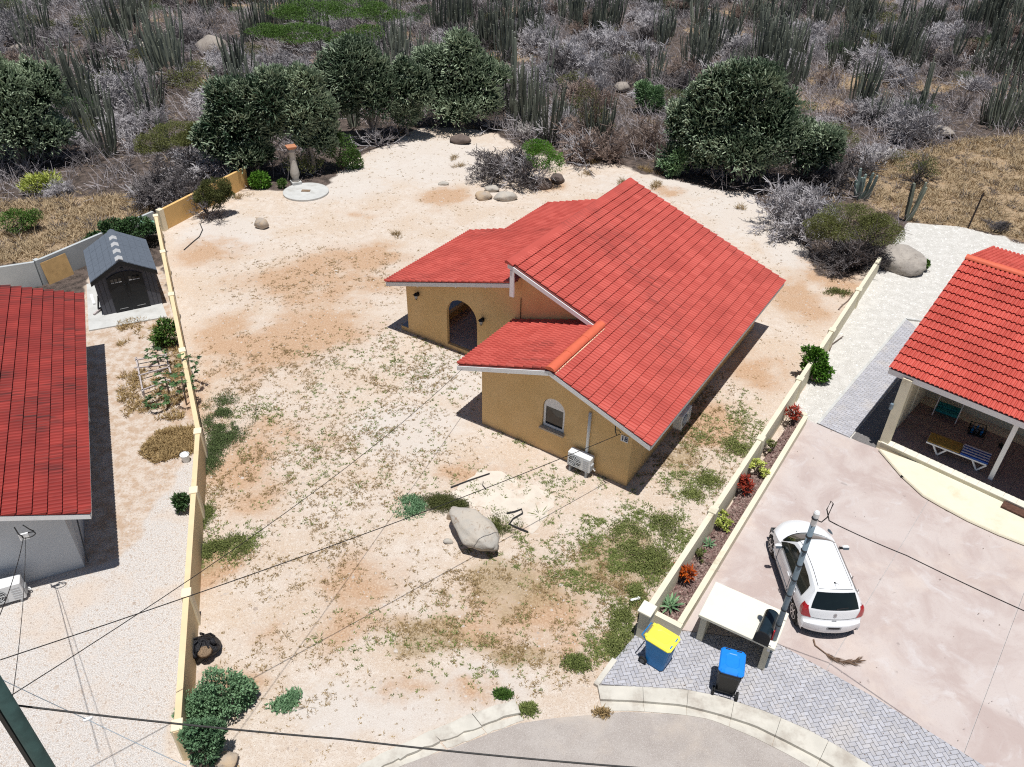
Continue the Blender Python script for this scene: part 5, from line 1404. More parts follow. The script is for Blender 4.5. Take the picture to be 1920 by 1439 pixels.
leafy('shrub', (1165, 1215), [(1170, 1165, 30, 50), (1155, 1215, 26, 26), (1190, 1120, 26, 36), (1215, 1045, 50, 46), (1180, 1010, 44, 36), (1245, 985, 34, 26)], 10500, .06, .026, 'leaf_weed2', 'long patch of green weeds along the front part of the right wall', 'shrub', 46, shell=.2, flat=.45)
leafy('shrub', (1345, 850), [(1385, 840, 34, 24), (1330, 900, 28, 16), (1300, 930, 24, 14)], 3000, .07, .025, 'leaf_weed2', 'low green weeds along the right wall', 'shrub', 47, flat=.45)
leafy('shrub', (1572, 552), [(1570, 550, 26, 8)], 500, .11, .03, 'leaf_olive', 'flat green weed beside a dead branch at the right wall', 'shrub', 48, flat=.45)
leafy('shrub', (545, 1330), [(530, 1322, 26, 14), (548, 1310, 14, 14)], 700, .11, .05, 'leaf_blue', 'small trailing weed right of the large blue green bush', 'shrub', 49, flat=.45)
leafy('shrub', (990, 1338), [(990, 1332, 20, 12)], 420, .12, .03, 'weed_green', 'weed growing out of the broken kerb', 'shrub', 50, flat=.45)
leafy('shrub', (944, 1307), [(944, 1303, 16, 9)], 500, .10, .04, 'leaf_green', 'green weed just above the broken kerb', 'shrub', 51, flat=.45)
leafy('shrub', (1078, 1250), [(1082, 1245, 28, 16)], 700, .11, .03, 'weed_green', 'brownish green weed near the corner of the grey paving', 'shrub', 52, flat=.45)
leafy('shrub', (1130, 1340), [(1130, 1338, 18, 9)], 200, .13, .025, 'weed_dry', 'dry spreading weed on the sand covered kerb', 'shrub', 53, flat=.45)
rng = np.random.default_rng(200)
TV = {m_: [twig_mesh('dry_bush', rng, 1.8, 1.6, mt[m_], 11, 4, 5, 1.0, .03, .011, keep=.95)[0] for _ in range(3)] for m_ in ('twig_grey', 'twig_brown', 'twig_dark')}
TV['twig_bleached'] = [twig_mesh('dry_bush', rng, 1.8, 1.6, mt['twig_bleached'], n_, 3, 4, 1.0, .07, .014)[0] for n_ in (4, 6)]
# low dry bushes one can tell apart
def dry_bush(base_px, top_px, w_px, mat, label, seed, cat='shrub', keep=1.0, group=None, stems=10, lv=5, r0=.035):
    g = G(*base_px); H = max(.3, height_over(g, *top_px)); R = width_at(g, w_px / 2)
    return put('dry_bush', TV[mat][seed % len(TV[mat])], (g.x, g.y, 0), label, cat, group, (R * .8 / 1.8, R * .8 / 1.8, H * .8 / 1.6))
dry_bush((952, 340), (940, 262), 205, 'twig_dark', 'dark leafless bush of the half dry shrub above the tan rocks', 61)
dry_bush((1500, 400), (1510, 338), 150, 'twig_grey', 'grey leafless bush left of the wide olive bush', 62)
dry_bush((1590, 505), (1560, 440), 170, 'twig_dark', 'dark tangle of dead twigs under the wide olive bush', 63)
dry_bush((320, 380), (320, 295), 190, 'twig_dark', 'dark dead thicket behind the yellow ochre wall', 64)
dry_bush((240, 200), (240, 110), 200, 'twig_grey', 'broad lilac grey leafless bush above the cacti on the left', 65)
dry_bush((545, 130), (540, 90), 110, 'twig_grey', 'lilac grey leafless bush left of the flat crowned trees', 66)
dry_bush((1500, 110), (1490, 55), 110, 'twig_grey', 'pale flat topped leafless bush above the largest succulent tree', 67)
dry_bush((1145, 100), (1150, 40), 130, 'twig_grey', 'lilac leafless bush at the top right of the lot', 68)
dry_bush((1040, 240), (1040, 175), 110, 'twig_grey', 'pale leafless bush with white dead branches beside the sand', 69)
dry_bush((1200, 285), (1195, 215), 120, 'twig_brown', 'brown feathery dead bush left of the largest tree', 70)
dry_bush((1655, 300), (1640, 265), 110, 'twig_grey', 'leafless bush with bleached branches in the right scrub', 71)
dry_bush((1860, 130), (1830, 75), 130, 'twig_grey', 'bleached branching bush near the top right corner', 72)
dry_bush((115, 365), (110, 330), 80, 'twig_grey', 'bleached fallen branches beside the yellow green shrub', 73)
dry_bush((1870, 430), (1860, 405), 70, 'twig_dark', 'small dark dry bush in the golden grass right of the steel post', 74)

dry_bush((1655, 305), (1640, 262), 110, 'twig_bleached', 'bleached dead branches above the corner of the golden grass', 81, 'dead shrub', stems=5, lv=4, r0=.06)
dry_bush((985, 265), (985, 195), 90, 'twig_bleached', 'white dead branches at the edge of the sand above the dark hump boulder', 82, 'dead shrub', stems=5, lv=4, r0=.06)
dry_bush((1022, 265), (1020, 205), 70, 'twig_bleached', 'forked white dead branch right of the other white branches', 83, 'dead shrub', stems=3, lv=4, r0=.07)
dry_bush((1855, 130), (1840, 68), 140, 'twig_bleached', 'bleached spreading dead tree near the top right corner', 84, 'dead shrub', stems=6, lv=4, r0=.07)
dry_bush((270, 375), (270, 325), 90, 'twig_bleached', 'pale dead branches in the dark thicket behind the ochre wall', 85, 'dead shrub', stems=5, lv=4, r0=.05)
dry_bush((600, 90), (585, 48), 110, 'twig_bleached', 'pale bare branches under the flat crowned trees', 86, 'dead shrub', stems=6, lv=4, r0=.06)
# straw tufts standing on the white sand
rng = np.random.default_rng(61)
tp_ = np.array([tuple(G(x + rng.normal() * 5, y + rng.normal() * 2.5).xy) for x, y in ((1172, 350), (1165, 345), (1226, 352), (1232, 346), (1215, 322), (1205, 318), (1240, 325), (1113, 306), (1100, 328), (1390, 392), (850, 300), (860, 312), (450, 372), (745, 440)) for _ in range(9)])
V, F, t = blades(np.column_stack([tp_, np.zeros(len(tp_))]), 14, np.full(len(tp_), .34), .02, rng, .9, .8)
stuff('straw_tufts', np_mesh('straw_tufts', V, [F], mt['weed_dry'], t), 'straw coloured grass tufts on the pale sand behind the red roof')

# ------------------------------------------------------------------ cacti
rng = np.random.default_rng(100)
CV = [cactus_mesh('column_cactus', rng, 4.5, n_, ln, .058, mt['cactus'], sp) for n_, ln, sp in ((34, .24, .9), (22, .38, .6), (42, .15, 1.1), (18, .48, .5), (30, .30, .8), (9, .2, .4), (50, .28, 1.3))]
CB = cactus_mesh('column_cactus', rng, 2.2, 14, .3, .12, mt['cactus_blue'], .5)
def cact(base_px, top_py, var, label, wide=1.0, group=None, me=None, ref=4.5):
    g = G(*base_px); H = height_over(g, base_px[0], top_py)
    s = H / ref * 1.05
    return put('column_cactus', me or CV[var], (g.x, g.y, ground_z(np.array([g.x]), np.array([g.y]))[0]), label, 'cactus', group or 'column cacti in the scrub', (s * wide, s * wide, s))
for args in [((120, 155), 60, 1, 'grey green cactus clump above the tree cut off by the left edge'), ((198, 290), 172, 4, 'cactus clump with black curved stems left of the umbrella bush'),
    ((322, 150), 15, 6, 'largest dark cactus stand at the upper left'), ((248, 110), 20, 3, 'splayed grey cactus left of the largest dark stand'), ((445, 150), 85, 0, 'cactus clump beside the upper left boulder'),
    ((300, 205), 135, 1, 'cactus in the lilac grey leafless bush'), ((262, 235), 165, 5, 'thin cactus below the lilac grey bush'), ((735, 100), 30, 4, 'pale cactus clump over the whitish succulent tree'),
    ((830, 70), -25, 2, 'dense cactus stand at the top edge left of centre'), ((945, 120), 28, 0, 'cactus clump with two tall poles behind the rounded succulent tree'), ((968, 200), 55, 5, 'two tall brown cactus poles beside the leafless bushes'),
    ((1225, 160), 75, 1, 'fan shaped pale cactus left of the small round succulent bush'), ((1255, 75), 5, 1, 'splayed cactus above the fan shaped one'), ((1120, 275), 180, 4, 'brown cactus clump at the edge of the sand'),
    ((1395, 130), 85, 2, 'pale stubby cactus stand right behind the largest tree'), ((1300, 105), 40, 0, 'cactus row at the top right of centre'), ((1430, 95), 0, 0, 'dark cactus clump above the pale stubby stand'),
    ((1500, 165), 70, 5, 'dark cactus stems under the pale flat topped bush'), ((1585, 100), 25, 4, 'curved dark cactus clump in the middle of the right scrub'), ((1680, 120), 20, 6, 'large leaning cactus stand in the right scrub'),
    ((1880, 240), 120, 6, 'big cactus stand at the right edge'), ((1850, 60), -40, 2, 'tall cactus stand in the top right corner'), ((1605, 205), 130, 5, 'thin grey cactus in the brown right scrub'), ((1640, 235), 165, 3, 'short brown cactus in the right scrub'), ((1230, 320), 265, 5, 'small cactus beside the left foot of the largest tree'), ((1600, 45), -10, 0, 'dark cactus clump at the top edge right of centre'), ((560, 150), 110, 5, 'pair of thin cactus stems in the left scrub'), ((1550, 215), 195, 5, 'short cactus stub right of the largest tree')]:
    cact(*args)
cact((1612, 372), 318, 0, 'short blue green cactus cluster behind the wide olive bush', me=CB, ref=2.2)
g = G(1700, 415); mm = cactus_mesh('column_cactus', np.random.default_rng(4), 2.3, 3, .25, .13, mt['cactus'], .12)
put('column_cactus', mm, (g.x, g.y, 0), 'single leaning dark cactus at the corner of the white gravel', 'cactus', 'column cacti in the scrub', 1.0, 0.3)
# the crowded rest
fill_rng = np.random.default_rng(55)
def avoid(x, y):
    return OUT(x, y) * (1 - poly_mask(x, y, GOLD1, .5)) * (1 - poly_mask(x, y, GOLD2, .5)) * (1 - poly_mask(x, y, EDGE1, .1)) * (1 - poly_mask(x, y, EDGE2, .1))
EDGE1 = GL([(1690, 400), (1800, 330), (2000, 260), (2000, 520), (1800, 440)]); EDGE2 = GL([(590, 262), (700, 248), (700, 335), (590, 345)])
def seen(x, y, m_=40):
    P_ = np.stack([x, y, 0 * x], 1) - np.array([0, 0, CAM_Z]); w = P_ @ np.array(fw)
    u = 960 + FOCAL * (P_ @ np.array(rt)) / w; v = 719.5 - FOCAL * (P_ @ np.array(up)) / w
    return (u > -m_) & (u < 1920 + m_) & (v > -25) & (w > 0), u, v
ZONES = [((20, 180), 'above the tree at the left edge'), ((110, 40), 'in the top left corner'), ((300, 60), 'around the largest dark cactus stand'), ((200, 240), 'below the lilac bush on the left'), ((330, 330), 'behind the yellow ochre wall'), ((470, 60), 'left of the flat crowned green trees'),
    ((470, 130), 'above the tree left of the pedestal'), ((620, 40), 'among the flat crowned green trees'), ((760, 60), 'behind the whitish succulent tree'), ((880, 50), 'above the rounded succulent tree'), ((1010, 60), 'around the two tall cactus poles'), ((1040, 200), 'behind the half dry shrub'),
    ((1130, 60), 'above the lilac bush at the top right'), ((1200, 240), 'left of the largest succulent tree'), ((1270, 60), 'around the splayed upper cactus'), ((1400, 60), 'high above the largest succulent tree'), ((1520, 110), 'under the pale flat topped bush'), ((1550, 40), 'at the top edge right of centre'),
    ((1620, 170), 'in the brown right scrub'), ((1700, 60), 'around the large leaning cactus stand'), ((1650, 280), 'above the golden grass on the right'), ((1800, 160), 'left of the big stand at the right edge'), ((1860, 40), 'in the top right corner'), ((1880, 260), 'at the right edge above the golden grass')]
def where(u, v):
    return min(ZONES, key=lambda z: (z[0][0] - u) ** 2 + 2.5 * (z[0][1] - v) ** 2)[1]
SH = ['dense upright', 'splayed', 'broad crowded', 'wide open', 'many stemmed', 'sparse thin', 'massive crowded']
pc = sample(SCRUB, 900, fill_rng, lambda x, y: avoid(x, y) * np.clip((y - 46) / 9, 0, 1) * np.clip(vnoise(x, y, .12, 61) * 3 - .9, .12, 1) * seen(x, y)[0])[:262]
_, uu, vv = seen(pc[:, 0], pc[:, 1])
for (x, y), u, v in zip(pc, uu, vv):
    s = fill_rng.uniform(.48, 1.1); k_ = int(fill_rng.integers(0, 7))
    w_ = 'tall' if s > .9 else ('short' if s < .65 else 'medium height')
    put('column_cactus', CV[k_], (x, y, ground_z(np.array([x]), np.array([y]))[0]), f'{w_} {SH[k_]} column cactus {where(u, v)}', 'cactus', 'crowded column cacti of the hillside', (s * fill_rng.uniform(.85, 1.2),) * 2 + (s,))
dens_b = lambda x, y: avoid(x, y) * np.clip(vnoise(x, y, .2, 71) * 2.6 - .4, .25, 1) * seen(x, y)[0]
pb = sample(SCRUB, 295, fill_rng, dens_b)
CN = {'twig_grey': 'lilac grey', 'twig_brown': 'brown', 'twig_dark': 'dark'}
_, uu, vv = seen(pb[:, 0], pb[:, 1])
for (x, y), u, v in zip(pb, uu, vv):
    f_ = float(vnoise(np.array([x]), np.array([y]), .09, 81)[0]) + fill_rng.normal() * .10
    mk = 'twig_grey' if f_ > .5 else ('twig_brown' if f_ > .41 else 'twig_dark')
    s = fill_rng.uniform(.65, 1.5); fl = fill_rng.uniform(.6, 1.1)
    w_ = ('low ' if fl < .75 else '') + ('wide' if s > 1.2 else ('small' if s < .9 else 'rounded'))
    put('dry_bush', TV[mk][int(fill_rng.integers(0, 3))], (x, y, ground_z(np.array([x]), np.array([y]))[0]), f'{w_} {CN[mk]} leafless bush {where(u, v)}', 'shrub', CN[mk] + ' leafless hillside bushes', (s, s, s * fl))
rng = np.random.default_rng(201)
gl_ = [leaf_mesh('hill_bush', rng, [(0, 0, .8, 1.3, 1.3, .5), (.6, .3, 1.0, .8, .8, .4), (-.5, .2, .9, .8, .9, .4)], 1500, .12, .04, mt[m_], shell=.4) for m_ in ('leaf_olive', 'leaf_olive', 'leaf_dark')]
pg = sample(SCRUB, 120, fill_rng, lambda x, y: avoid(x, y) * np.clip((y - 44) / 8, 0, 1) * np.clip(vnoise(x, y, .1, 91) * 4 - 1.8, .05, 1) * seen(x, y)[0])
_, uu, vv = seen(pg[:, 0], pg[:, 1])
for (x, y), u, v in zip(pg, uu, vv):
    s = fill_rng.uniform(.6, 1.2); k_ = int(fill_rng.integers(0, 3))
    put('shrub', gl_[k_], (x, y, ground_z(np.array([x]), np.array([y]))[0]), f"{'wide' if s > .95 else ('small' if s < .75 else 'rounded')} {'olive' if k_ < 2 else 'dark green'} leafy bush {where(u, v)}", 'shrub', 'leafy hillside bushes', s)
# the bushes beyond the nearest three hundred: one mass
ps = sample(SCRUB, 430, fill_rng, lambda x, y: avoid(x, y) * np.clip((y - 35) / 7, 0, 1) * seen(x, y, 260)[0])
zs_ = ground_z(ps[:, 0], ps[:, 1]); V_ = []; Q_ = []; T_ = []; n0 = 0
simple = []
for q in range(4):
    segs, _t = branch_levels(np.random.default_rng(300 + q), 1.7, 1.5, 8, 4, 3, 1.0, .028)
    pa_ = [prisms(np.maximum(a, [-9, -9, 0]), np.maximum(b_, [-9, -9, .02]), np.maximum(r0, .014), np.maximum(r1, .012), 3) for a, b_, r0, r1, lv in segs]
    simple.append(join([(v, f, t, np.zeros(len(v))) for v, f, t, k_ in pa_])[:2])
for (x, y), z in zip(ps, zs_):
    v, f = simple[int(fill_rng.integers(0, 4))]; s = fill_rng.uniform(.8, 1.75); a = fill_rng.uniform(0, 6.28); c_, s_ = math.cos(a), math.sin(a)
    V_.append(np.column_stack([(v[:, 0] * c_ - v[:, 1] * s_) * s + x, (v[:, 0] * s_ + v[:, 1] * c_) * s + y, v[:, 2] * s * .85 + z])); Q_.append(f + n0); n0 += len(v)
    T_.append(np.clip(np.full(len(v), fill_rng.random() * .6) + fill_rng.random(len(v)) * .4, 0, 1))
half_ = len(V_) // 2; nh = sum(len(v) for v in V_[:half_])
stuff('scrub_thicket', np_mesh('scrub_thicket', np.concatenate(V_[:half_]), [np.concatenate(Q_[:half_])], mt['twig_grey'], np.concatenate(T_[:half_])), 'grey thicket of dead twigs filling the hillside')
stuff('scrub_thicket', np_mesh('scrub_thicket', np.concatenate(V_[half_:]), [np.concatenate(Q_[half_:]) - nh], mt['twig_dark'], np.concatenate(T_[half_:])), 'dark thicket of dead twigs filling the hillside')
# undergrowth of fine twigs and litter: one mass
pu = sample(SCRUB, 4600, fill_rng, lambda x, y: avoid(x, y) * np.clip(vnoise(x, y, .25, 95) * 2.4 - .45, .1, 1) * seen(x, y, 220)[0])
zu = ground_z(pu[:, 0], pu[:, 1]); nU = 16
C = np.repeat(np.column_stack([pu, zu]), nU, 0); mU = len(C)
a = fill_rng.uniform(0, 6.28, mU); el = fill_rng.uniform(.1, 1.3, mU); Ls = fill_rng.uniform(.3, 1.3, mU)
P0 = C + np.column_stack([fill_rng.normal(0, .45, (mU, 2)), np.abs(fill_rng.normal(0, .3, mU))]); P1 = P0 + np.column_stack([np.cos(a) * np.cos(el), np.sin(a) * np.cos(el), np.sin(el)]) * Ls[:, None]
v, q, t, k_ = prisms(P0, P1, .014, .008, 3)
stuff('undergrowth', np_mesh('undergrowth', v, [q], mt['twig_mix'], np.repeat(np.repeat(fill_rng.random(len(pu)), nU) * .6 + fill_rng.random(mU) * .4, k_)), 'tangle of thin dead twigs between the scrub bushes')

# ------------------------------------------------------------------ garden shed on its slab
S0 = Vector((-17.70, 29.32, 0)); SA = math.atan2(30.48 - 29.32, 2.11)
m = MB(); m.prism([ccw(GL([(167, 622), (314, 596), (285, 520), (163, 535)]))], -.05, .06)
tag(m.build('concrete_slab', mt['concrete']), 'pale concrete slab under the plastic shed', kind='structure')
shed = empty('garden_shed', (S0.x, S0.y, .06), SA, 'grey plastic garden shed with black double doors beside the cream wall', 'shed')
W_, DP, EH, AH = 2.40, 3.1, 1.70, 2.38
m = MB(); vwall(m, [[(0, 0), (W_, 0), (W_, EH), (W_ / 2, AH - .06), (0, EH)]], -.06, 0); m.build('wall', mt['shed_wall'], shed)
m = MB(); m.box((.03, DP / 2, EH / 2), (.06, DP - .13, EH)); m.build('wall', mt['shed_wall'], shed)
m = MB(); m.box((W_ - .03, DP / 2, EH / 2), (.06, DP - .13, EH)); m.build('wall', mt['shed_wall'], shed)
m = MB(); vwall(m, [[(0, 0), (W_, 0), (W_, EH), (W_ / 2, AH - .06), (0, EH)]], -DP, -DP + .06); m.build('wall', mt['shed_wall'], shed)
for s_ in (0, 1):      # recessed grooves of the wall panels
    m = MB()
    for q in (.15, .33):
        x = q if s_ == 0 else W_ - q
        m.box((x, -.004, EH / 2), (.014, .008, EH - .1))
    m.build('panel_rib', mt['shed_door'], shed)
sroof = empty('roof', (0, 0, 0), parent=shed)
sk = (AH - EH) / (W_ / 2)
zs = lambda x: AH - abs(x - W_ / 2) * sk
for sgn in (-1, 1):
    xe = W_ / 2 + sgn * (W_ / 2 + .12)
    m = MB(); pts = [(W_ / 2, -.16), (xe, -.16), (xe, DP + .1), (W_ / 2, DP + .1)]
    m.prism([ccw(pts)], .06, -.02, lambda x, y, h: (x, y, zs(x) + h)); m.build('roof_panel', mt['slate_roof'], sroof)
    for c in range(5):
        for r_ in range(9):
            u0 = .04 + c * .252; m = MB()
            if c == 0 and r_ == 0:
                m.box((0, 0, 0), (.246, .355, .02)); shm = m.mesh('shingle', mt['slate_roof'])
            o = link('shingle', shm, sroof); x = W_ / 2 + sgn * (u0 + .126)
            o.location = (x, -.15 + .18 + r_ * .362, zs(x) + .072 + rnd.uniform(-.003, .003)); o.rotation_euler = (0, sgn * math.atan(sk) + sgn * .03, 0)
    m = MB(); vwall(m, [[(W_ / 2, zs(W_ / 2) + .05), (xe, zs(xe) + .05), (xe, zs(xe) - .14), (W_ / 2, zs(W_ / 2) - .14)][::sgn]], .12, .17); m.build('verge_board', mt['shed_door'], sroof, True)
for i in range(9):
    m = MB(); m.prism([[(-.15, -.08), (0, 0), (.15, -.08), (.15, -.04), (0, .04), (-.15, -.04)]], 0, .362, lambda x, y, h: (x, h, y))
    o = m.build('ridge_cap', mt['shed_light'] if i % 2 == 0 and i < 8 else mt['slate_roof'], sroof, True); o.location = (W_ / 2, -.16 + i * .362, AH + .10); 
for s_ in (-1, 1):
    dr = empty('door', (0, 0, 0), parent=shed)
    x0, x1 = (W_ / 2 - .70, W_ / 2 - .01) if s_ < 0 else (W_ / 2 + .01, W_ / 2 + .70)
    hA = lambda x: 1.86 - .22 * ((x - W_ / 2) / .7) ** 2
    top = [(x1 + (x0 - x1) * i / 6, hA(x1 + (x0 - x1) * i / 6)) for i in range(7)]
    m = MB(); vwall(m, [[(x0, .05), (x1, .05)] + top], .004, .045); m.build('leaf', mt['shed_door'], dr)
    m = MB()
    for q in range(3): m.box(((x0 + x1) / 2 - .15 + q * .15, -.05, 1.52), (.11, .012, .16))
    m.build('window', mt['glass'], dr)
    m = MB()
    for q in range(3): m.box(((x0 + x1) / 2 - .15 + q * .15, -.06, 1.43), (.12, .03, .03))
    m.build('window_ledge', mt['shed_light'], dr)
    m = MB(); m.box(((x0 + x1) / 2, -.048, .16), (.34, .008, .02)); m.build('trim', mt['shed_light'], dr)
    m = MB(); m.box((W_ / 2 + s_ * .07, -.075, 1.12), (.035, .04, .3)); m.box((W_ / 2 + s_ * .07, -.07, 1.25), (.05, .05, .05)); m.build('handle', mt['black'], dr)
m = MB(); m.lathe([(.04, 0), (.07, .03), (.05, .09)], (W_ / 2, -.12, 2.0), 8); m.build('gable_lamp', mt['black'], shed)
m = MB(); m.box((0, 0, .04), (.10, .95, .05)); o = m.build('white_plank', mt['white']); g = G(175, 565); o.location = (g.x, g.y, .06); o.rotation_euler = (0, 0, SA + .05); tag(o, 'white plank lying on the slab left of the shed', 'plank')
t = empty('timber_offcuts', tuple(G(190, 585)), SA, 'dark board leaning beside the front left corner of the shed', 'board')
m = MB(); m.box((-.02, .1, .36), (.05, .35, .6), mat=Matrix.Rotation(.25, 3, 'Y')); m.build('board', mt['black'], t)
m = MB(); m.bar((-.3, -.3, .10), (.05, .05, .14), .07); m.build('stick', mt['wood_grey'], t)
# plywood sheet against the grey wall
m = MB(); q_ = [Vector((-21.39, 32.00, 0)), Vector((-20.76, 33.08, 0))]; nw = Vector((.887, -.46, 0)); t_ = [p - nw * .16 + Vector((0, 0, 1.05)) for p in q_]
m.add([q_[0], q_[1], t_[1], t_[0]] + [p + nw * .022 for p in (q_[0], q_[1], t_[1], t_[0])], [[0, 1, 2, 3], [7, 6, 5, 4], [0, 4, 5, 1], [1, 5, 6, 2], [2, 6, 7, 3], [3, 7, 4, 0]])
o = m.build('plywood_sheet', mt['plywood'], None, True); tag(o, 'square plywood sheet leaning on the grey wall', 'plywood sheet')
# green water lily like lid behind the wall corner: round green basin
m = MB(); m.smooth = True; m.lathe([(.3, 0), (.36, .12), (.40, .16), (.34, .17), (.1, .13)], (0, 0, 0), 18); o = m.build('basin', plain('green_basin', (.22, .42, .30), .5)); g = G(276, 424, .75); o.location = (g.x, g.y, .75); tag(o, 'round pale green basin on the plants in the wall corner behind the shed', 'basin')
# wooden frame lying on the ground
fr = empty('wooden_frame', (*G(290, 702).xy, 0), 0, 'weathered grey wooden ladder frame lying in the left yard', 'wooden frame')
c0 = G(290, 702)
def fp(px, py, z=.22): q = G(px, py, z); return (q.x - c0.x, q.y - c0.y, z)
for a, b_ in (((255, 672), (268, 735)), ((310, 664), (320, 700)), ((253, 676), (314, 664)), ((252, 690), (318, 684)), ((258, 705), (318, 688)), ((264, 733), (318, 712))):
    m = MB(); m.bar(fp(*a), fp(*b_), .055, .04); m.build('bar', mt['wood_grey'], fr)
for a in ((255, 672), (310, 664), (268, 735), (318, 714)):
    m = MB(); q = fp(*a); m.bar((q[0], q[1], 0), (q[0], q[1], .26), .06); m.build('leg', mt['wood_grey'], fr)
# bucket by the wall
m = MB(); m.smooth = True; m.lathe([(.11, 0), (.15, .28), (.16, .30), (.13, .29), (.10, .06)], (0, 0, 0), 14); bk = m.build('bucket', mt['white_plastic']); g = G(355, 865); bk.location = (g.x - .1, g.y, 0); tag(bk, 'white bucket with thin handle at the foot of the left wall', 'bucket')
m = MB(); m.tube([(.16 * math.cos(a * .314), 0, .3 + .16 * math.sin(a * .314)) for a in range(11)], .007, 5); m.build('handle', mt['black'], bk)

# papaya seedlings along the left wall
def papaya(px, py, H, label, seed, lean=(0, 0), mat='leaf_dark'):
    r_ = np.random.default_rng(seed); g = G(px, py); o = empty('papaya_plant', (g.x, g.y, 0), 0, label, 'plant', 'young papaya plants by the left wall')
    top = Vector((lean[0], lean[1], H)); m = MB(); m.tube([(0, 0, 0), top * .5, top], [.03, .028, .02], 6); m.build('stem', mt['bark'], o)
    for i in range(11):
        a = i * 2.4; z = .55 + .45 * i / 11; d = Vector((math.cos(a), math.sin(a), .25)); p0 = top * z; p1 = p0 + d * .32
        C = []; D_ = []
        for q in range(7):
            aa = a + (q - 3) * .5; C.append(tuple(p1)); D_.append((math.cos(aa), math.sin(aa), r_.uniform(-.25, .1)))
        V, F = leafquads(np.array(C), np.array(D_), .20, .075, r_)
        link('leaf', np_mesh('leaf', V, [F], mt[mat], np.full(len(V), r_.random())), o)
papaya(345, 735, 1.5, 'papaya plant leaning over the cream wall above the frame', 1, (.45, .2))
papaya(300, 690, .75, 'papaya plant growing through the grey wooden frame', 2)
papaya(318, 740, .8, 'papaya plant at the near right corner of the wooden frame', 3)
papaya(350, 760, 1.3, 'papaya plant close to the bend of the left wall', 4, (.1, 0))
papaya(297, 765, .35, 'lowest small papaya seedling below the wooden frame', 5)

# ------------------------------------------------------------------ pedestal, disc, rocks
g = G(574, 362); m = MB(); m.lathe([(1.30, -.05), (1.30, .10), (1.27, .12)], (0, 0, 0), 40); o = m.build('concrete_disc', mt['concrete']); o.location = (g.x, g.y, 0); tag(o, 'round flat concrete disc beside the stone pedestal', 'disc')
m = MB(); m.box((0, 0, .13), (.5, .3, .025)); m.build('sand_patch', mt['soil_dry'], o)
g = G(556, 348); ped = empty('pedestal', (g.x, g.y, 0), .5, 'slim turned stone pedestal with a square terracotta top', 'pedestal')
m = MB(); m.box((0, 0, .14), (.56, .56, .28), bev=.02); m.build('plinth', mt['concrete'], ped)
m = MB(); m.smooth = True; m.lathe([(.22, .28), (.24, .34), (.17, .42), (.26, .62), (.27, .8), (.21, 1.2), (.17, 1.6), (.15, 1.95), (.20, 2.0), (.20, 2.06), (.16, 2.1), (.19, 2.2)], (0, 0, 0), 16); m.build('shaft', mt['stone_pale'], ped)
m = MB(); m.box((0, 0, 2.26), (.46, .46, .10), bev=.02); m.box((0, 0, 2.335), (.56, .56, .05)); m.build('top', mt['terracotta'], ped)
def rock(name, px, py, dims, mat, label, seed, cat='boulder', rz=0.0, tilt=(0, 0), z=0.0, group=None, sub=3, jag=.16):
    import bmesh
    from mathutils import noise
    r_ = np.random.default_rng(seed * 7 + 1); bm = bmesh.new(); nP = 13 if jag > .12 else 22
    for q in range(nP):
        zz = 1 - 2 * (q + .5) / nP; a = q * 2.39996 + r_.normal() * .35; rr = math.sqrt(max(0, 1 - zz * zz)); f = r_.uniform(.82, 1.08)
        bm.verts.new((rr * math.cos(a) * f, rr * math.sin(a) * f, zz * f))
    hull = bmesh.ops.convex_hull(bm, input=bm.verts)
    bmesh.ops.delete(bm, geom=[v for v in bm.verts if not v.link_faces], context='VERTS')
    bmesh.ops.triangulate(bm, faces=bm.faces)
    for q in range(3 if sub > 3 else 2):
        bmesh.ops.subdivide_edges(bm, edges=bm.edges, cuts=1, use_grid_fill=True)
        bmesh.ops.smooth_vert(bm, verts=bm.verts, factor=.30 if q == 0 else .42, use_axis_x=True, use_axis_y=True, use_axis_z=True)
    for v in bm.verts:
        p = v.co * 1.12; q_ = p * 1.3 + Vector((seed * 3.1, seed * 1.7, seed))
        p = p * (1 + .09 * noise.noise(q_ * 1.4) + .05 * noise.noise(q_ * 3.5) + .025 * noise.noise(q_ * 8) - .10 * max(0, .12 - abs(noise.noise(q_ * .8))) * 3)
        v.co = Vector((p.x * dims[0], p.y * dims[1], p.z * dims[2]))
    me = bpy.data.meshes.new(name); bm.to_mesh(me); bm.free(); me.materials.append(mt[mat])
    me.polygons.foreach_set('use_smooth', [True] * len(me.polygons))
    o = link(name, me); g = G(px, py); o.location = (g.x, g.y, z); o.rotation_euler = (tilt[0], tilt[1], rz); return tag(o, label, cat, group)
rock('boulder', 890, 1016, (1.22, .64, .46), 'rock_grey', 'largest grey boulder with flat faces lying in the middle of the sandy lot', 3, rz=-.66, tilt=(-.12, .10), z=.50, sub=4, jag=.15)
rock('stone', 852, 972, (.30, .16, .34), 'rock_tan', 'pointed tan stone behind the left end of the largest boulder', 5, 'stone', .4, z=.15)
rock('stone', 840, 1018, (.16, .12, .1), 'rock_grey', 'small stone propping the left end of the largest boulder', 6, 'stone', z=.05)
rock('stone', 492, 428, (.42, .36, .36), 'rock_tan', 'single round stone on the gravel right of the olive tree', 7, 'stone', z=.22)
rock('stone', 428, 1432, (.32, .26, .2), 'rock_tan', 'tan stone beside the large bush at the bottom edge', 8, 'stone', z=.12)
rock('boulder', 862, 268, (.85, .55, .42), 'rock_dark', 'dark brown hump shaped boulder at the top of the sand', 9, z=.22, rz=-.4)
rock('stone', 906, 373, (.62, .42, .36), 'rock_tan', 'rounded tan stone left in the group below the half dry shrub', 10, 'stone', z=.15)
rock('stone', 948, 374, (.85, .45, .36), 'rock_grey', 'long flat grey stone right in the group below the half dry shrub', 11, 'stone', z=.12, rz=.1)
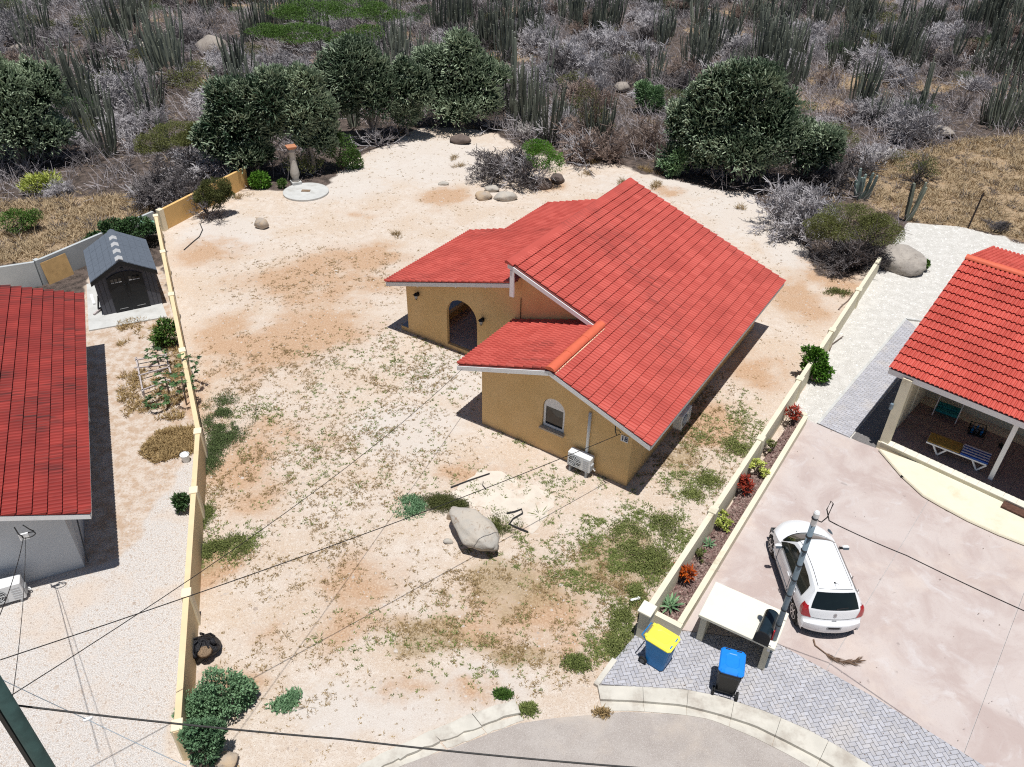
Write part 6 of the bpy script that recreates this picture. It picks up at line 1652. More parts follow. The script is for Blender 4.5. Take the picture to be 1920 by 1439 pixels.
rock('stone', 922, 358, (.55, .4, .22), 'rock_grey', 'thin grey slab of rock behind the tan stone', 12, 'stone', z=.12)
rock('stone', 832, 346, (.4, .25, .16), 'rock_grey', 'small grey stone above the orange sand patch', 13, 'stone', z=.05)
rock('boulder', 1012, 352, (.85, .6, .45), 'rock_dark', 'dark brown boulder in the shade of the half dry shrub', 14, z=.2)
rock('boulder', 1045, 342, (.6, .5, .42), 'rock_dark', 'smaller dark boulder at the right end under the half dry shrub', 15, z=.2)
rock('boulder', 1688, 500, (1.15, 1.3, .95), 'rock_mid', 'big grey boulder at the far end of the right boundary wall', 16, z=.3, rz=.3, sub=4)
rock('boulder', 402, 105, (1.7, 1.4, 1.3), 'rock_hill', 'brownish domed boulder in the upper left scrub', 17, z=.6)
rock('boulder', 272, 105, (1.0, .9, .8), 'rock_grey', 'white topped boulder behind the cacti in the upper left scrub', 18, z=.5)
rock('boulder', 40, 125, (1.2, 1.0, .7), 'rock_hill', 'grey boulder in the golden grass at the upper left', 19, z=.3)
rock('boulder', 48, 100, (1.4, .7, .6), 'rock_hill', 'long pale boulder above the grey one at the upper left', 20, z=.3)
rock('boulder', 20, 58, (1.3, 1.0, .8), 'rock_grey', 'white boulder near the top left corner', 21, z=.4)
rock('boulder', 780, 118, (.9, .7, .5), 'rock_hill', 'pale boulder between the two central succulent trees', 22, z=.5)
rock('boulder', 1760, 255, (1.3, .8, .45), 'rock_hill', 'pale flat boulder in the right scrub', 23, z=.3)
rock('boulder', 1165, 172, (.8, .6, .5), 'rock_hill', 'small pale boulder above the small round succulent bush', 24, z=.3)

# weathered slab with cable ends
pad = GL([(905, 880), (935, 885), (1010, 915), (1045, 935), (1005, 1000), (965, 990), (905, 955), (842, 928), (870, 905)])
pad = [(x + rnd.uniform(-.07, .07), y + rnd.uniform(-.07, .07)) for x, y in resample(pad + pad[:1], .22)[:-1]]
m = MB(); m.prism([ccw(pad)], -.05, .012); tag(m.build('concrete_pad', mt['concrete_warm']), 'worn sand coloured concrete pad behind the big boulder', kind='structure')
def hose(name, px, label, r=.018, z=.03, cat='hose', mat='hose'):
    m = MB(); m.tube([(*G(x, y).xy, z + .006 * (i % 2)) for i, (x, y) in enumerate(px)], r, 6); return tag(m.build(name, mt[mat]), label, cat)
hose('pipe', [(845, 916), (880, 903), (918, 890)], 'straight black pipe lying across the concrete pad', .02, .05, 'pipe')
hose('cable_end', [(906, 905), (905, 912), (912, 920)], 'short curved cable end sticking out of the pad', .012, .05, 'cable')
hose('hose', [(950, 965), (965, 962), (978, 957), (980, 965), (962, 975), (955, 985), (965, 990), (990, 1000)], 'tangled dark hose at the right of the big boulder', .022, .06)
hose('hose', [(375, 420), (380, 432), (374, 445), (362, 455), (345, 470)], 'thin black hose trailing from under the olive tree', .022)
hose('dead_branch', [(1600, 552), (1590, 565), (1578, 575), (1572, 582)], 'dark dead branch lying by the right wall', .03, .03, 'branch', 'bark')
hose('dead_branch', [(1555, 660), (1560, 648), (1575, 637), (1580, 634)], 'thin dead branch beside the bright green shrub at the wall', .022, .08, 'branch', 'bark')

# black bag of clippings
g = G(384, 1222); bagr = rock('garbage_bag', 384, 1226, (.50, .46, .30), 'bag', 'open black plastic bag of dry clippings beside the left wall', 31, 'garbage bag', z=.2, jag=.34)
m = MB(); m.smooth = True; m.lathe([(.20, 0), (.16, .06), (.06, .09)], (.14, -.20, .16), 9); m.build('clippings', mt['soil_dry'], bagr)
m = MB(); m.smooth = True
m.tube([(.10 + .29 * math.cos(a * .3307 + .6) , -.14 + .26 * math.sin(a * .3307 + .6), .20 + .06 * math.sin(a * 2.1)) for a in range(12)], [.06 + .035 * math.sin(a * 1.7) for a in range(12)], 6); m.build('rim', mt['bag'], bagr)
m = MB()
for a in range(7):
    t0 = a * .9; m.tube([(.36 * math.cos(t0), .32 * math.sin(t0) + .05, .12), (.30 * math.cos(t0 + .2), .28 * math.sin(t0 + .2) + .05, .24), (.12 * math.cos(t0 + .3), .12 * math.sin(t0 + .3) + .1, .30)], [.035, .03, .02], 5)
m.build('fold', mt['bag'], bagr)
# litter
for px, py, lb in ((1190, 1128, 'white crumpled litter in the green weeds at the front of the right wall'), (1100, 1305, None), (1102, 1320, None)):
    if lb: 
        m = MB(); m.box((0, 0, .05), (.28, .08, .05), .3, bev=.02); m.box((.1, .05, .04), (.1, .1, .06), .8, bev=.02); o = m.build('litter', mt['fern_white']); g = G(px, py); o.location = (g.x, g.y, .05); tag(o, lb, 'litter')

# ------------------------------------------------------------------ bin shelter and bins
En0 = Vector((5.07, 13.32)); enx = (Vector((6.66, 12.38)) - En0).normalized(); eny = Vector((-enx.y, enx.x)); ea = math.atan2(enx.y, enx.x); EL = 1.84
enc = empty('bin_shelter', (En0.x, En0.y, .06), ea, 'cream masonry bin shelter with a flat slab top beside the grey pole', 'bin shelter')
m = MB(); m.box((EL / 2 + .02, .60, 1.07), (EL + .16, 1.30, .10), bev=.012); m.build('top_slab', mt['cream_top2'], enc)
m = MB(); m.box((.08, .62, .5), (.16, 1.1, 1.03)); m.build('side_wall', mt['cream'], enc)
m = MB(); m.box((EL - .08, .62, .5), (.16, 1.1, 1.03)); m.build('side_wall', mt['cream'], enc)
m = MB(); m.box((EL / 2, 1.1, .5), (EL - .324, .14, 1.03)); m.build('back_wall', mt['cream'], enc)
m = MB(); m.tube([(1.35 + .12 * math.cos(a * .5), 1.0, .62 + .12 * math.sin(a * .5)) for a in range(2, 13)], .02, 6); m.tube([(1.55 + .1 * math.cos(a * .5), .98, .62 + .1 * math.sin(a * .5)) for a in range(2, 12)], .02, 6); m.build('hose_hook', mt['black'], enc)
m = MB(); m.box((1.45, 1.0, .86), (.35, .06, .12)); m.build('wall_bracket', mt['metal_grey'], enc)
m = MB(); m.lathe([(.03, -.01), (.03, .02)], (.45, 1.03, .55), 8, Matrix.Rotation(math.pi / 2, 3, 'X')); m.build('drain_hole', mt['black'], enc)
mb_ = empty('mailbox', (6.60, 12.80, .06 + 1.12), ea, 'black round topped mailbox with red flag on the bin shelter', 'mailbox')
mb_.scale = (1.3, 1.3, 1.3)
m = MB(); m.smooth = True; pr = [(-.14, .02), (-.14, .2)] + [(-.14 * math.cos(a * math.pi / 10), .2 + .14 * math.sin(a * math.pi / 10)) for a in range(1, 10)] + [(.14, .2), (.14, .02)]
m.smooth = False; m.prism([pr[::-1]], -.30, .32, lambda x, y, h: (x, h, y)); m.build('body', mt['mailbox'], mb_, True)
m = MB(); m.prism([[(x * 1.05, .2 + (y - .2) * 1.05) for x, y in pr][::-1]], -.325, -.303, lambda x, y, h: (x, h, y)); m.build('door', mt['black'], mb_, True)
m = MB(); m.box((.16, -.12, .14), (.02, .04, .26)); m.box((.16, -.10, .26), (.022, .12, .08)); m.build('flag', mt['red_flag'], mb_)
m = MB(); m.box((0, 0, .0), (.2, .5, .04)); m.build('base', mt['black'], mb_)
m = MB(); m.box((.17, -.22, -.06), (.05, .12, .2)); m.build('bracket', mt['white'], mb_)

def bin_(px, py, rz, body, lid, label, tall=1.0):
    g = G(px, py); t = empty('wheelie_bin', (g.x, g.y, .075), rz, label, 'wheelie bin', 'wheelie bins on the grey paving')
    m = MB(); prof = [(.44, .46, .0), (.48, .52, .06), (.56, .68, .90), (.60, .72, .91), (.60, .72, .97)]; n = 0
    vs = []; fs = []
    for w, d, z in prof:
        r_ = .05
        for X, Y in ((w / 2, d / 2 - r_), (w / 2 - r_, d / 2), (-w / 2 + r_, d / 2), (-w / 2, d / 2 - r_), (-w / 2, -d / 2 + r_), (-w / 2 + r_, -d / 2), (w / 2 - r_, -d / 2), (w / 2, -d / 2 + r_)): vs.append((X, Y, z * tall))
    for i in range(len(prof) - 1):
        for q in range(8): fs.append([i * 8 + q, i * 8 + (q + 1) % 8, i * 8 + 8 + (q + 1) % 8, i * 8 + 8 + q])
    fs.append(list(range(7, -1, -1))); fs.append([(len(prof) - 1) * 8 + q for q in range(8)])
    m.add(vs, fs); m.build('body', body, t)
    # lid: gently domed with a raised panel, hinge at +y
    L_ = empty('lid', (0, 0, 0), parent=t)
    m = MB(); vs = []; fs = []
    for w, d, z in ((.62, .76, .972), (.62, .76, 1.0), (.56, .68, 1.03), (.34, .42, 1.045), (.30, .38, 1.035)):
        r_ = .07
        for X, Y in ((w / 2, d / 2 - r_), (w / 2 - r_, d / 2), (-w / 2 + r_, d / 2), (-w / 2, d / 2 - r_), (-w / 2, -d / 2 + r_), (-w / 2 + r_, -d / 2), (w / 2 - r_, -d / 2), (w / 2, -d / 2 + r_)): vs.append((X, Y - .01, z * tall))
    for i in range(4):
        for q in range(8): fs.append([i * 8 + q, i * 8 + (q + 1) % 8, i * 8 + 8 + (q + 1) % 8, i * 8 + 8 + q])
    fs.append([32 + q for q in range(8)]); fs.append(list(range(7, -1, -1))); m.add(vs, fs); m.build('cover', lid, L_)
    for x in (-.2, .2):
        m = MB(); m.box((x, .34, 1.02 * tall), (.10, .10, .05), bev=.01); m.build('hinge', lid, L_)
        m = MB(); m.box((x * .7, -.33, 1.025 * tall), (.12, .03, .02)); m.build('grip', body, L_)
    m = MB(); m.tube([(-.24, .36, .93 * tall), (-.24, .46, .97 * tall), (.24, .46, .97 * tall), (.24, .36, .93 * tall)], .016, 6); m.build('handle', body, t)
    m = MB(); m.bar((-.30, .27, .11), (.30, .27, .11), .03); m.build('axle', mt['black'], t)
    for x in (-.29, .29):
        w = empty('wheel', (0, 0, 0), parent=t)
        m = MB(); m.lathe([(.09, -.03), (.115, -.026), (.115, .026), (.09, .03)], (x, .29, .115), 18, Matrix.Rotation(math.pi / 2, 3, 'Y')); m.build('tyre', mt['rubber'], w)
        m = MB(); m.lathe([(.07, -.034), (.07, .034)], (x, .29, .115), 12, Matrix.Rotation(math.pi / 2, 3, 'Y')); m.build('hub', mt['grille'], w)
    m = MB(); m.box((0, -.30, .5 * tall), (.28, .02, .3), mat=Matrix.Rotation(math.radians(5), 3, 'X')); m.build('front_panel', body, t)
bin_(1232, 1244, math.radians(52), mt['bin_blue_dark'], mt['bin_yellow'], 'blue wheelie bin with a yellow lid in front of the planter')
bin_(1359, 1290, math.radians(163), mt['bin_black'], mt['bin_blue'], 'black wheelie bin with a bright blue lid in front of the bin shelter')

# ------------------------------------------------------------------ poles and cables
gp_ = G(1433, 1252); PTOP = Vector((gp_.x + .02, gp_.y + .02, 5.62))
pole = empty('utility_pole', (gp_.x, gp_.y, .06), 0, 'grey banded service pole with a white cap in front of the white car', 'pole')
m = MB(); m.smooth = True; m.tube([(0, 0, 0), (.01, .01, 2.8), (.02, .02, 5.42)], [.072, .068, .064], 14); m.build('shaft', mt['metal_grey'], pole)
for z in (.45, 1.1, 1.72, 2.3, 2.85, 3.4, 3.9, 4.4, 4.85, 5.42):
    m = MB(); m.lathe([(.074, z - .012), (.074, z + .012)], (0, 0, 0), 14); m.build('band', mt['black'], pole)
m = MB(); m.lathe([(.067, 5.20), (.068, 5.40), (.068, 5.56), (.045, 5.60)], (.02, .02, 0), 14); m.build('cap', mt['white_plastic'], pole)
m = MB(); m.tube([(.07, .0, 5.35), (.2, .05, 5.25), (.32, .1, 5.35), (.36, .12, 5.75), (.28, .1, 5.85), (.25, .1, 5.6), (.36, .05, 5.3), (.55, .0, 5.22)], .014, 6); m.build('cable_loop', mt['cable'], pole)
m = MB(); m.lathe([(.09, .62), (.09, .66)], (0, 0, 0), 12); m.box((-.09, -.02, .64), (.06, .1, .05)); m.build('strap', mt['shed_light'], pole)
# dark pole at the lower left corner
tp = G(32, 1350, 7.6)
lp = empty('utility_pole', (tp.x, tp.y, 0), 0, 'dark green utility pole cut off at the lower left corner', 'pole')
m = MB(); m.smooth = True; m.tube([(0, 0, 0), (0, 0, 4.5), (0, 0, 9.6)], [.13, .11, .095], 14); m.build('shaft', mt['pole_green'], lp)
m = MB(); m.box((-.105, -.05, 4.8), (.07, .09, 9.4)); m.build('conduit', mt['pole_black'], lp)
CG = 'overhead cables'
def wire(pts, r, label, sag=0.0, mat='cable', n=18, split=None):
    P = [Vector(p) for p in pts]; out = []
    for i in range(len(P) - 1):
        for q in range(n):
            t = q / n; p = P[i].lerp(P[i + 1], t); p.z -= sag * 4 * t * (1 - t); out.append(p)
    out.append(P[-1]); m = MB(); m.tube(out, r * .8, 5); return tag(m.build('overhead_cable', mt[mat]), label, 'cable', CG)
hs = HF @ Vector((5.47, -.46, 2.33)); hl = HF @ Vector((-.55, -.42, 2.42))
ls = LF @ Vector((-.82, -.88, 2.42))
wire([hs, G(0, 1238, 5.2)], .014, 'cable from the house number plate to the lower left past the big boulder', .22)
wire([hl, G(20, 1305, 7.6)], .010, 'thin cable from the left eave of the yellow house to the dark green pole', .45)
wire([G(24, 1322, 7.5), G(640, 1386, 6.2), G(1210, 1441, 6.0)], .020, 'thick cable running along the bottom of the picture from the dark green pole', .05)
wire([G(-10, 1268, 6.5), G(165, 1350, 5.2), G(350, 1437, 4.6)], .008, 'thin grey cable with a white clip crossing the left gravel', .02, 'metal_grey')
m = MB(); q = G(165, 1349, 5.2); m.box(q, (.14, .05, .06), .5, bev=.01); m.bar(q + Vector((-.08, 0, 0)), q + Vector((.08, .02, .03)), .03); tag(m.build('cable_clip', mt['white']), 'white clip on the thin grey cable over the left gravel', 'clip')
wire([ls, G(-5, 1165, 6.0)], .012, 'cable from the pale house eave to the left edge', .1)
wire([ls + Vector((.05, 0, 0)), G(22, 1318, 7.4)], .008, 'thin cable from the pale house eave to the dark green pole', .15)
wire([Vector((gp_.x + .55, gp_.y, 5.28)), G(1700, 1042, 5.0), G(1930, 1150, 5.3)], .015, 'cable from the grey pole to the right edge over the driveway', .02)
# steel fence post in the golden grass
g = G(1815, 428); m = MB(); H_ = height_over(g, 1838, 362); m.tube([(g.x, g.y, 0), (g.x + .15, g.y + .05, H_)], .045, 6); m.box((g.x + .15, g.y + .05, H_ - .15), (.16, .05, .05)); tag(m.build('fence_post', mt['rust']), 'thin dark steel fence post at the edge of the white gravel', 'post')

# palm frond on the driveway
fr = empty('palm_frond', (*G(1545, 1222).xy, .065), 0, 'dry brown palm frond lying behind the white car', 'palm frond')
c0 = G(1545, 1222)
pp_ = [(G(x, y) - c0) + Vector((0, 0, .02)) for x, y in ((1524, 1203), (1527, 1214), (1540, 1224), (1556, 1236), (1575, 1244), (1595, 1246), (1609, 1242))]
m = MB(); m.tube(pp_, [.025, .02, .018, .016, .014, .01, .006], 5); m.build('stem', mt['frond'], fr)
r_ = np.random.default_rng(3); C = []; D_ = []
for i in range(90):
    t = 2.2 + 3.7 * i / 90; a = pp_[int(t)].lerp(pp_[min(6, int(t) + 1)], t - int(t)); d = (pp_[min(6, int(t) + 1)] - pp_[int(t)]).normalized(); s_ = Vector((-d.y, d.x, 0)) * (1 if i % 2 else -1)
    C.append(tuple(a)); D_.append(tuple(d + s_ * r_.uniform(.1, .55) + Vector((0, 0, r_.uniform(0, .1)))))
V, F = leafquads(np.array(C), np.array(D_), .26, .022, r_); link('leaflets', np_mesh('leaflets', V, [F], mt['frond'], np.full(len(V), .4)), fr)

# ------------------------------------------------------------------ planter plants
def rosette(px, py, n, L, W, mat, label, seed, z=.27, cat='plant', upn=.8, group='plants in the long planter'):
    r_ = np.random.default_rng(seed); g = G(px, py, z); o = empty('rosette_plant', (g.x, g.y, z), 0, label, cat, group)
    for i in range(n):
        a = i * 2.39996; e = .25 + upn * (1 - i / n); l = L * r_.uniform(.75, 1.1); d = np.array([math.cos(a) * math.cos(e), math.sin(a) * math.cos(e), math.sin(e)])
        s_ = np.array([-math.sin(a), math.cos(a), 0]); nn = np.cross(d, s_)
        V = [s_ * W * .4 * 1, d * l * .4 + s_ * W * .5 - nn * .02, d * l * .75 + s_ * W * .35 + np.array([0, 0, -.04 * L]), d * l + np.array([0, 0, -.14 * L]), d * l * .75 - s_ * W * .35 + np.array([0, 0, -.04 * L]), d * l * .4 - s_ * W * .5 - nn * .02, -s_ * W * .4, d * l * .4 + nn * -.04 * 0 + np.array([0, 0, .015]), d * l * .75]
        F3 = np.array([(1, 2, 8), (2, 3, 8), (3, 4, 8), (4, 5, 8)]); F4 = np.array([(0, 1, 8, 7), (7, 8, 5, 6)])
        link('leaf', np_mesh('leaf', np.array(V), [F4, F3], mt[mat], np.full(9, r_.random())), o)
rosette(1256, 1137, 22, .48, .07, 'leaf_blue', 'grey green agave with yellow edged leaves nearest the front of the planter', 1)
rosette(1328, 1022, 14, .30, .05, 'leaf_blue', 'small agave in the middle of the planter', 2)
rosette(1318, 1035, 9, .18, .035, 'leaf_green', 'tiny agave beside the small one in the planter', 3)
def planter_shrub(px, py, rx, H, n, L, W, mat, label, seed):
    r_ = np.random.default_rng(seed); z = .27; g = G(px, py, z); o = empty('shrub', (g.x, g.y, z), 0, label, 'shrub', 'plants in the long planter')
    C = []; D_ = []; ends = []
    k_ = max(9, n // 55)
    for q in range(k_):
        a = r_.uniform(0, 6.28); rr = rx * r_.random() ** .6; h = H * r_.uniform(.35, 1.0) * (1 - .45 * (rr / rx) ** 2)
        tip = np.array([rr * math.cos(a), rr * math.sin(a), h]); ends.append(tuple(tip))
        for w in range(16):
            aa = r_.uniform(0, 6.28); e = r_.uniform(-.1, 1.0)
            C.append(tip * np.array([1, 1, r_.uniform(.72, 1.0)])); D_.append((math.cos(aa) * math.cos(e), math.sin(aa) * math.cos(e), math.sin(e)))
    C = np.array(C); V, F = leafquads(C, np.array(D_), L * r_.uniform(.6, 1.2, len(C)), W, r_)
    link('foliage', np_mesh('foliage', V, [F], mt[mat], np.repeat(np.repeat(r_.random(k_) * .5, 16) + r_.random(len(C)) * .5, 4)), o)
    link('stems', trunk_mesh('stems', r_, ends[:8], .014, mt['bark'], .05), o)
planter_shrub(1280, 1090, .24, .75, 900, .20, .05, 'leaf_fire', 'red and orange croton second from the front of the planter', 4)
planter_shrub(1308, 1048, .24, .35, 700, .09, .04, 'leaf_olive', 'low brownish green plant beside the croton in the planter', 5)
planter_shrub(1350, 985, .36, .55, 1300, .12, .06, 'leaf_yellow', 'yellow green croton right before the deep red one in the planter', 6)
planter_shrub(1396, 922, .30, .75, 1100, .20, .05, 'leaf_red', 'deep red croton between two yellow green ones', 7)
planter_shrub(1418, 888, .36, .6, 1300, .13, .06, 'leaf_yellow', 'yellow green croton beyond the deep red one in the planter', 8)
planter_shrub(1443, 842, .26, .4, 800, .10, .045, 'leaf_olive', 'low green plant near the far end of the planter', 9)
planter_shrub(1482, 790, .24, .85, 900, .18, .05, 'leaf_red', 'dark red croton at the far end of the planter', 10)

# ------------------------------------------------------------------ white hatchback
HB = Vector((7.80, 13.42, .055))
car = empty('parked_car', HB, math.pi / 2, 'small white hatchback parked nose away on the pinkish driveway', 'car')
car.location = (8.70, 13.42, .055)
CL, CWd, SC = 3.92, .86, 1.0
# side silhouette from the rear sill over the roof to the front sill: x forward, z up
SIL = [(.10, .22), (.02, .32), (.0, .50), (.015, .62), (.10, .66), (.13, .72), (.17, .92), (.20, 1.02), (.29, 1.16), (.46, 1.42), (.52, 1.475), (.62, 1.50), (1.1, 1.545), (1.6, 1.55), (2.1, 1.515), (2.32, 1.46), (2.6, 1.28), (2.9, 1.075), (3.0, 1.015), (3.2, .975), (3.5, .90), (3.72, .80), (3.82, .70), (3.88, .58), (3.90, .45), (3.87, .30), (3.80, .22)]
def hw(x, z):
    e = max(0, (abs(x - 1.95) - 1.05) / .92)
    b_ = CWd * (1 - .20 * min(1.2, e) ** 2.6)
    if x < .9: b_ = max(b_, CWd * (1 - .115 * ((.9 - x) / .9) ** 2))
    if z > .98: b_ -= (z - .98) * .56 + .03
    elif z > .86: b_ -= .03 * (z - .86) / .12
    elif z < .5: b_ -= .05 * ((.5 - z) / .3) ** 2
    return b_
def densify(P, k_):
    out = []
    for i in range(len(P) - 1):
        p0, p1, p2, p3 = P[max(0, i - 1)], P[i], P[i + 1], P[min(len(P) - 1, i + 2)]
        for q in range(k_):
            t = q / k_
            out.append(tuple(.5 * (2 * p1[c] + (p2[c] - p0[c]) * t + (2 * p0[c] - 5 * p1[c] + 4 * p2[c] - p3[c]) * t * t + (3 * p1[c] - p0[c] - 3 * p2[c] + p3[c]) * t ** 3) for c in (0, 1)))
    out.append(P[-1]); return out
SD = densify(SIL, 4); NS = len(SD)
def strip_pt(s, t, off=0.0):
    """point on the over-the-top skin: s index along the silhouette, t across -1..1"""
    i = min(NS - 2, int(s)); f = s - i
    x, z = (SD[i][c] + (SD[i + 1][c] - SD[i][c]) * f for c in (0, 1))
    dx, dz = SD[i + 1][0] - SD[i][0], SD[i + 1][1] - SD[i][1]; L = math.hypot(dx, dz) + 1e-9; nx_, nz = -dz / L, dx / L
    w = hw(x, z) - .008
    bow = abs(t) ** 2.4 * (.19 * max(0, 1 - x / .75) if x < .75 else 0) + (abs(t) ** 2.2 * .36 * min(1, max(0, (x - 2.15) / 1.0)) if x > 2.15 else 0)
    crown = .05 * t ** 2 + .045 * t ** 8
    fx = 1 if x < 1.5 else -1
    px = x + fx * bow; pz = z - crown * (abs(nz) if nz > .15 else 0) * 1.0
    return Vector((px + nx_ * off, t * w, pz + nz * off))
m = MB(); m.smooth = True; NT_ = 14; vs = []; fs = []
for i in range(NS):
    for j in range(NT_ + 1): vs.append(strip_pt(min(i, NS - 1.0001), -1 + 2 * j / NT_))
for i in range(NS - 1):
    for j in range(NT_):
        a = i * (NT_ + 1) + j; fs.append([a, a + 1, a + NT_ + 2, a + NT_ + 1])
m.add(vs, fs)
ARCH = ((.73, .34), (3.14, .34))
NR = 12
for sg in (-1, 1):
    vs = []; fs = []
    for i in range(NS):
        e = strip_pt(min(i, NS - 1.0001), sg)
        for r_ in range(NR + 1):
            f = r_ / NR; zb = .22; xb = min(max(e.x, .12), 3.78)
            z = e.z + (zb - e.z) * f; x = e.x + (xb - e.x) * f
            y = hw(x, z) + (abs(e.y) - hw(e.x, e.z)) * (1 - f) ** 3
            vs.append((x, sg * y, z))
    for i in range(NS - 1):
        for r_ in range(NR):
            a = i * (NR + 1) + r_; q = [a, a + 1, a + NR + 2, a + NR + 1]
            c = [sum(vs[k_][d] for k_ in q) / 4 for d in (0, 2)]
            if any(math.hypot(c[0] - ax, c[1] - .30) < ar for ax, ar in ARCH): continue
            fs.append(q if sg > 0 else q[::-1])
    m.add(vs, fs)
m.smooth = False
body = m.build('body', mt['car_paint'], car)
m = MB(); m.box((1.95, 0, .36), (3.5, 1.46, .25)); m.build('underbody', mt['black'], car)
for ax, ar in ARCH:
    for sg in (-1, 1):
        m = MB(); m.lathe([(ar + .05, -.2), (ar + .05, 0)], (ax, sg * (.79 - (.0 if sg > 0 else .0)), .30), 24, Matrix.Rotation(math.pi / 2 * -sg, 3, 'X')); m.build('wheel_arch', mt['black'], car)
        w = empty('wheel', (0, 0, 0), parent=car)
        R = Matrix.Rotation(-math.pi / 2 * sg, 3, 'X'); c = (ax, sg * .75, .305)
        m = MB(); m.smooth = True; m.lathe([(.2, -.09), (.29, -.085), (.305, -.05), (.305, .05), (.295, .08), (.22, .095), (.2, .08)], c, 28, R); m.smooth = False; m.build('tyre', mt['rubber'], w)
        m = MB(); m.lathe([(.205, .04), (.21, .088), (.19, .085), (.18, .045)], c, 28, R); m.lathe([(.05, .05), (.05, .085), (.03, .09)], c, 12, R)
        for a in range(6):
            t = a * math.pi / 3
            p0 = Vector(c) + R @ Vector((.04 * math.cos(t), .04 * math.sin(t), .07)); p1 = Vector(c) + R @ Vector((.195 * math.cos(t), .195 * math.sin(t), .075)); m.bar(p0, p1, .05, .03)
        m.build('rim', mt['chrome'], w)
def strip_patch(name, s0, s1, tf0, tf1, mat, off, parent=None, n=10, ns=8, smooth=True):
    m = MB(); m.smooth = smooth; vs = []; fs = []
    for i in range(ns + 1):
        s = s0 + (s1 - s0) * i / ns
        for j in range(n + 1):
            f = i / ns; t = tf0(f) + (tf1(f) - tf0(f)) * j / n; vs.append(strip_pt(s, t, off))
    for i in range(ns):
        for j in range(n): a = i * (n + 1) + j; fs.append([a, a + 1, a + n + 2, a + n + 1])
    m.add(vs, fs); return m.build(name, mat, parent or car)
def s_at(x, z): return min(range(NS), key=lambda i: (SD[i][0] - x) ** 2 + (SD[i][1] - z) ** 2)
strip_patch('rear_window', s_at(.205, 1.03), s_at(.455, 1.41), lambda f: -.86 - .05 * f, lambda f: .86 + .05 * f, mt['car_glass'], .008)
strip_patch('windscreen', s_at(2.30, 1.47), s_at(2.93, 1.06), lambda f: -.97, lambda f: .97, mt['car_glass'], .008)
strip_patch('cowl', s_at(2.93, 1.06), s_at(3.02, 1.01), lambda f: -.90, lambda f: .90, mt['black'], .006, ns=3)
for t0 in (-.86, .86): strip_patch('roof_seam', s_at(.62, 1.5), s_at(2.30, 1.47), lambda f: t0 - .012, lambda f: t0 + .012, mt['black'], .004, n=1, ns=12)
strip_patch('hatch_seam', s_at(.52, 1.475), s_at(.53, 1.48) + .25, lambda f: -.85, lambda f: .85, mt['grille'], .003, ns=1)
strip_patch('bumper_seam', s_at(.13, .72), s_at(.13, .72) + .3, lambda f: -.80, lambda f: .80, mt['grille'], .004, ns=1)
strip_patch('plate_recess', s_at(.0, .50) - .6, s_at(.0, .50) + 2.2, lambda f: -.26, lambda f: .26, mt['grey_plastic'], .004, n=4, ns=3)
strip_patch('number_plate', s_at(.0, .50) + .2, s_at(.0, .50) + 1.8, lambda f: -.2, lambda f: .2, mt['black'], .010, n=4, ns=2)
strip_patch('hatch_handle', s_at(.10, .66) + 2, s_at(.10, .66) + 3.2, lambda f: -.08, lambda f: .08, mt['grille'], .008, n=3, ns=2)
wp = MB(); a = strip_pt(s_at(.215, 1.05), 0, .02); b_ = strip_pt(s_at(.235, 1.08), -.45, .02); wp.bar(a, b_, .018); wp.build('wiper', mt['black'], car)
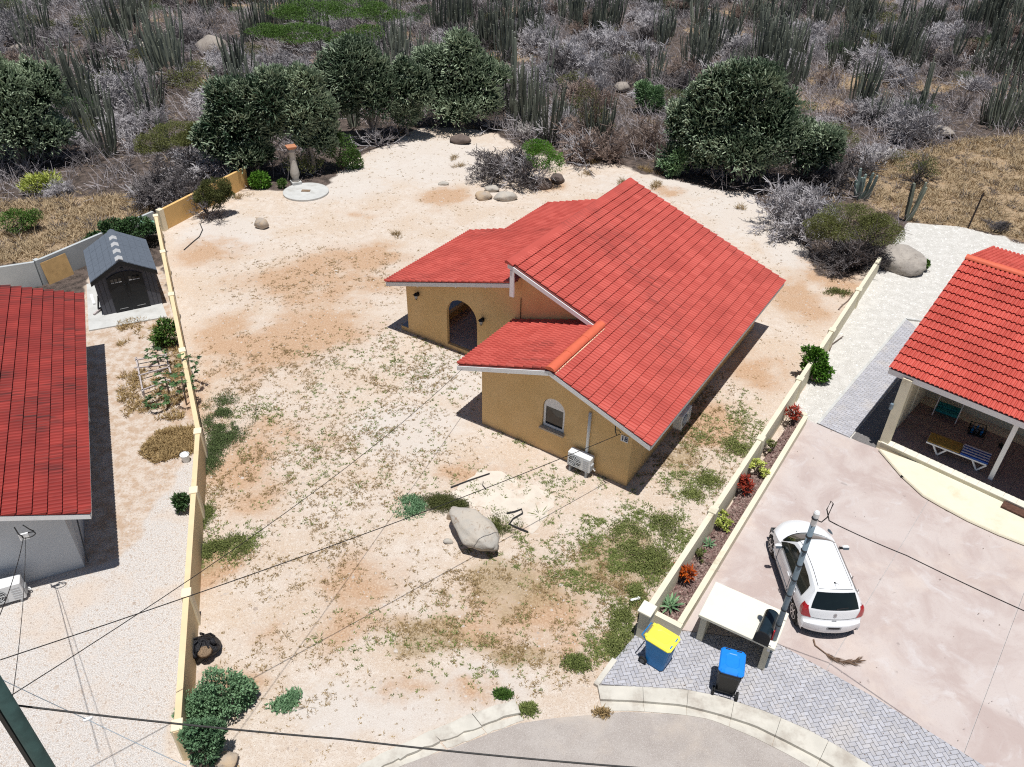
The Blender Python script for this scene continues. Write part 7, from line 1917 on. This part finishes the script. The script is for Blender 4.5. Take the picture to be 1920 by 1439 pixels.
# maker emblem: an angular S
em = MB(); s0 = s_at(.165, .88); S_ = [(-.05, .028), (.0, .062), (.052, .028), (.022, .01), (.0, .025), (-.012, .016), (.05, -.024), (0, -.062), (-.052, -.028), (-.022, -.01), (.0, -.025), (.012, -.016)]
em.prism([S_], 0, .008, lambda x, y, h: (.155 - h + y * .22, -x, .87 + y)); em.build('emblem', mt['chrome'], car, True)
for sg in (-1, 1):
    # tail light wraps from the hatch to the side
    m = MB(); vs = []; fs = []; rows = 7
    for i in range(rows + 1):
        f = i / rows; z = .71 + .36 * f; s = s_at(.13 + .09 * f, z)
        t_in = .76 + .20 * f
        p0 = strip_pt(min(s, NS - 2), sg * t_in, .010); p1 = strip_pt(min(s, NS - 2), sg * 1.0, .012)
        xx = p1.x + .07 + .10 * math.sin(math.pi * (.25 + .6 * f)); p2 = Vector((p1.x + .04, sg * (hw(p1.x + .04, z) + .012), z)); p3 = Vector((xx, sg * (hw(xx, z) + .008), z))
        vs += [p0, p0.lerp(p1, .5) , p1, p2, p3]
    for i in range(rows):
        for j in range(4): a = i * 5 + j; q = [a, a + 1, a + 6, a + 5]; fs.append(q if sg < 0 else q[::-1])
    m.add(vs, fs); m.build('tail_light', mt['red_lens'], car)
    # side windows
    def side_poly(name, pts, mat, off, parent=None):
        m = MB(); c = (sum(p[0] for p in pts) / len(pts), sum(p[1] for p in pts) / len(pts)); vs = [(x, sg * (hw(x, z) + off), z) for x, z in pts]; n = len(pts)
        m.add(vs, [list(range(n)) if sg < 0 else list(range(n))[::-1]]); return m.build(name, mat, parent or car)
    side_poly('side_window', [(1.42, 1.015), (2.62, 1.02), (2.45, 1.18), (2.2, 1.36), (1.95, 1.42), (1.44, 1.435)], mt['car_glass'], .014)
    side_poly('side_window', [(.66, 1.06), (1.36, 1.015), (1.38, 1.435), (1.0, 1.42), (.72, 1.37)], mt['car_glass'], .014)
    side_poly('window_pillar', [(1.36, 1.012), (1.42, 1.012), (1.44, 1.437), (1.38, 1.437)], mt['black'], .013)
    m = MB()
    for x0, x1, z0, z1 in ((1.40, 1.41, .32, 1.0), (2.52, 2.53, .30, 1.0), (.95, .96, .5, .98)): m.box(((x0 + x1) / 2, sg * (hw(x0, .7) - .004), (z0 + z1) / 2), (.008, .02, z1 - z0), mat=Matrix.Rotation(0, 3, 'X'))
    m.build('door_seam', mt['grille'], car)
    m = MB(); m.bar((.9, sg * (hw(1, .42) + .006), .46), (2.9, sg * (hw(2.6, .42) + .006), .44), .02, .02); m.build('side_moulding', mt['grey_plastic'], car)
    for x in (1.55, .98):
        m = MB(); m.box((x, sg * (hw(x, .86) + .012), .87), (.16, .025, .035), bev=.008); m.build('door_handle', mt['car_paint'], car)
    mr = empty('wing_mirror', (0, 0, 0), parent=car)
    m = MB(); m.bar((2.42, sg * .80, 1.02), (2.40, sg * .90, 1.05), .05); m.build('arm', mt['black'], mr)
    m = MB(); m.box((2.42, sg * .965, 1.06), (.12, .20, .13), bev=.04); m.build('housing', mt['white'], mr)
    m = MB(); m.box((2.357, sg * .965, 1.06), (.006, .16, .095)); m.build('mirror', mt['metal_grey'], mr)
    m = MB(); 
    hp = [(3.14, .88), (3.32, .84), (3.44, .76), (3.42, .68), (3.26, .74), (3.12, .82)]
    hl_ = side_poly('headlight', hp, mt['metal_grey'], .012)
m = MB(); a = strip_pt(s_at(.75, 1.51), 0, .0); m.lathe([(.03, 0), (.02, .02)], a, 8); m.bar(a, a + Vector((-.2, 0, .18)), .010); m.build('antenna', mt['black'], car)
for y in (-.3, .3):
    m = MB(); m.box(strip_pt(s_at(3.1, .99), y, .004), (.03, .03, .012)); m.build('washer_nozzle', mt['black'], car)

# fallen leaves and crumbs on the paving, kerb and driveway: a mass
rng = np.random.default_rng(404)
p_ = np.concatenate([sample(ccw(GL(PAVE)), 90, rng), sample(DRIVE, 60, rng)])
V, F = leafquads(np.column_stack([p_, np.full(len(p_), .082)]), np.column_stack([rng.normal(size=(len(p_), 2)), rng.random(len(p_)) * .3]), rng.uniform(.02, .08, len(p_)), .022, rng)
stuff('leaf_litter', np_mesh('leaf_litter', V, [F], mt['frond'], np.full(len(V), .3)), 'small dry leaves scattered on the paving and driveway')
# things of the crowded hillside that still share a label are told apart by their order across the slope
from collections import defaultdict
same = defaultdict(list)
for o in bpy.data.objects:
    if 'label' in o and 'hillside' in o.get('group', ''): same[o['label']].append(o)
for lb, L_ in same.items():
    if len(L_) < 2: continue
    def across(o):
        p = Vector(o.location) - Vector((0, 0, CAM_Z)); return p.dot(rt) / p.dot(fw)
    L_.sort(key=across); n = len(L_)
    ORD = ['leftmost', 'second from left', 'third from left', 'fourth from left', 'fifth from left', 'sixth from left', 'seventh from left', 'eighth from left']
    for i, o in enumerate(L_):
        o['label'] = lb + ', ' + ('rightmost' if i == n - 1 else ORD[min(i, 7)])
